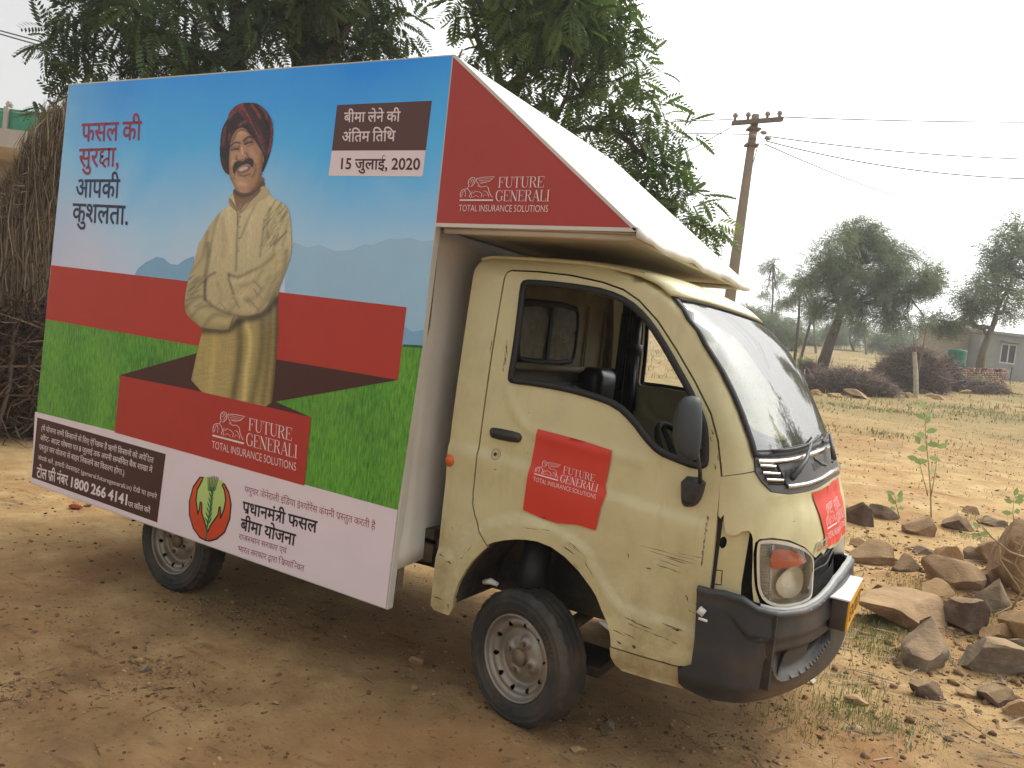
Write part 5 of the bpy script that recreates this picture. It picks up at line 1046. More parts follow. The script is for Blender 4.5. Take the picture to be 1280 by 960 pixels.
V, F, x = layout('ACE', .035); LV = affine(V, x, CAPH, (.470, .868), (.64, .874), (.475, .898)); ab = mesh_obj('model_badge', map_s(LV, .0035+hood_d(LV)), F, M['chrome'], hood)
s_ = ab.modifiers.new('thickness', 'SOLIDIFY'); s_.thickness = .004; s_.offset = 1
V, F, x = layout('EX/073', .01); 
P = [(1.1192, .425+.35*v[0]/V[:, 0].max(), .615+.055*v[1]/CAPH) for v in V]; mesh_obj('plate_lettering', P, F, M['number_ink'], pf)
# ================================================================ GROUND
def gh(x, y):
    x = np.asarray(x, float); y = np.asarray(y, float)
    t = y-3.5; sp_ = np.where(t > 20, t, np.log1p(np.exp(np.clip(t, -30, 20)/1.0)))
    b = .058*np.minimum(sp_, 92)+.012*np.maximum(0, sp_-92)*0
    dx = np.maximum(np.maximum(-3.1-x, x-1.1), 0); dy = np.maximum(np.maximum(-.3-y, y-1.8), 0); m = sst(.1, 2.2, np.hypot(dx, dy))
    h = b+m*(.16*fbm(x*.35+3, y*.35, 3)+.05*fbm(x*1.3, y*1.3, 3))
    h = h+.16*np.exp(-((x-2.1)**2+(y-3.4)**2)/1.6)*m+.10*fbm(x*1.9+7, y*1.9, 3)*np.exp(-((x-2.0)**2+(y-3.0)**2)/2.5)*m
    far = sst(12, 30, y); h = h+far*.9*fbm(x*.05, y*.05+9, 3)
    near = np.exp(-((x-.5)**2+(y+.5)**2)/90.)
    h = h+near*(.030*fbm(x*4.2, y*4.2, 3)+.018*fbm(x*13, y*13, 3))*(.55+.9*sst(-.1, .25, fbm(x*.9+4, y*.9, 2)))
    for yc_, k_ in ((-1.02, .10), (.28, .10)):
        d_ = y-(yc_+k_*(x+1.5)+.05*np.sin(x*1.3)); h = h+near*m*(-.016*np.exp(-(d_/.075)**4)+.010*np.exp(-((np.abs(d_)-.11)/.035)**2)+.003*np.sin(x*62)*np.exp(-(d_/.07)**4))
    h = h+.035*fbm(x*.9+2, y*5.5, 3)*sst(3.8, 5.5, y)*sst(16, 10, y)       # old wheel ruts across the track
    return h
def gpt(px, py):
    d = ray(px, py); prev = 1.
    ts = np.concatenate([np.arange(1, 20, .02), np.arange(20, 140, .1)]); P = CAM+ts[:, None]*d; f = P[:, 2]-gh(P[:, 0], P[:, 1]); i = np.argmax(f < 0)
    if f[i] >= 0: return P[-1], ts[-1]
    return P[i], ts[i]
def grid_lines(lo, hi, c0, c1, step, grow):
    L = list(np.arange(c0, c1, step)); s = step; a = c1
    while a < hi: L.append(a); s *= grow; a += s
    s = step; a = c0-step
    while a > lo: L.insert(0, a); s *= grow; a -= s
    return np.array(L)
gxl = grid_lines(-290, 290, -4.6, 4.6, .028, 1.05); gyl = grid_lines(-60, 262, -1.6, 5.6, .028, 1.05)
GX, GY = np.meshgrid(gxl, gyl); GZ = gh(GX, GY); h_, w_ = GX.shape; ids = np.arange(h_*w_).reshape(h_, w_)
def ground_mat():
    m = NT('sandy_soil'); v = m.tc(); sp = m.n.new('ShaderNodeSeparateXYZ'); m.l.new(v, sp.inputs[0])
    big = m.noise(.55, 5, .6); mid = m.noise(3.2, 6, .62); fine = m.noise(26, 6, .7); st = m.noise(5.5, 5, .65, stretch=(.35, 1.6, 1))
    sand = m.ramp(mid, [(.30, lin((166, 134, 92))), (.55, lin((188, 158, 110))), (.75, lin((204, 178, 132)))])
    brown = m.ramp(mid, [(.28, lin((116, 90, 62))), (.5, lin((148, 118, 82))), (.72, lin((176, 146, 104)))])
    # near yard: browner earth with shade painted in; open track beyond is pale sand
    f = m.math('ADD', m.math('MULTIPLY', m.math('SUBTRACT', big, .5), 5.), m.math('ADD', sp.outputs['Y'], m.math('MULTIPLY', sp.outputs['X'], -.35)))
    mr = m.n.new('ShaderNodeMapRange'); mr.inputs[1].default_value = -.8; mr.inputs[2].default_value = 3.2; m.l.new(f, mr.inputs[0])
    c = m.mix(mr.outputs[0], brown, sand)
    red = m.ramp(m.noise(.9, 4, .6), [(.47, 0), (.66, .55)]); c = m.mix(red, c, lin((152, 104, 66)))
    grey = m.ramp(m.noise(1.4, 5, .7, dist=.6), [(.55, 0), (.7, .45)]); c = m.mix(grey, c, lin((116, 100, 82)))
    crumbs = m.ramp(st, [(.58, 0), (.70, .6)]); c = m.mix(crumbs, c, lin((104, 78, 54)))
    c = m.mix(m.ramp(fine, [(.58, 0), (.68, .75)]), c, lin((92, 70, 50))); c = m.mix(m.ramp(fine, [(.25, .5), (.36, 0)]), c, lin((196, 174, 140)))
    # thin green growth far off
    mr2 = m.n.new('ShaderNodeMapRange'); mr2.inputs[1].default_value = 9; mr2.inputs[2].default_value = 20; m.l.new(sp.outputs['Y'], mr2.inputs[0])
    g = m.math('MULTIPLY', mr2.outputs[0], m.ramp(m.noise(.35, 6, .7), [(.34, .3), (.6, .95)])); c = m.mix(g, c, lin((128, 116, 76)))
    mr3 = m.n.new('ShaderNodeMapRange'); mr3.inputs[1].default_value = 2.; mr3.inputs[2].default_value = 4.; m.l.new(sp.outputs['Y'], mr3.inputs[0])
    g2 = m.math('MULTIPLY', mr3.outputs[0], m.ramp(m.noise(1.1, 6, .75), [(.60, 0), (.70, .4)])); c = m.mix(g2, c, lin((112, 112, 62)))
    m.col(c).set(rough=.95, spec=.15)
    b = m.bump(m.noise(9, 8, .72), .55, .05); b = m.bump(m.noise(60, 5, .7), .5, .012, b); m.bump(m.noise(260, 3, .6), .4, .003, b); return m.m
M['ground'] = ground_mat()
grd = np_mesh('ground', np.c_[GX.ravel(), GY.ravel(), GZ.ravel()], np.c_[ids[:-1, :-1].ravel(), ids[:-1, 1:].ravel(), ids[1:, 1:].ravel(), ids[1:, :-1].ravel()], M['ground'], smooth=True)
tag(grd, kind='structure')

# ---------------------------------------------------------------- rocks and loose stones
def rock_mat(name, a, b, c):
    m = NT(name); n = m.noise(5, 7, .68, dist=.4); col = m.ramp(n, [(.28, lin(a)), (.5, lin(b)), (.72, lin(c))])
    col = m.mix(m.ramp(m.noise(30, 5, .7), [(.55, 0), (.72, .5)]), col, lin((84, 70, 58)))
    geo = m.n.new('ShaderNodeNewGeometry'); s = m.n.new('ShaderNodeSeparateXYZ'); m.l.new(geo.outputs['Normal'], s.inputs[0])
    dust = m.math('MULTIPLY', m.ramp(s.outputs['Z'], [(.25, .05), (.9, .85)]), m.ramp(m.noise(7, 5, .7), [(.3, .35), (.7, 1)])); col = m.mix(dust, col, lin((176, 146, 106)))
    m.col(col).set(rough=.9, spec=.25); b_ = m.bump(m.noise(7, 8, .7, stretch=(1, 1, 2.5)), .7, .03); m.bump(m.noise(45, 5, .7), .5, .006, b_); return m.m
M['rock_a'] = rock_mat('brown_rock', (104, 82, 64), (144, 118, 94), (178, 152, 122)); M['rock_b'] = rock_mat('grey_rock', (90, 80, 70), (124, 112, 98), (156, 144, 126)); M['rock_c'] = rock_mat('ochre_rock', (128, 98, 70), (168, 136, 100), (196, 166, 128))
M['rock_d'] = rock_mat('dark_rock', (62, 50, 44), (92, 76, 66), (124, 106, 90)); M['white_stone'] = simple('white_stone', (222, 214, 202), .7, .08, 12, .3)
def ico(sub):
    bm = bmesh.new(); bmesh.ops.create_icosphere(bm, subdivisions=sub, radius=1); V = np.array([tuple(v.co) for v in bm.verts]); F = [tuple(v.index for v in f.verts) for f in bm.faces]; bm.free(); return V, F
ICO4, ICO2, ICO1 = ico(4), ico(2), ico(1)
def rock(name, px, py, wpx, hpx, mat, label, seed, cat='rock', deep=1., group=None, yaw=0., sink=.34, pointy=0.):
    """px, py = centre of the base in the photograph, w and h in photo pixels"""
    P, D = gpt(px, py); r = np.random.default_rng(seed); V = ICO4[0].copy(); F = ICO4[1]
    for k in range(15):
        d = r.normal(size=3); d[2] += (.9 if k % 4 == 0 else 0); d /= np.linalg.norm(d); lim = r.uniform(.38, .72); s = V@d; ex = np.maximum(0, s-lim); V -= np.outer(ex, d)
    rr = np.linalg.norm(V, axis=1); n1 = fbm(V[:, 0]*2.1+seed, V[:, 1]*2.1+V[:, 2]*1.7, 4); V *= (1+.09*n1+.05*fbm(V[:, 0]*7+seed, V[:, 1]*7+V[:, 2]*5, 3))[:, None]
    lay = np.sin(V[:, 2]*14+4*fbm(V[:, 0]*1.3, V[:, 1]*1.3+seed, 2))*.018; V[:, :2] *= (1+lay)[:, None]
    V /= np.abs(V).max(0)
    w = wpx*D/FPX/2; h = hpx*D/FPX/2*1.18; S = np.array([w, max(w*.55, h*.9)*deep, h]); V = V*S
    if pointy: V[:, :2] *= (1-pointy*sst(0, h, V[:, 2]))[:, None]
    a = math.atan2(RGT[1], RGT[0])+yaw; c, s = math.cos(a), math.sin(a); tl = r.uniform(-.10, .10); V[:, 2] += V[:, 0]*(tl-.10)
    V = np.c_[V[:, 0]*c-V[:, 1]*s, V[:, 0]*s+V[:, 1]*c, V[:, 2]]; V[:, 2] += h*(1-sink*2)
    o = mesh_obj(name, V, F, mat, None, False)
    for p in o.data.polygons: p.use_smooth = True
    o.data.set_sharp_from_angle(angle=.42)
    o.location = (P[0], P[1]+S[1]*.7, float(gh(P[0], P[1]+S[1]*.7))); tag(o, label, cat, group); return o
RK = [('rock', 1133, 783, 134, 40, 'rock_a', 'long flat brown slab of rock lying just right of the number plate', 1, 0, .05, 0),
 ('rock', 1187, 735, 66, 50, 'rock_a', 'large layered brown rock above the small ochre slab', 2, 0, 0, 0), ('rock', 1164, 749, 54, 22, 'rock_c', 'small pale ochre slab leaning under the large layered rock', 3, 0, 0, 0),
 ('rock', 1151, 832, 66, 52, 'rock_b', 'grey pointed block of stone with a pale vertical vein, below the long slab', 4, 0, 0, .35), ('rock', 1231, 840, 70, 38, 'rock_b', 'low wide grey stone right of the pointed grey block', 5, 0, 0, 0),
 ('rock', 1246, 764, 40, 38, 'rock_b', 'grey wedge stone leaning against the big boulder at the right edge', 6, 0, 0, .4), ('boulder', 1270, 742, 62, 82, 'rock_a', 'tall brown boulder cut by the right edge of the photo', 7, 0, 0, 0),
 ('rock', 1282, 806, 40, 48, 'rock_c', 'brown rock at the right edge under the tall boulder', 8, 0, 0, 0), ('rock', 1155, 668, 48, 26, 'rock_a', 'brown rock at the foot of the tall leafy sapling', 9, 0, 0, .2),
 ('rock', 1072, 655, 36, 26, 'rock_d', 'reddish brown rock just behind the bonnet sticker', 10, 0, 0, 0), ('rock', 1093, 704, 68, 26, 'rock_a', 'flat brown slab beside the front of the cab', 11, 0, .1, 0),
 ('rock', 1196, 660, 40, 18, 'rock_d', 'low dark rock to the right of the sapling', 12, 0, 0, 0), ('rock', 1247, 882, 40, 26, 'rock_d', 'dark reddish slab tilted on edge near the bottom right corner', 13, 0, .3, .2),
 ('rock', 1160, 872, 44, 20, 'rock_d', 'half buried dark red rock below the pointed grey block', 14, 0, 0, 0), ('rock', 1204, 788, 46, 40, 'rock_d', 'dark brown rock tucked behind the end of the long slab', 16, 0, 0, 0),
 ('rock', 1100, 646, 34, 16, 'rock_b', 'low grey stone between the reddish rock and the sapling', 17, 0, 0, 0), ('rock', 1068, 880, 30, 12, 'rock_c', 'pale flat stone on the sand below the bumper', 18, 0, 0, 0),
 ('rock', 1278, 842, 30, 22, 'rock_b', 'small grey rock at the right edge beside the low wide stone', 19, 0, 0, 0), ('rock', 1262, 820, 34, 26, 'rock_b', 'grey rock behind the low wide grey stone', 20, 0, 0, 0),
 ('rock', 1135, 712, 40, 18, 'rock_d', 'small dark rock between the flat slab and the layered rock', 21, 0, 0, 0), ('rock', 1222, 700, 34, 22, 'rock_b', 'grey stone between the layered rock and the tall boulder', 22, 0, 0, 0),
 ('rock', 1282, 900, 40, 24, 'rock_c', 'ochre stone in the bottom right corner', 23, 0, 0, 0), ('rock', 1240, 655, 36, 14, 'rock_b', 'flat grey stone on the sand behind the tall boulder', 24, 0, 0, 0)]
RK += [('rock', 1190, 703, 40, 26, 'rock_c', 'ochre rock just above the small pale slab', 25, 0, .2, .1), ('rock', 1243, 706, 36, 28, 'rock_a', 'brown rock close against the left side of the tall boulder', 26, 0, 0, .1), ('rock', 1232, 734, 26, 18, 'rock_d', 'small dark rock above the grey wedge stone', 27, 0, 0, 0), ('rock', 1246, 800, 40, 20, 'rock_c', 'flat ochre rock between the grey wedge stone and the low wide stone', 28, 0, 0, 0),
 ('rock', 1108, 742, 34, 14, 'rock_b', 'grey stone half buried behind the left end of the long slab', 29, 0, 0, 0), ('rock', 1078, 682, 28, 14, 'rock_c', 'ochre stone next to the lower corner of the bonnet sticker', 30, 0, 0, 0), ('rock', 1205, 868, 34, 14, 'rock_c', 'low ochre stone below the low wide grey stone', 31, 0, 0, 0), ('rock', 1150, 690, 28, 14, 'rock_b', 'small grey stone below the sapling foot', 32, 0, 0, 0), ('rock', 1216, 640, 24, 10, 'rock_a', 'small brown stone on the open sand right of the sapling', 33, 0, 0, 0)]
for nm, px, py, w, h, mt, lb, sd_, _, yw, pt in RK: rock(nm, px, py+3, w*1.18, h*1.42, M[mt], lb, sd_+40, yaw=yw, pointy=pt)
rock('stone', 1012, 857, 17, 10, M['white_stone'], 'small smooth white stone on the sand below the bumper', 91, 'stone', sink=.1)
rock('stone', 1108, 646, 12, 7, M['white_stone'], 'tiny whitish stone beside the low grey stone', 92, 'stone', sink=.1)
rock('brick_piece', 92, 637, 22, 8, simple('broken_brick', (150, 72, 54), .9, .2, 20, .5), 'broken piece of red brick lying left of the rear wheel', 93, 'brick', sink=.1)
for i, (px, py, w, h) in enumerate([(108, 634, 12, 6), (178, 842, 14, 10), (172, 832, 12, 8), (343, 882, 10, 6), (515, 832, 22, 14), (516, 866, 10, 6), (722, 942, 22, 8), (762, 915, 14, 12), (1005, 874, 8, 6), (40, 792, 8, 5)]):
    rock('stone', px, py, w, h, M['rock_b' if i % 2 else 'rock_c'], ['pale crumb of stone beside the broken brick', 'grey pebble in the gravel streak left of centre', 'lower pale pebble in the gravel streak left of centre', 'lone pebble on bare soil between the two wheels', 'grey lump behind the front wheel under the banner corner', 'small pale pebble left of the front wheel', 'flat pale chip at the bottom edge right of the front tyre', 'upright grey stone against the front tyre', 'little pebble near the white stone', 'little pebble at the left edge of the yard'][i], 110+i, 'stone', sink=.15)
# far stones round the brush piles
for i, (px, py, w, h, lb) in enumerate([(1072, 498, 40, 13, 'broad pale stone in front of the low brush pile'), (1045, 497, 24, 11, 'brown stone left of the broad pale stone'), (1020, 494, 20, 9, 'small brown stone behind the windscreen edge'), (1123, 492, 18, 9, 'pale stone at the left of the heap under the white post'), (1136, 497, 20, 8, 'front stone of the heap under the white post'), (1150, 492, 18, 9, 'stone right under the white post'), (1162, 496, 16, 7, 'right-hand stone of the heap under the white post'), (1172, 499, 22, 9, 'dark stone right of the heap under the white post'), (1205, 492, 16, 7, 'stone before the low brick wall'), (1134, 484, 14, 8, 'topmost stone of the heap under the white post')]):
    rock('stone', px, py, w, h, M['rock_c' if i % 3 else 'rock_a'], lb, 130+i, 'stone')
def scatter(name, n, sampler, size, mat, seed, flat=.6, base=None):
    r = np.random.default_rng(seed); bV, bF = base or ICO1; bV = np.array(bV); bF = np.array(bF); P = sampler(r, n); n = len(P); s = size[0]*(size[1]/size[0])**(r.random(n)**2.6)
    a = r.uniform(0, 6.28, n); jit = 1+.6*r.normal(size=(n, len(bV))).clip(-1.2, 1.2)*.5; V = bV[None]*jit[:, :, None]*s[:, None, None]*np.array([1, 1, 1])*(1+.5*(r.random((n, 1, 3))-.5)); V[:, :, 2] *= flat
    c, sn = np.cos(a)[:, None], np.sin(a)[:, None]; X = V[:, :, 0]*c-V[:, :, 1]*sn; Y = V[:, :, 0]*sn+V[:, :, 1]*c; Z = V[:, :, 2]
    V = np.stack([X+P[:, 0:1], Y+P[:, 1:2], Z+(gh(P[:, 0], P[:, 1])+s*.15)[:, None]], 2).reshape(-1, 3); F = (bF[None]+(np.arange(n)*len(bV))[:, None, None]).reshape(-1, 3)
    tint = np.repeat(r.random((n, 1)), len(bV), 0)*np.ones((1, 3)); o = np_mesh(name, V, F, mat, tint=tint); tag(o, kind='stuff'); return o
def peb_mat(name, a, b, c):
    m = NT(name); at_ = m.n.new('ShaderNodeVertexColor'); at_.layer_name = 'tint'; s = m.n.new('ShaderNodeSeparateColor'); m.l.new(at_.outputs[0], s.inputs[0]); m.col(m.ramp(s.outputs[0], [(0, lin(a)), (.6, lin(b)), (1, lin(c))])).set(rough=.95, spec=.2); return m.m
M['pebble'] = peb_mat('gravel_stones', (96, 72, 52), (136, 108, 80), (172, 146, 116)); M['clod'] = peb_mat('soil_crumbs', (84, 60, 42), (124, 94, 66), (156, 122, 86))
def strip_sampler(lines, wid):
    def f(r, n):
        out = []
        for _ in range(n):
            L = lines[r.integers(len(lines))]; t = r.random(); k = min(int(t*(len(L)-1)), len(L)-2); u = t*(len(L)-1)-k; p = np.array(L[k])*(1-u)+np.array(L[k+1])*u; out.append(p+r.normal(size=2)*wid*(.4+r.random()))
        return np.array(out)
    return f
g2 = lambda *a: [tuple(gpt(*p)[0][:2]) for p in a]
lines = [g2((40, 770), (120, 790), (185, 850), (250, 890), (290, 950)), g2((180, 820), (170, 850), (230, 880)), g2((460, 800), (560, 830), (640, 890), (740, 935)), g2((760, 900), (860, 930), (960, 950)), g2((220, 755), (320, 765), (420, 770)), g2((0, 860), (30, 880)), g2((950, 890), (1100, 900), (1270, 930))]
scatter('gravel', 2300, strip_sampler(lines, .13), (.003, .011), M['pebble'], 5)
scatter('loose_soil', 11000, lambda r, n: np.c_[r.uniform(-5, 4.5, n), r.uniform(-2.2, 6.5, n)], (.003, .013), M['clod'], 6, .55)
scatter('track_crumbs', 3500, lambda r, n: np.c_[r.uniform(-2, 9, n), 4+r.random(n)**1.3*9], (.006, .028), M['clod'], 8, .5)
scatter('bank_rubble', 3600, lambda r, n: np.c_[r.normal(2.0, .8, n), r.normal(3.1, 1.1, n)], (.005, .030), M['pebble'], 9, .6)
def sticks(name, n, sampler, L, w, mat, seed, lift=.0, up=.12, kind='stuff'):
    r = np.random.default_rng(seed); P = sampler(r, n); n = len(P); a = r.uniform(0, math.pi, n); l = L[0]+(L[1]-L[0])*r.random(n)**2; el = r.normal(0, up, n)
    d = np.c_[np.cos(a)*np.cos(el), np.sin(a)*np.cos(el), np.sin(el)]; nn = np.c_[-np.sin(a), np.cos(a), 0*a]; A = np.c_[P[:, :2], gh(P[:, 0], P[:, 1])+.004+lift*r.random(n)]-d*l[:, None]/2; B = A+d*l[:, None]; B[:, 2] = np.maximum(B[:, 2], gh(B[:, 0], B[:, 1])+.003); A[:, 2] = np.maximum(A[:, 2], gh(A[:, 0], A[:, 1])+.003)
    ww = (w*(.5+r.random(n)))[:, None]; C_ = (A+B)/2+np.array([0, 0, 1])*ww*1.2
    V = np.stack([A+nn*ww, A-nn*ww, B-nn*ww*.5, B+nn*ww*.5, (A+B)/2+np.c_[0*a, 0*a, 1+0*a]*ww*1.4], 1).reshape(-1, 3); b = np.arange(n)[:, None]*5
    F = np.concatenate([b+np.array([[0, 1, 4]]), b+np.array([[1, 2, 4]]), b+np.array([[2, 3, 4]]), b+np.array([[3, 0, 4]])]); o = np_mesh(name, V, F, mat, tint=np.repeat(r.random((n, 1)), 5, 0)*np.ones((1, 3)))
    return tag(o, kind=kind)
M['straw'] = peb_mat('dry_straw', (86, 74, 60), (124, 110, 90), (160, 144, 120)); M['twig'] = peb_mat('dry_twigs', (58, 46, 38), (92, 76, 62), (134, 114, 92))
sticks('dry_litter', 420, strip_sampler(lines+[g2((1000, 830), (1100, 870), (1250, 860)), g2((1060, 790), (1150, 800))], .25), (.015, .09), .0018, M['twig'], 3)
sticks('dry_litter', 500, lambda r, n: np.c_[r.normal(1.6, .7, n), r.normal(2.2, 1.2, n)], (.04, .3), .003, M['straw'], 4, .02)
M['grass'] = leafmat('low_grass', (86, 98, 48), (122, 132, 70), (156, 156, 100), .3)
def grass(name, n, sampler, L, w, seed, mat=None):
    r = np.random.default_rng(seed); P = sampler(r, n); n = len(P); a = r.uniform(0, 6.28, n); l = L[0]+(L[1]-L[0])*r.random(n); lean = r.uniform(.2, 1.1, n); B0 = np.c_[P[:, :2], gh(P[:, 0], P[:, 1])]; dirv = np.c_[np.cos(a), np.sin(a), 0*a]; side = np.c_[-np.sin(a), np.cos(a), 0*a]*w*(.6+r.random(n))[:, None]
    Mi = B0+dirv*(l*lean*.3)[:, None]+np.array([0, 0, 1])*(l*.6)[:, None]; T_ = B0+dirv*(l*lean*.8)[:, None]+np.array([0, 0, 1])*(l*(1-.35*lean))[:, None]
    V = np.stack([B0-side, B0+side, Mi+side*.7, Mi-side*.7, T_], 1).reshape(-1, 3); b = np.arange(n)[:, None]*5; F = np.concatenate([b+np.array([[0, 1, 2]]), b+np.array([[0, 2, 3]]), b+np.array([[3, 2, 4]])])
    o = np_mesh(name, V, F, mat or M['grass'], tint=np.repeat(r.random((n, 1)), 5, 0)*np.ones((1, 3))); return tag(o, kind='stuff')
def blobs(pts, s, cnt=None):
    C_ = [gpt(*p)[0][:2] for p in pts]
    def f(r, n): i = r.integers(len(C_), size=n); k = r.normal(size=(n, 2))*s; return np.array(C_)[i]+k
    return f
grass('grass', 1500, blobs([(1095, 800), (1088, 780), (1100, 815), (1110, 790)], .13), (.015, .06), .0016, 11)
grass('grass', 3600, blobs([(1040, 880), (1070, 860), (1080, 900), (1000, 900), (1110, 910), (1210, 672), (1220, 650), (1085, 678), (1130, 730), (1215, 770), (1160, 760), (1230, 790), (1250, 830)], .13), (.015, .055), .0014, 12)
grass('grass', 5000, lambda r, n: np.c_[r.uniform(-2, 14, n), 8+r.random(n)*10], (.015, .05), .004, 13)
M['drygrass'] = leafmat('field_grass', (132, 122, 84), (154, 142, 102), (134, 136, 92), .3)
grass('field_grass', 9000, lambda r, n: (lambda y: np.c_[-.02*y+r.uniform(-.35, .85, n)*y, y])(20+r.random(n)**1.4*60), (.06, .22), .012, 14, M['drygrass'])

M['scrub'] = leafmat('scrub_green', (112, 116, 72), (132, 136, 88), (156, 156, 108), .3)
def clumpy(r, n):
    c = np.c_[r.uniform(-3, 16, 60), r.uniform(13, 34, 60)]; i = r.integers(60, size=n); return c[i]+r.normal(size=(n, 2))*np.array([.9, .35])
grass('scrub', 16000, clumpy, (.02, .085), .010, 17, M['scrub'])

# ---------------------------------------------------------------- foliage
def pinnate(pairs=7, w=.20, lw=.075, droop=.34, curl=.12):
    V = []; F = []
    for i in range(pairs):
        t = .14+.86*i/(pairs-1)
        for s in (-1, 1):
            L = w*(.55+.9*math.sin(math.pi*min(1, .18+.72*i/(pairs-1)))); z = -droop*t*t; b = len(V)
            V += [(t, 0, z), (t+L*.35+lw, s*L*.55, z-curl*L*.6), (t+L*.75, s*L*1.25, z-curl*L*3.2), (t+L*.30-lw*.6, s*L*.75, z-curl*L*1.2)]; F.append((b, b+1, b+2, b+3) if s > 0 else (b+3, b+2, b+1, b))
    b = len(V); V += [(0, -.006, 0), (0, .006, 0), (1, .004, -droop), (1, -.004, -droop)]; F.append((b, b+1, b+2, b+3)); return np.array(V), np.array(F)
def spray(k=9, seed=1):
    r = np.random.default_rng(seed); V = []; F = []
    for i in range(k):
        t = (i+.5)/k; s = 1 if i % 2 else -1; b = len(V); l = .22+.1*r.random(); z = -.35*t*t; V += [(t, 0, z), (t+.10, s*l*.5, z-.02), (t+.12, s*l, z-.10), (t+.0, s*l*.5, z-.03)]; F.append((b, b+1, b+2, b+3))
    return np.array(V), np.array(F)
PIN = pinnate(); PINF = pinnate(6, .24, .07, .25); SPR = spray()
def foliage(name, centres, radii, n, tmpl, L, mat, parent, seed, down=.25, out=1., flat=1.):
    """n leaves in every clump; each leaf is real geometry, pointing outwards from its clump and drooping"""
    r = np.random.default_rng(seed); T, TF = tmpl; Cc = np.repeat(np.array(centres, float), n, 0); Rr = np.repeat(np.array(radii, float), n); N = len(Cc)
    d = r.normal(size=(N, 3)); d[:, 2] *= flat; d /= np.linalg.norm(d, axis=1)[:, None]; o = Cc+d*(Rr*r.random(N)**.6*.75)[:, None]
    x = d*out+r.normal(size=(N, 3))*.6; x[:, 2] -= down; x /= np.linalg.norm(x, axis=1)[:, None]; up = np.array([0, 0, 1.])+r.normal(size=(N, 3))*.35; y = np.cross(up, x); y /= np.linalg.norm(y, axis=1)[:, None]; z = np.cross(x, y)
    l = (L*(.65+.6*r.random(N)))[:, None, None]; V = (T[None, :, 0:1]*x[:, None]+T[None, :, 1:2]*y[:, None]+T[None, :, 2:3]*z[:, None])*l+o[:, None]
    F = (TF[None]+(np.arange(N)*len(T))[:, None, None]).reshape(-1, TF.shape[1]); tc = np.repeat(r.random(len(centres)), n)*.45+r.random(N)*.55; tint = np.repeat(tc[:, None], len(T), 0)*np.ones((1, 3))
    return tag(np_mesh(name, V.reshape(-1, 3), F, mat, parent, tint=tint), kind='stuff')
def limb(mb, a, b, r0, r1, seed, n=6, wob=.06):
    r = np.random.default_rng(seed); a = np.array(a, float); b = np.array(b, float); L = np.linalg.norm(b-a); P = [a+(b-a)*t+np.array([0, 0, -.06*L*math.sin(math.pi*t)])*0+r.normal(size=3)*wob*L*math.sin(math.pi*t) for t in np.linspace(0, 1, n)]
    mb.tube(P, list(np.linspace(r0, r1, n)), 7); return P
def tree(name, label, cat, group, base, trunk, fork_targets, centres, radii, n, tmpl, L, mat, bmat, r0, seed, down=.25, twig=.012, flat=1.):
    root = empty(name, tuple(base)); inv = np.array(base, float); tag(root, label, cat, group); tb = MB(); T_ = [np.array(p, float)-inv for p in trunk]; k = len(T_); tb.tube(T_, list(np.linspace(r0, r0*.55, k)), 10); tb.build('trunk', bmat, root, True)
    bb = MB(); forks = [T_[-1]]; 
    for i, t in enumerate(fork_targets): P = limb(bb, T_[-1]-(T_[-1]-T_[-2])*.15*(i % 3), np.array(t)-inv, r0*.5, r0*.16, seed*31+i, 7, .05); forks += [np.array(q) for q in P[2:]]
    Fk = np.array(forks)
    for i, c in enumerate(centres):
        c = np.array(c)-inv; j = np.argmin(np.linalg.norm(Fk-c, axis=1)); 
        if twig: limb(bb, Fk[j], c, twig*1.6, twig*.4, seed*77+i, 4, .08)
    bb.build('branches', bmat, root, True) if bb.V else None
    if len(bb.V): root.children[-1]['kind'] = 'stuff'
    foliage('crown', [np.array(c)-inv for c in centres], radii, n, tmpl, L, mat, root, seed, down, flat=flat); return root
def ell(r, n, cx, cy, rx, ry, D, dD):
    out = []
    while len(out) < n:
        a, b = r.uniform(-1, 1, 2)
        if a*a+b*b < 1: out.append(at(cx+a*rx, cy+b*ry, D+r.uniform(-dD, dD)*math.sqrt(1-a*a-b*b)))
    return out
def gbase(px, D):
    P = at(px, 480, D); return np.array([P[0], P[1], float(gh(P[0], P[1]))])
M['neem'] = leafmat('dark_leaves', (52, 70, 40), (80, 102, 58), (118, 136, 82), .35); M['neem2'] = leafmat('fresh_leaves', (62, 84, 42), (96, 120, 60), (148, 166, 84), .4)
M['acacia'] = leafmat('grey_green_leaves', (106, 120, 86), (132, 144, 108), (164, 172, 134), .3); M['far'] = leafmat('far_leaves', (94, 110, 76), (118, 132, 92), (146, 156, 112), .3); M['sap'] = leafmat('sapling_leaves', (118, 140, 84), (148, 168, 106), (182, 194, 136), .35)
r = np.random.default_rng(21)
cA = ell(r, 72, 222, -60, 128, 160, 10.5, 1.6)+[at(*p) for p in ((88, 20, 10), (95, 60, 10), (110, 90, 10.2), (100, 125, 10), (140, 105, 10), (180, 100, 10), (230, 95, 10), (275, 85, 10.3), (320, 70, 10.4), (82, 150, 9.8), (75, 45, 10), (150, 60, 10))]
bA = gbase(300, 10.8); tree('neem_tree', 'big dark leafy tree behind the left half of the banner box', 'tree', 'tall trees standing behind the truck', bA, [bA, at(302, 200, 10.8), at(298, 60, 10.8)], [at(200, -40, 10.4), at(120, 20, 10.2), at(260, -160, 11), at(340, -120, 11)], cA, [.5]*len(cA), 30, PIN, .27, M['neem'], M['bark'], .17, 3, .35)
cB = ell(r, 80, 425, -70, 88, 130, 11, 1.4)+[at(*p) for p in ((400, 50, 11), (430, 60, 11), (470, 50, 11), (495, 30, 11), (380, 30, 11))]
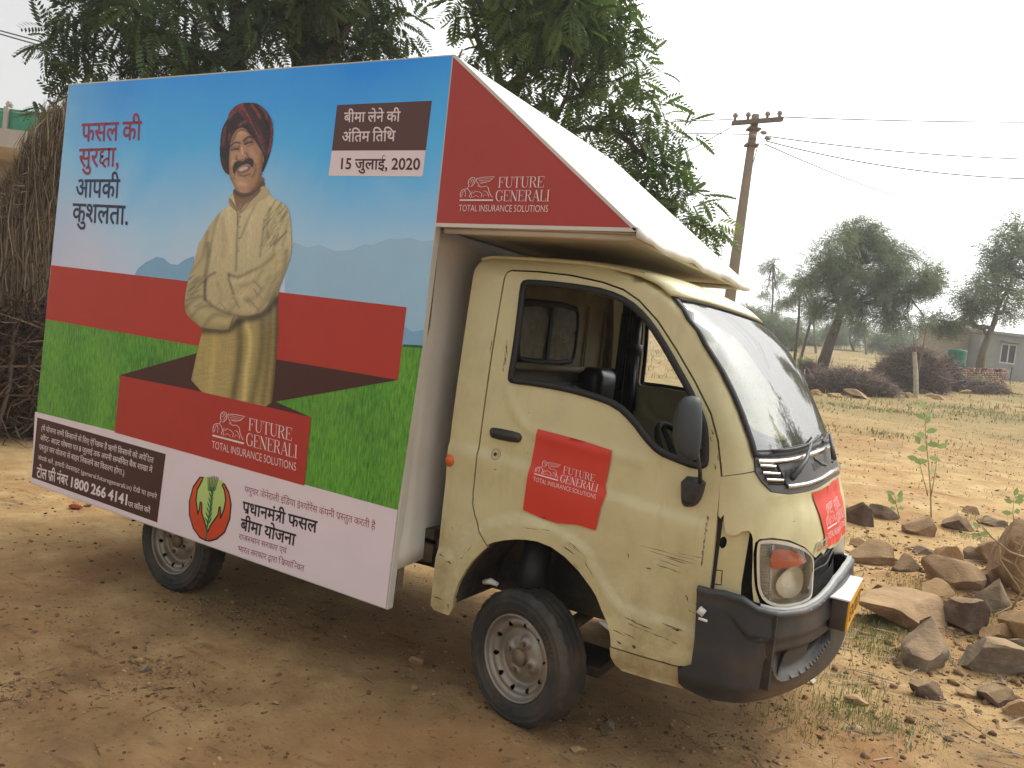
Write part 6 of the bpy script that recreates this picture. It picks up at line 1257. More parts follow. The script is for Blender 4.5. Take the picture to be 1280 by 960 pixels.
bB = gbase(368, 11.3); tree('neem_tree', 'dark leafy tree with a forked trunk behind the top edge of the banner', 'tree', 'tall trees standing behind the truck', bB, [bB, at(372, 220, 11.3), at(370, 80, 11.3)], [at(352, 5, 11.2), at(420, -20, 11), at(500, -60, 10.8), at(440, -160, 11)], cB, [.5]*len(cB), 28, PIN, .26, M['neem'], M['bark'], .12, 4, .35)
cC = ell(r, 80, 695, -50, 90, 150, 10, 1.4)+[at(*p) for p in ((620, 95, 10), (650, 110, 10), (690, 105, 9.8), (720, 120, 9.8), (745, 95, 9.6), (770, 130, 9.6), (735, 160, 9.6), (700, 150, 10), (765, 190, 9.6), (790, 170, 9.5), (815, 150, 9.4), (830, 175, 9.4), (810, 205, 9.4), (845, 250, 9.3), (860, 270, 9.2), (800, 240, 9.5), (835, 225, 9.3), (880, 282, 9.2), (780, 60, 9.6), (795, 90, 9.5), (770, 30, 9.6), (605, 60, 10), (575, 5, 10.4))]
bC = gbase(640, 10.4); tree('neem_tree', 'fresh green tree with drooping feathery leaves behind the white awning', 'tree', 'tall trees standing behind the truck', bC, [bC, at(636, 260, 10.4), at(628, 110, 10.4)], [at(590, 20, 10.2), at(680, 20, 10), at(730, 120, 9.8), at(800, 190, 9.5), at(870, 300, 9.3), at(700, -120, 10)], cC, [.46]*len(cC), 28, PIN, .27, M['neem2'], M['bark'], .14, 5, .4)
# fill behind the truck: lower shrubs, seen only between things and in reflections
for i, (px, py, D, w, lb) in enumerate(((828, 452, 8.6, .55, 'leafy green bush seen through the far window of the cab'), (700, 470, 10, .7, 'low bush behind the cab roof line'))):
    b = gbase(px, D); c = [b+np.array([r.normal()*w*.6, r.normal()*w*.6, .25+abs(r.normal())*w*.6]) for _ in range(16)]
    tree('bush', lb, 'bush', None, b, [b, b+np.array([0, 0, .3])], [], c, [.22]*16, 34, PINF, .13, M['neem2'], M['bark'], .03, 40+i)
# umbrella-crowned acacia
ac = ell(r, 26, 1030, 342, 30, 28, 34, 1.2)+ell(r, 46, 1068, 325, 45, 42, 34, 1.8)+ell(r, 46, 1118, 345, 54, 34, 34, 1.8)+ell(r, 12, 1082, 293, 26, 14, 34, 1)+ell(r, 26, 1085, 385, 66, 18, 34, 1.5)+ell(r, 10, 1160, 350, 16, 14, 34, .8)+ell(r, 8, 1130, 400, 30, 8, 34, .8)
bD = np.array(gpt(1026, 464)[0]); Dd = gpt(1026, 464)[1]
ac = [CAM+(np.array(p)-CAM)*Dd/34 for p in ac]
tree('acacia_tree', 'grey green wide crowned tree with a leaning trunk in the field', 'tree', None, bD, [bD, at(1036, 432, Dd), at(1046, 405, Dd), at(1052, 385, Dd)], [at(1030, 345, Dd), at(1075, 330, Dd), at(1120, 350, Dd), at(1150, 360, Dd), at(1090, 380, Dd)], ac, [.55*Dd/34]*len(ac), 60, SPR, .36, M['acacia'], M['bark'], .26, 6, .35, .03)
# trees standing off to the right, along the same field edge (seen mirrored in the windscreen)
for i, (az, dd, hh, lb) in enumerate(((50, 17, 5.2, 'spreading tree far to the right of the rocks, first from the truck'), (61, 20, 6.2, 'spreading tree far to the right of the rocks, in the middle of three'), (72, 19, 5.0, 'spreading tree far to the right of the rocks, nearest the grey house'))):
    x, y = CAM[0]+dd*math.cos(math.radians(az)), CAM[1]+dd*math.sin(math.radians(az)); b = np.array([x, y, float(gh(x, y))]); cs = [b+np.array([0, 0, hh*.62])+np.array([r.normal()*1.0, r.normal()*1.0, r.normal()*.8]) for _ in range(60)]
    tree('spreading_tree', lb, 'tree', None, b, [b, b+np.array([.1, 0, hh*.25]), b+np.array([0, .1, hh*.42])], [b+np.array([1.2, .3, hh*.7]), b+np.array([-1.2, -.4, hh*.7])], cs, [.6]*len(cs), 34, SPR, .5, M['acacia'], M['bark'], .16, 160+i, .3, .02)
# slender trees and sapling poles left of it
for i, (px, pb, pt, D0, tufts, lb) in enumerate(((966, 425, 322, 34, [(966, 328, 9), (955, 338, 8), (978, 345, 8), (966, 355, 8), (958, 368, 8), (975, 380, 8), (966, 395, 10)], 'slim dark tree standing alone just right of the windscreen top'), (997, 446, 350, 36, [(1000, 352, 9), (1003, 365, 10), (990, 372, 8), (985, 378, 8), (1010, 382, 8)], 'thin straight tree left of the wide crowned one'), (1004, 446, 375, 36, [(1018, 378, 8), (1024, 388, 7), (1014, 394, 7)], 'thin leaning tree touching the wide crown'))):
    b, D = gpt(px-4, pb+6); cs = []; 
    for (x, y, rr) in tufts: cs += [at(x+r.normal()*rr*.5, y+r.normal()*rr*.4, D+r.normal()*.2) for _ in range(4)]
    tree('slender_tree', lb, 'tree', 'thin young trees at the field edge', b, [b, at((px+tufts[0][0])/2, (pb+pt)/2, D), at(tufts[0][0], pt+8, D)], [], cs, [.32]*len(cs), 26, SPR, .42, M['acacia'], M['bark'], .085, 50+i, .15, .02, .4)
# right-hand tree, cut by the frame
bE, De = gpt(1222, 478); ce = ell(r, 34, 1270, 310, 34, 34, De, 1.5)+ell(r, 46, 1258, 362, 56, 36, De, 1.8)+ell(r, 14, 1180, 402, 18, 8, De, .8)+ell(r, 8, 1215, 380, 16, 14, De, .8)
tree('shade_tree', 'tall layered tree at the right edge in front of the house', 'tree', None, bE, [bE, at(1228, 440, De), at(1240, 410, De)], [at(1260, 370, De), at(1275, 320, De), at(1215, 400, De), at(1185, 402, De)], ce, [.6]*len(ce), 30, SPR, .5, M['acacia'], M['bark_pale'], .22, 8, .3, .03, .6)
# distant trees, each its own thing, along the rise
fr_ = [(975, 418, 30, 16, 60, 'round dark tree just right of the windscreen'), (950, 405, 16, 12, 60, 'small tree touching the top of the windscreen'), (1062, 418, 30, 13, 75, 'dark round tree under the wide crown'), (1110, 428, 24, 11, 70, 'pale round bush right of the leaning trunk'), (1010, 428, 14, 8, 80, 'little pale tree behind the thin trees'), (1040, 430, 14, 6, 90, 'tiny far tree beside the leaning trunk'), (1150, 432, 16, 6, 95, 'tiny far tree behind the brush pile'), (1270, 436, 30, 10, 90, 'far tree behind the house at the right edge'), (935, 398, 14, 10, 70, 'far tree touching the windscreen edge')]
for i, (px, py, rx, ry, D, lb) in enumerate(fr_):
    b = gbase(px, D); cs = ell(r, int(10+rx*.9), px, py, rx, ry, D, rx*D/FPX)
    tree('distant_tree', lb, 'tree', 'far trees along the rise', b, [b, at(px, py+ry*.6, D), at(px, py, D)], [], cs, [ry*.42*D/FPX+.2]*len(cs), 44, SPR, .55*D/70, M['far'], M['bark'], .12, 70+i, .2, 0)
# the far wood beyond reads as one mass
cs = []
for _ in range(420):
    a = r.uniform(-.95, .75); D = r.uniform(105, 150); P = CAM+(FWD+RGT*a)*D; P[2] = float(gh(P[0], P[1]))+1.2+2.2*abs(fbm(np.array([a*9.]), np.array([2.]), 3)[0])*2+r.random()*1.2; cs.append(P)
foliage('far_woodland', cs, [2.0]*len(cs), 46, SPR, 1.1, M['far'], None, 90, .1)
# ================================================================ POLE AND WIRES
M['concrete'] = simple('pole_concrete', (140, 128, 112), .9, .12, 3, .3, .01, dust=.2); M['iron'] = simple('iron_fitting', (110, 100, 92), .7, .15, 20, .1); M['porcelain'] = simple('porcelain', (150, 140, 130), .35, .1, 20, .05); M['wire'] = simple('aluminium_wire', (84, 84, 84), .6, .1, 20, 0)
DP = 16.; pt_ = at(944.5, 143, DP); pb_ = at(908, 404, DP); dv_ = (pb_-pt_)/np.linalg.norm(pb_-pt_); base = pt_+dv_*((pt_[2]-float(gh(pt_[0], pt_[1])))/-dv_[2]); base[2] = float(gh(base[0], base[1]))-.05
pole = tag(empty('utility_pole', tuple(base)), 'leaning concrete power pole with a crossarm rising behind the tip of the awning', 'utility pole')
a_ = math.atan2(RGT[1], RGT[0]); ax_ = np.array([math.cos(a_), math.sin(a_), 0]); ay_ = np.array([-math.sin(a_), math.cos(a_), 0])
def tapered(P0, P1, w0, w1, d0, d1):
    V = []
    for P, w, d in ((P0, w0, d0), (P1, w1, d1)):
        for sx, sy in ((-1, -1), (1, -1), (1, 1), (-1, 1)): V.append(P+ax_*w*sx/2+ay_*d*sy/2)
    return V, [(0, 3, 2, 1), (4, 5, 6, 7), (0, 1, 5, 4), (1, 2, 6, 5), (2, 3, 7, 6), (3, 0, 4, 7)]
V, F = tapered(base, pt_, .22, .13, .2, .12); V = [v-base for v in V]; bevel(mesh_obj('post', V, F, M['concrete'], pole), .015)
c0, c1 = at(913, 156, DP), at(976, 151, DP); V, F = tapered(c0, c1, .0, .0, .0, .0)
dx_ = (c1-c0)/np.linalg.norm(c1-c0); up_ = np.array([0, 0, 1.]); V = []
for P in (c0-base-ay_*.12, c1-base-ay_*.12):
    for s, t in ((-1, -1), (1, -1), (1, 1), (-1, 1)): V.append(P+ay_*.05*s+up_*.04*t)
mesh_obj('crossarm', V, [(0, 3, 2, 1), (4, 5, 6, 7), (0, 1, 5, 4), (1, 2, 6, 5), (2, 3, 7, 6), (3, 0, 4, 7)], M['iron'], pole)
for px, py in ((917, 149), (933, 148), (957, 147), (972, 146)):
    b = MB(); P = at(px, py, DP)-base-ay_*.12; b.tube([P+up_*-.06, P+up_*.0, P+up_*.02, P+up_*.07, P+up_*.09], [.02, .03, .055, .045, .02], 10); b.build('insulator', M['porcelain'], pole, True)
for px, py in ((951, 168), (956, 175), (938, 172)):
    b = MB(); P = at(px, py, DP)-base-ay_*.14; b.tube([P-ax_*.05, P, P+ax_*.07], [.02, .045, .03], 8); b.build('insulator', M['porcelain'], pole, True)
bb = MB()
for z in (.30, .62): P = pt_-base+dv_*z; b = tapered(P-up_*.02, P+up_*.02, .24, .24, .22, .22); bb.add(*b)
bb.build('clamp', M['iron'], pole)
def wire(name, p, q, sag, label, r=.011, n=24):
    m = MB(); p = np.array(p); q = np.array(q); P = [p+(q-p)*t-np.array([0, 0, sag*4*t*(1-t)]) for t in np.linspace(0, 1, n)]; m.tube(P, r, 5); o = m.build('power_line', M['wire'], None, True); tag(o, label, 'wire', 'wires of the power line'); return o
wire('w', at(972, 146, DP), at(1420, 152, 17), .05, 'topmost overhead wire running right from the crossarm')
wire('w', at(957, 170, DP), at(1420, 200, 17), .15, 'second overhead wire running right from the pole')
wire('w', at(957, 176, DP), at(1420, 222, 15), .28, 'third overhead wire running right and sagging more than the second')
wire('w', at(956, 180, DP), at(1258, 272, 40), .4, 'service wire slanting down from the pole towards the house')
wire('w', at(917, 149, DP), at(500, 168, 16), .0, 'overhead wire running left from the crossarm end into the tree', .009)
wire('w', at(938, 168, DP), at(500, 160, 15), .0, 'overhead wire running left from just under the crossarm', .009)
wire('w', at(912, 160, DP), at(560, 340, 22), .1, 'wire slanting down to the left from the pole behind the tree', .009)
wire('w', at(948, 178, DP), at(938, 172, DP), .5, 'short drooping jumper wire beside the pole', .009)
wire('w', at(-60, 22, 13), at(640, 200, 17), .05, 'thin dark wire crossing the top left corner into the tree', .012)
wire('w', at(-60, 25, 13), at(640, 206, 17), .10, 'lower of the two dark wires in the top left corner', .012)
# small far posts
for px, pt2, D, lb in ((1078, 404, 62, 'thin far post behind the wide crowned tree'), (1015, 402, 60, 'thin far post left of the leaning trunk')):
    b = gbase(px, D); t_ = at(px+2, pt2, D); m = MB(); m.tube([b*0, t_-b], [.10, .07], 6); o = m.build('far_post', M['bark_pale']); o.location = tuple(b); tag(o, lb, 'post')

# ================================================================ BRUSH PILES, POST, LOW WALL, HOUSE (right background)
def brush(px, pw, ph, py, label, n, seed, L=(.3, 1.0), mat='twig', deep=1.):
    P, D = gpt(px, py); w = pw*D/FPX/2; h = ph*D/FPX; r = np.random.default_rng(seed); a0 = math.atan2(RGT[1], RGT[0])
    u = r.uniform(-1, 1, n); vv = r.uniform(-1, 1, n); keep = u*u+vv*vv < 1; u, vv = u[keep], vv[keep]; n = len(u); top = h*(1-u*u*.75-vv*vv*.5)*(.75+.5*(fbm(u*2.2+seed, vv*2.2, 3)+.5))
    z = top*r.random(n)**.45; X = u*w; Y = vv*w*.5*deep; wx = X*math.cos(a0)-Y*math.sin(a0); wy = X*math.sin(a0)+Y*math.cos(a0)+w*.3
    C_ = np.c_[wx, wy, z]; d = r.normal(size=(n, 3)); d[:, 2] *= .55; d /= np.linalg.norm(d, axis=1)[:, None]; l = (L[0]+(L[1]-L[0])*r.random(n)**2)[:, None]; ww = .0075*(.5+r.random(n))[:, None]
    sd_ = np.cross(d, r.normal(size=(n, 3))); sd_ /= np.linalg.norm(sd_, axis=1)[:, None]; s2 = np.cross(d, sd_); A, B = C_-d*l/2, C_+d*l/2; mid = C_+r.normal(size=(n, 3))*l*.08
    V = np.stack([A+sd_*ww, A-sd_*ww, mid-sd_*ww*.8+s2*ww, mid+sd_*ww*.8+s2*ww, B, mid-s2*ww], 1); V[:, :, 2] = np.maximum(V[:, :, 2], 0.0); V = V.reshape(-1, 3); b = np.arange(n)[:, None]*6
    F = np.concatenate([b+np.array([[0, 1, 2]]), b+np.array([[0, 2, 3]]), b+np.array([[3, 2, 4]]), b+np.array([[1, 0, 5]]), b+np.array([[2, 5, 4]]), b+np.array([[5, 3, 4]])]); V[:, 2] += gh(V[:, 0]+P[0], V[:, 1]+P[1])-float(gh(P[0], P[1]))-.02
    o = np_mesh('brush_pile', V, F, M[mat], tint=np.repeat(r.random((n, 1)), 6, 0)*np.ones((1, 3))); o.location = (P[0], P[1], float(gh(P[0], P[1]))); return tag(o, label, 'brush pile')
M['brush'] = peb_mat('thorn_brush', (98, 84, 76), (134, 116, 104), (164, 146, 130))
brush(1055, 120, 28, 492, 'long low pile of cut thorn brush along the edge of the field', 9000, 1, mat='brush')
brush(1135, 92, 58, 490, 'tall dark hump of cut thorn brush beside the leaning white post', 10000, 2, mat='brush')
brush(1178, 40, 44, 488, 'narrow pile of brush between the white post and the low wall', 2200, 3, mat='brush')
brush(1010, 46, 16, 470, 'low scrubby brush at the foot of the thin trees', 1500, 4, mat='brush')
brush(1215, 90, 16, 492, 'flat spread of dry twigs in front of the low brick wall', 1800, 5, mat='brush')
P, D = gpt(1145, 497); m = MB(); t_ = at(1143, 440, D); m.tube([P*0, (t_-P)*.5+np.array([.02, 0, 0]), t_-P], [.075, .07, .06], 8); o = m.build('fence_post', simple('pale_wood', (176, 166, 150), .9, .2, 8, .4)); o.location = tuple(P); tag(o, 'crooked whitish wooden post in front of the tall brush hump', 'post')
for (x0, y0, x1, y1, lb) in ((1146, 470, 1158, 408, 'long thin stick leaning right out of the brush hump'), (1143, 462, 1142, 420, 'short upright stick above the white post')):
    P = at(x0, y0, D); m = MB(); m.tube([P*0, at((x0+x1)/2+1, (y0+y1)/2, D)-P, at(x1, y1, D)-P], [.03, .022, .012], 6); o = m.build('leaning_stick', M['bark_pale']); o.location = tuple(P); tag(o, lb, 'stick')
# shrubs among the piles
for i, (px, py, w, n, lb) in enumerate(((1140, 486, .5, 16, 'small grey green weed at the foot of the white post'), (1218, 486, .45, 14, 'green weed growing before the low brick wall'), (1005, 462, .6, 14, 'low green weed near the thin trees'))):
    b, D = gpt(px, py); c = [b+np.array([r.normal()*w*.5, r.normal()*w*.3, .08+abs(r.normal())*w*.4]) for _ in range(n)]; tree('weed', lb, 'weed', None, b, [b, b+np.array([0, 0, .12])], [], c, [.14]*n, 16, PINF, .16, M['sap'], M['bark'], .01, 140+i, .1, 0)
# low wall of rough bricks: individual courses as one set of real bricks
P, D = gpt(1192, 487); Q, D2 = gpt(1256, 486); M['mudbrick'] = peb_mat('old_bricks', (112, 88, 76), (140, 112, 94), (160, 136, 114))
wl2 = tag(empty('low_wall', tuple(P)), 'low crumbling wall of reddish bricks below the green barrel', 'wall'); dirw = (Q-P); Lw = np.linalg.norm(dirw[:2]); dirw /= np.linalg.norm(dirw); hw = 28*D/FPX
rows = 11; rh_ = hw/rows; Vb_ = []; Fb_ = []; tb_ = []; rr = random.Random(4)
nrm = np.array([-dirw[1], dirw[0], 0])
for k in range(rows):
    x = -rr.random()*.1
    while x < Lw:
        bl = .22+rr.random()*.06
        if not (k >= rows-2 and rr.random() < .45):
            b = len(Vb_); off = rr.uniform(-.015, .015); c_ = dirw*x+np.array([0, 0, 1])*(k*rh_)
            for (i_, j_, l_) in ((0, 0, 0), (1, 0, 0), (1, 1, 0), (0, 1, 0), (0, 0, 1), (1, 0, 1), (1, 1, 1), (0, 1, 1)): Vb_.append(c_+dirw*(bl-.015)*i_+nrm*(off+.26*j_)+np.array([0, 0, 1])*(rh_-.014)*l_)
            Fb_ += [tuple(b+q for q in f) for f in [(0, 3, 2, 1), (4, 5, 6, 7), (0, 1, 5, 4), (1, 2, 6, 5), (2, 3, 7, 6), (3, 0, 4, 7)]]; tb_ += [rr.random()]*8
        x += bl
o = np_mesh('bricks', np.array(Vb_), np.array(Fb_), M['mudbrick'], wl2, tint=np.array(tb_)[:, None]*np.ones((1, 3))); o['kind'] = 'stuff'
cm = MB(); V, F = [], []
co_ = [dirw*0+nrm*.03, dirw*Lw+nrm*.03, dirw*Lw+nrm*.23, dirw*0+nrm*.23]; V = [tuple(c) for c in co_]+[tuple(c+np.array([0, 0, hw*.8])) for c in co_]; mesh_obj('wall_core', V, [(0, 3, 2, 1), (4, 5, 6, 7), (0, 1, 5, 4), (1, 2, 6, 5), (2, 3, 7, 6), (3, 0, 4, 7)], simple('mud_mortar', (122, 98, 78), .95, .2, 6, .4), wl2)
# green barrel
DB = D+3.5; b0 = at(1194, 458.5, DB); hB = 21.5*DB/FPX; rB = 11*DB/FPX; M['green'] = simple('green_plastic', (30, 112, 82), .5, .12, 6, .1)
prof = [(.001, 0), (rB*.97, 0), (rB, hB*.04)]+[(rB*(1+.02*(i % 2)), hB*(.1+.8*i/11)) for i in range(12)]+[(rB, hB*.95), (rB*.93, hB), (rB*.9, hB*.985), (rB*.3, hB*1.0), (rB*.28, hB*1.03), (.001, hB*1.04)]
V, F = lathe(prof, 28); V = [(x, z, y) for x, y, z in V]; bar = mesh_obj('barrel', V, F, M['green'], None, True); bar.location = tuple(b0); tag(bar, 'green plastic water barrel standing behind the low brick wall', 'barrel')
pd = MB(); pd.box((-rB*1.5, -rB*1.2, -(b0[2]-float(gh(b0[0], b0[1])))-.1), (rB*1.5, rB*1.2, -.002)); o = pd.build('barrel_plinth', simple('plinth', (120, 104, 86), .9, .2, 5, .3)); o.location = tuple(b0); tag(o, 'rough masonry plinth under the green barrel', 'plinth')
# house: two blocks
M['plaster'] = simple('grey_plaster', (158, 148, 134), .9, .14, 1.6, .3, .01, dust=.4); M['plaster2'] = simple('blue_grey_plaster', (150, 152, 150), .9, .1, 1.6, .3, .01, dust=.25); M['winfr'] = simple('dark_window', (60, 66, 74), .5, .2, 4, .1)
def house(px0, px1, ptop, D, label, depth, mat, window=None, extra=None):
    a = at(px0, 480, D); c = at(px1, 480, D); g = float(min(gh(a[0], a[1]), gh(c[0], c[1])))-.2; o_ = np.array([a[0], a[1], g]); rt = empty('house', tuple(o_)); tag(rt, label, 'house'); ux = (c-a)*np.array([1, 1, 0]); W = np.linalg.norm(ux); ux /= W; uy = np.array([-ux[1], ux[0], 0]); zt = at((px0+px1)/2, ptop, D)[2]-g; T_ = .22
    def bx(x0, x1, y0, y1, z0, z1): return [tuple(ux*x+uy*y+np.array([0, 0, z])) for x, y, z in ((x0, y0, z0), (x1, y0, z0), (x1, y1, z0), (x0, y1, z0), (x0, y0, z1), (x1, y0, z1), (x1, y1, z1), (x0, y1, z1))]
    FB = [(0, 3, 2, 1), (4, 5, 6, 7), (0, 1, 5, 4), (1, 2, 6, 5), (2, 3, 7, 6), (3, 0, 4, 7)]; m = MB()
    if window:
        wx0, wx1, wz0, wz1 = window; m.add(bx(0, wx0, 0, T_, 0, zt), FB); m.add(bx(wx1, W, 0, T_, 0, zt), FB); m.add(bx(wx0, wx1, 0, T_, 0, wz0), FB); m.add(bx(wx0, wx1, 0, T_, wz1, zt), FB)
    else: m.add(bx(0, W, 0, T_, 0, zt), FB)
    m.add(bx(0, T_, T_, depth, 0, zt), FB); m.add(bx(W-T_, W, T_, depth, 0, zt), FB); m.add(bx(T_, W-T_, depth-T_, depth, 0, zt), FB); m.build('walls', mat, rt)
    m = MB(); m.add(bx(-.12, W+.12, -.12, depth+.12, zt, zt+.13), FB); m.build('roof', mat, rt)
    if window:
        fr2 = MB(); cx2 = (wx0+wx1)/2; fr2.add(bx(wx0, wx0+.06, .02, .09, wz0, wz1), FB); fr2.add(bx(wx1-.06, wx1, .02, .09, wz0, wz1), FB); fr2.add(bx(wx0+.06, wx1-.06, .02, .09, wz0, wz0+.06), FB); fr2.add(bx(wx0+.06, wx1-.06, .02, .09, wz1-.06, wz1), FB); fr2.add(bx(cx2-.03, cx2+.03, .02, .09, wz0+.06, wz1-.06), FB); w_ = fr2.build('window', M['plate_white'], rt)
        for s0, s1 in ((wx0+.07, cx2-.04), (cx2+.04, wx1-.07)): p_ = MB(); p_.add(bx(s0, s1, .06, .08, wz0+.07, wz1-.07), FB); p_.build('pane', M['winfr'], w_)
        vz = MB(); vz.add(bx(wx0-.1, wx1+.1, -.28, .0, wz1+.08, wz1+.14), FB); vz.build('sunshade', mat, rt)
    return rt, ux, uy, zt, W, bx, FB
house(1170, 1214, 411, 44, 'small windowless plastered block with a flat roof behind the green barrel', 2.6, M['plaster'])
rt, ux, uy, zt, W, bx_, FB = house(1218, 1330, 421, 43, 'long pale grey house with a dark window at the right edge', 4.5, M['plaster2'], (1.15, 2.0, 1.1, 2.15))
DT = 46; b0 = at(1206, 412, DT); V, F = lathe([(.001, 0), (.36, 0), (.38, .05), (.38, .62), (.30, .78), (.12, .84), (.10, .9), (.001, .9)], 24); V = [(x, z, y) for x, y, z in V]; o = mesh_obj('water_tank', V, F, simple('white_tank', (214, 212, 206), .5, .06, 5, .05), None, True); o.location = tuple(b0-np.array([0, 0, .02])); tag(o, 'white round water tank on the roof of the windowless block', 'water tank')
for i, (px, py, h, lb) in enumerate(((1262, 478, .75, 'short dark fence stake in front of the grey house'), (1233, 480, .6, 'shorter stake left of the dark one'))):
    P, D = gpt(px, py); m = MB(); m.tube([(0, 0, -.1), (.02, 0, h)], [.035, .03], 6); o = m.build('fence_stake', M['bark']); o.location = tuple(P); tag(o, lb, 'stake')

# ================================================================ LEFT: straw stack and house with a green balcony
DS = 8.6
def pt_at_ground(px, D):
    P = at(px, 480, D); return np.array([P[0], P[1], float(gh(P[0], P[1]))])
r = np.random.default_rng(31); cs0 = pt_at_ground(44, DS); root = tag(empty('straw_stack', tuple(cs0)), 'tall stack of dry stalks tied upright behind the left end of the banner', 'straw stack')
ztop = at(60, 170, DS)[2]-cs0[2]; Rr = .62; n = 13000; th = r.uniform(0, 2*math.pi, n); z0 = r.random(n)**.8*ztop*.92; L = r.uniform(.35, 1.15, n); rad = Rr*(.80+.22*r.random(n))*(1-.10*(z0/ztop))
rb = MB(); nseg = 36; V = []; F = []
for k in range(9):
    z = ztop*.93*k/8
    for j in range(nseg): a = 2*math.pi*j/nseg; q_ = Rr*(.86-.08*k/8)*(1+.05*math.sin(5*a+k)); V.append((q_*math.cos(a), q_*.85*math.sin(a), z*.70))
for k in range(8):
    for j in range(nseg): F.append((k*nseg+j, k*nseg+(j+1) % nseg, (k+1)*nseg+(j+1) % nseg, (k+1)*nseg+j))
F.append(tuple(8*nseg+j for j in range(nseg))); M['strawcore'] = simple('straw_core', (112, 92, 66), .95, .35, 14, .8, .03); mesh_obj('stack_core', V, F, M['strawcore'], root, True)
def blades(name, A, B, w, mat, seed, parent):
    r = np.random.default_rng(seed); n = len(A); d = B-A; s = np.cross(d, r.normal(size=(n, 3))); s /= np.linalg.norm(s, axis=1)[:, None]; s2 = np.cross(d, s); s2 /= np.linalg.norm(s2, axis=1)[:, None]; w = (w*(.5+r.random(n)))[:, None]; mid = (A+B)/2+r.normal(size=(n, 3))*.03
    V = np.stack([A+s*w, A-s*w, mid-s*w, mid+s*w, B, mid+s2*w*1.2], 1).reshape(-1, 3); b = np.arange(n)[:, None]*6; F = np.concatenate([b+np.array([[q]]).reshape(1, -1) for q in ([0, 1, 5], [1, 2, 5], [0, 5, 3], [5, 2, 4], [3, 5, 4])])
    return tag(np_mesh(name, V, F, mat, parent, tint=np.repeat(r.random((n, 1)), 6, 0)*np.ones((1, 3))), kind='stuff')
A = np.c_[rad*np.cos(th), rad*.88*np.sin(th), z0]; lean = r.normal(0, .10, n); B = A+np.c_[-np.sin(th)*lean*L+np.cos(th)*r.normal(0, .05, n), np.cos(th)*lean*L, L*.95]; cap = ztop*(.66+.38*sst(-.5, .35, B@np.array([RGT[0], RGT[1], 0])))*(1+.10*r.random(n)); A[:, 2] *= cap/ztop; B[:, 2] = np.minimum(B[:, 2], cap)
blades('stalks', A, B, .0055, M['straw'], 1, root)
n = 2600; th = r.uniform(0, 6.28, n); A = np.c_[.55*np.cos(th)*r.random(n)**.5, .5*np.sin(th)*r.random(n)**.5, ztop*r.uniform(.80, .94, n)]; A[:, 2] *= .66+.38*sst(-.5, .35, A@np.array([RGT[0], RGT[1], 0])); d = np.c_[np.cos(th)*r.uniform(0, .5, n), np.sin(th)*r.uniform(0, .5, n), r.uniform(-.1, .35, n)]; blades('loose_top', A, A+d*.8, .005, M['straw'], 2, root)
for zz in (.42, .56, .70):
    m = MB(); P = [((Rr*.99-.06*zz)*math.cos(a), (Rr*.99-.06*zz)*.88*math.sin(a), ztop*zz+.03*math.sin(2*a+zz*9)) for a in np.linspace(0, 2*math.pi, 30)]; m.tube(P, .022, 6, False); m.build('tie', simple('tie_rope', (92, 72, 52), .95, .3, 20, .4) if 'tie' not in M else M['tie'], root, True)
n = 4200; th = r.uniform(0, 6.28, n); z = r.random(n)**1.3*ztop*.40; q_ = Rr*(1.02+.75*r.random(n)*(1-z/(ztop*.45))); A = np.c_[q_*np.cos(th), q_*.95*np.sin(th), z]; d = r.normal(size=(n, 3))*np.array([.35, .35, .30])+np.c_[.2*np.cos(th+1.6), .2*np.sin(th+1.6), .15+0*th]; B = A+d; B[:, 2] = np.maximum(B[:, 2], .01); blades('loose_sticks', A, B, .007, M['twig'], 3, root)
for i in range(7):
    m = MB(); a = r.uniform(3.3, 5.6); a0_ = np.array([1.15*math.cos(a), 1.05*math.sin(a), .02]); m.tube([a0_, a0_*.8+np.array([.05, 0, .5]), a0_*.66+np.array([.25*r.normal(), 0, 1.1+.3*r.random()])], [.022, .018, .009], 6); m.build('leaning_branch', M['bark'], root, True)
# house with balcony behind it
DH = 12.5; hb0 = pt_at_ground(-260, DH); M['pinkwall'] = simple('pale_pink_plaster', (186, 180, 174), .85, .08, 1.5, .2, .01, dust=.2); M['wallw'] = simple('whitewash', (150, 148, 142), .9, .1, 1.5, .3, .01, dust=.3); M['railg'] = simple('green_rail_paint', (64, 148, 118), .5, .1, 8, .1)
hr = tag(empty('balcony_house', tuple(hb0)), 'whitewashed house with a green railed balcony behind the straw stack at the left edge', 'house')
def L_(p): return tuple(np.array(p)-hb0)
uxh = (at(78, 480, DH)-at(-260, 480, DH))*np.array([1, 1, 0]); WH = np.linalg.norm(uxh); uxh /= WH; uyh = np.array([-uxh[1], uxh[0], 0])
def bh(x0, x1, y0, y1, z0, z1): return [tuple(uxh*x+uyh*y+np.array([0, 0, z])) for x, y, z in ((x0, y0, z0), (x1, y0, z0), (x1, y1, z0), (x0, y1, z0), (x0, y0, z1), (x1, y0, z1), (x1, y1, z1), (x0, y1, z1))]
zs = at(20, 190, DH)[2]-hb0[2]; xr_ = lambda px: float((at(px, 480, DH)-at(-260, 480, DH))@uxh); k_ = DH/FPX
m = MB(); m.add(bh(0, xr_(20), 1.2, 1.45, 0, zs), FB); m.add(bh(xr_(20)-.25, xr_(20), 1.45, 6, 0, zs), FB); m.add(bh(0, .25, 1.45, 6, 0, zs), FB); m.add(bh(.25, xr_(20)-.25, 5.75, 6, 0, zs), FB); m.build('walls', M['wallw'], hr)
m = MB(); m.add(bh(-.3, xr_(92), -.15, 6.2, zs, zs+22*k_), FB); m.build('balcony_slab', M['pinkwall'], hr)
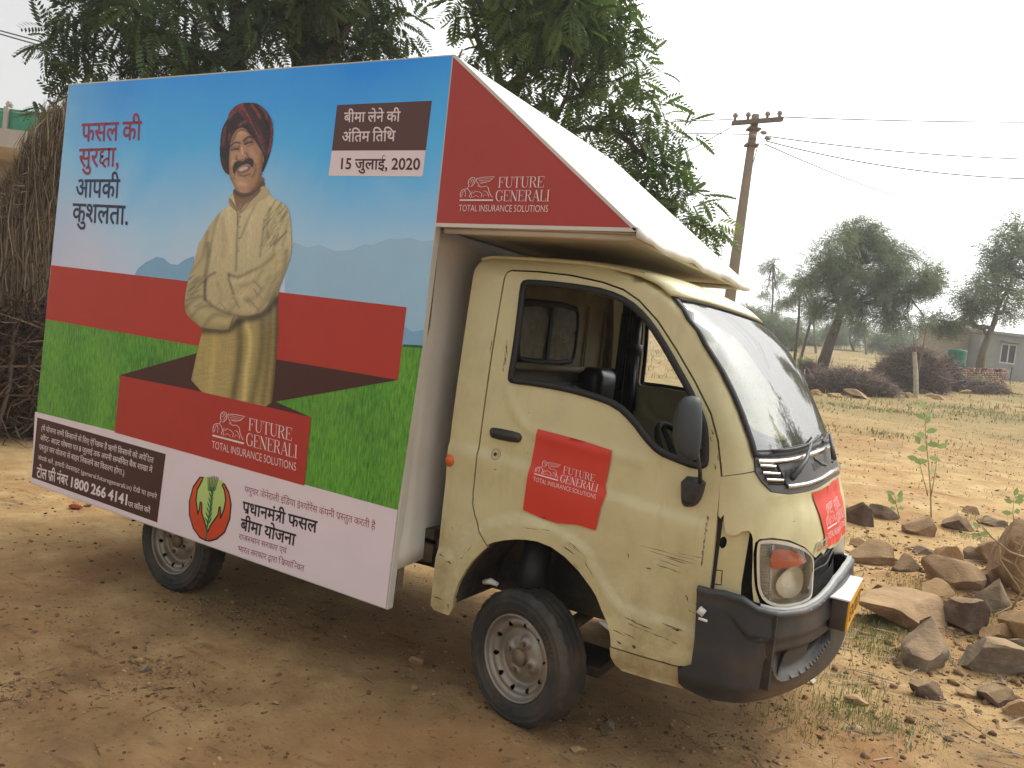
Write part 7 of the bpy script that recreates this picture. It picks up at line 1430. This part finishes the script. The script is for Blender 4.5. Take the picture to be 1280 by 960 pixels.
m = MB(); m.add(bh(xr_(38), xr_(92), -.10, .12, zs+22*k_+.001, zs+50*k_), FB); m.add(bh(xr_(92)-.2, xr_(92), .12, 5, zs+22*k_+.001, zs+50*k_), FB); m.build('parapet', M['pinkwall'], hr)
m = MB(); m.add(bh(xr_(20), xr_(60), 1.6, 1.8, 0, zs), FB); m.build('inner_wall', M['wallw'], hr)
for i in range(9):
    x1_ = xr_(38)-.001-i*.62; m = MB()
    m.add(bh(x1_-.07, x1_, -.08, .06, zs+22*k_+.001, zs+50*k_), FB); V, F = lathe([(.001, -.06), (.05, -.03), (.06, 0), (.05, .03), (.001, .06)], 10); c_ = uxh*(x1_-.035)+np.array([0, 0, zs+50*k_+.05]); m.add([(v[0]+c_[0], v[2]*.0+v[1]+c_[1], v[2]+c_[2]) for v in V], F); m.build('railing_post', M['pinkwall'], hr)
    m = MB(); m.add(bh(x1_-.62+.002, x1_-.072, -.03, .0, zs+24*k_, zs+45*k_), FB); m.add(bh(x1_-.62+.002, x1_-.072, -.05, .02, zs+46*k_, zs+48*k_), FB); m.build('railing_panel', M['railg'], hr)
# ---------------------------------------------------------------- saplings and thorny shrub
def oval_leaf():
    V = [(0, 0, 0), (.25, .16, .02), (.25, -.16, .02), (.6, .21, -.02), (.6, -.21, -.02), (1, 0, -.12), (.6, 0, -.06), (.25, 0, -.02)]
    return V, [(0, 7, 1), (0, 2, 7), (7, 6, 3, 1), (7, 2, 4, 6), (6, 5, 3), (6, 4, 5)]
def sapling(px, py, top, leaves, label, seed, Lf, stem=.006, side=()):
    P, D = gpt(px, py); r = random.Random(seed); root = tag(empty('sapling', tuple(P)), label, 'sapling'); pts = [np.zeros(3)]+[np.array(at(x, y, D))-P for x, y in top]; m = MB(); m.tube(pts, list(np.linspace(stem, stem*.4, len(pts))), 7)
    for s in side: m.tube([np.array(at(x, y, D))-P for x, y in s], list(np.linspace(stem*.8, stem*.3, len(s))), 6)
    m.build('stem', M['sapstem'], root, True); LV, LF = oval_leaf(); LV = np.array(LV)
    for (x, y, ang, k) in leaves:
        c = np.array(at(x, y, D+r.uniform(-.04, .04)))-P; d = RGT*math.cos(ang)+UPV*math.sin(ang)+FWD*r.uniform(-.7, .5); d /= np.linalg.norm(d); w = np.cross(-FWD+UPV*r.uniform(.1, .6), d); w /= np.linalg.norm(w); u = np.cross(d, w); V = [c+(d*v[0]+w*v[1]*1.25+u*v[2])*Lf*k for v in LV]
        o = np_mesh('leaf', np.array(V), np.array([f if len(f) == 3 else f[:3] for f in LF]+[(f[0], f[2], f[3]) for f in LF if len(f) == 4]), M['sap'], root, True, tint=np.full((8, 3), .3+.6*r.random()))
    return root
M['sapstem'] = simple('sapling_stem', (148, 132, 92), .8, .15, 20, .2)
pi = math.pi
sapling(1164, 650, [(1163, 610), (1160, 575), (1157, 545), (1156, 512)], [(1156, 512, 1.9, .9), (1157, 520, .5, .8), (1156, 524, 2.6, .9), (1157, 540, .3, .9), (1157, 545, 2.9, 1.), (1158, 556, .1, 1.), (1159, 560, 3.2, 1.1), (1160, 572, -.2, 1.), (1160, 576, 3.3, 1.), (1162, 590, .2, .8), (1150, 555, 2.2, .9), (1172, 560, .6, .8), (1148, 575, 2.8, .9), (1156, 530, 1.0, .8)], 'tallest leafy sapling with pale green oval leaves among the rocks', 5, .125, .007, [[(1160, 620), (1152, 590), (1148, 572)], [(1163, 625), (1169, 590), (1172, 566)]])
sapling(1124, 646, [(1120, 630), (1118, 616)], [(1121, 620, .2, 1), (1119, 618, 2.8, 1), (1120, 628, .5, 1.2), (1120, 630, 2.5, 1.2), (1124, 622, 1.2, .9), (1116, 625, 2.2, .9), (1122, 636, .1, 1), (1120, 636, 3.0, 1)], 'short broad leaved sapling beside the tall sapling', 6, .09, .005)
sapling(1268, 660, [(1266, 640), (1268, 620)], [(1268, 620, 1.5, 1), (1267, 628, .3, 1.1), (1266, 628, 2.8, 1.), (1267, 640, .1, 1), (1266, 642, 3., 1), (1270, 622, .4, .9)], 'small sapling near the right edge above the tall boulder', 7, .10, .005)
sapling(1228, 690, [(1226, 675), (1222, 662)], [(1222, 662, 1.8, 1), (1224, 668, .3, 1.1), (1224, 670, 2.9, 1), (1226, 680, .2, 1)], 'low leafy sprig between the layered rock and the tall boulder', 8, .08, .004)
sapling(7, 492, [(8, 470), (6, 452)], [(6, 452, 1.4, 1), (7, 456, .2, 1.2), (6, 456, 2.9, 1.2), (8, 470, .1, 1.2), (7, 472, 3.1, 1.1), (7, 462, .8, 1), (8, 482, .2, 1)], 'small bright green plant at the foot of the straw stack', 9, .22, .006)
def thorn(px, py, label, seed, branches):
    P, D = gpt(px, py); root = tag(empty('thorn_shrub', tuple(P)), label, 'shrub'); r = random.Random(seed)
    for bpts in branches:
        m = MB(); pts = [np.array(at(x, y, D+dz))-P for x, y, dz in bpts]; m.tube(pts, list(np.linspace(.008, .003, len(pts))), 6)
        for _ in range(9):
            k = r.randrange(len(pts)-1); t = r.random(); q = pts[k]*(1-t)+pts[k+1]*t; d = np.array([r.gauss(0, 1), r.gauss(0, 1), r.gauss(.5, 1)]); d /= np.linalg.norm(d); m.tube([q, q+d*r.uniform(.04, .16)], [.003, .001], 4)
        m.build('branch', M['sapstem'], root, True)
thorn(1262, 770, 'bare thorny shrub arching over the stones at the right edge', 3, [[(1290, 700, 0), (1262, 690, 0), (1240, 672, 0), (1222, 650, .1)], [(1278, 742, 0), (1250, 700, 0), (1248, 670, 0)], [(1285, 730, 0), (1268, 705, 0), (1284, 668, 0)], [(1216, 774, 0), (1245, 768, 0), (1290, 745, .1)], [(1262, 766, 0), (1280, 735, 0), (1296, 690, 0)]])

# ---------------------------------------------------------------- hazy air
hb_ = MB(); hb_.box((-300, -62, -3), (300, 266, 16)); hz = hb_.build('haze', None); hz['kind'] = 'stuff'
hm = bpy.data.materials.new('hazy_air'); hm.use_nodes = True; hn = hm.node_tree.nodes; hn.remove(hn['Principled BSDF']); pv_ = hn.new('ShaderNodeVolumePrincipled'); pv_.inputs['Density'].default_value = .0020; pv_.inputs['Color'].default_value = (.93, .94, .95, 1); pv_.inputs['Anisotropy'].default_value = .2
hm.node_tree.links.new(pv_.outputs[0], hn['Material Output'].inputs['Volume']); hz.data.materials.append(hm)
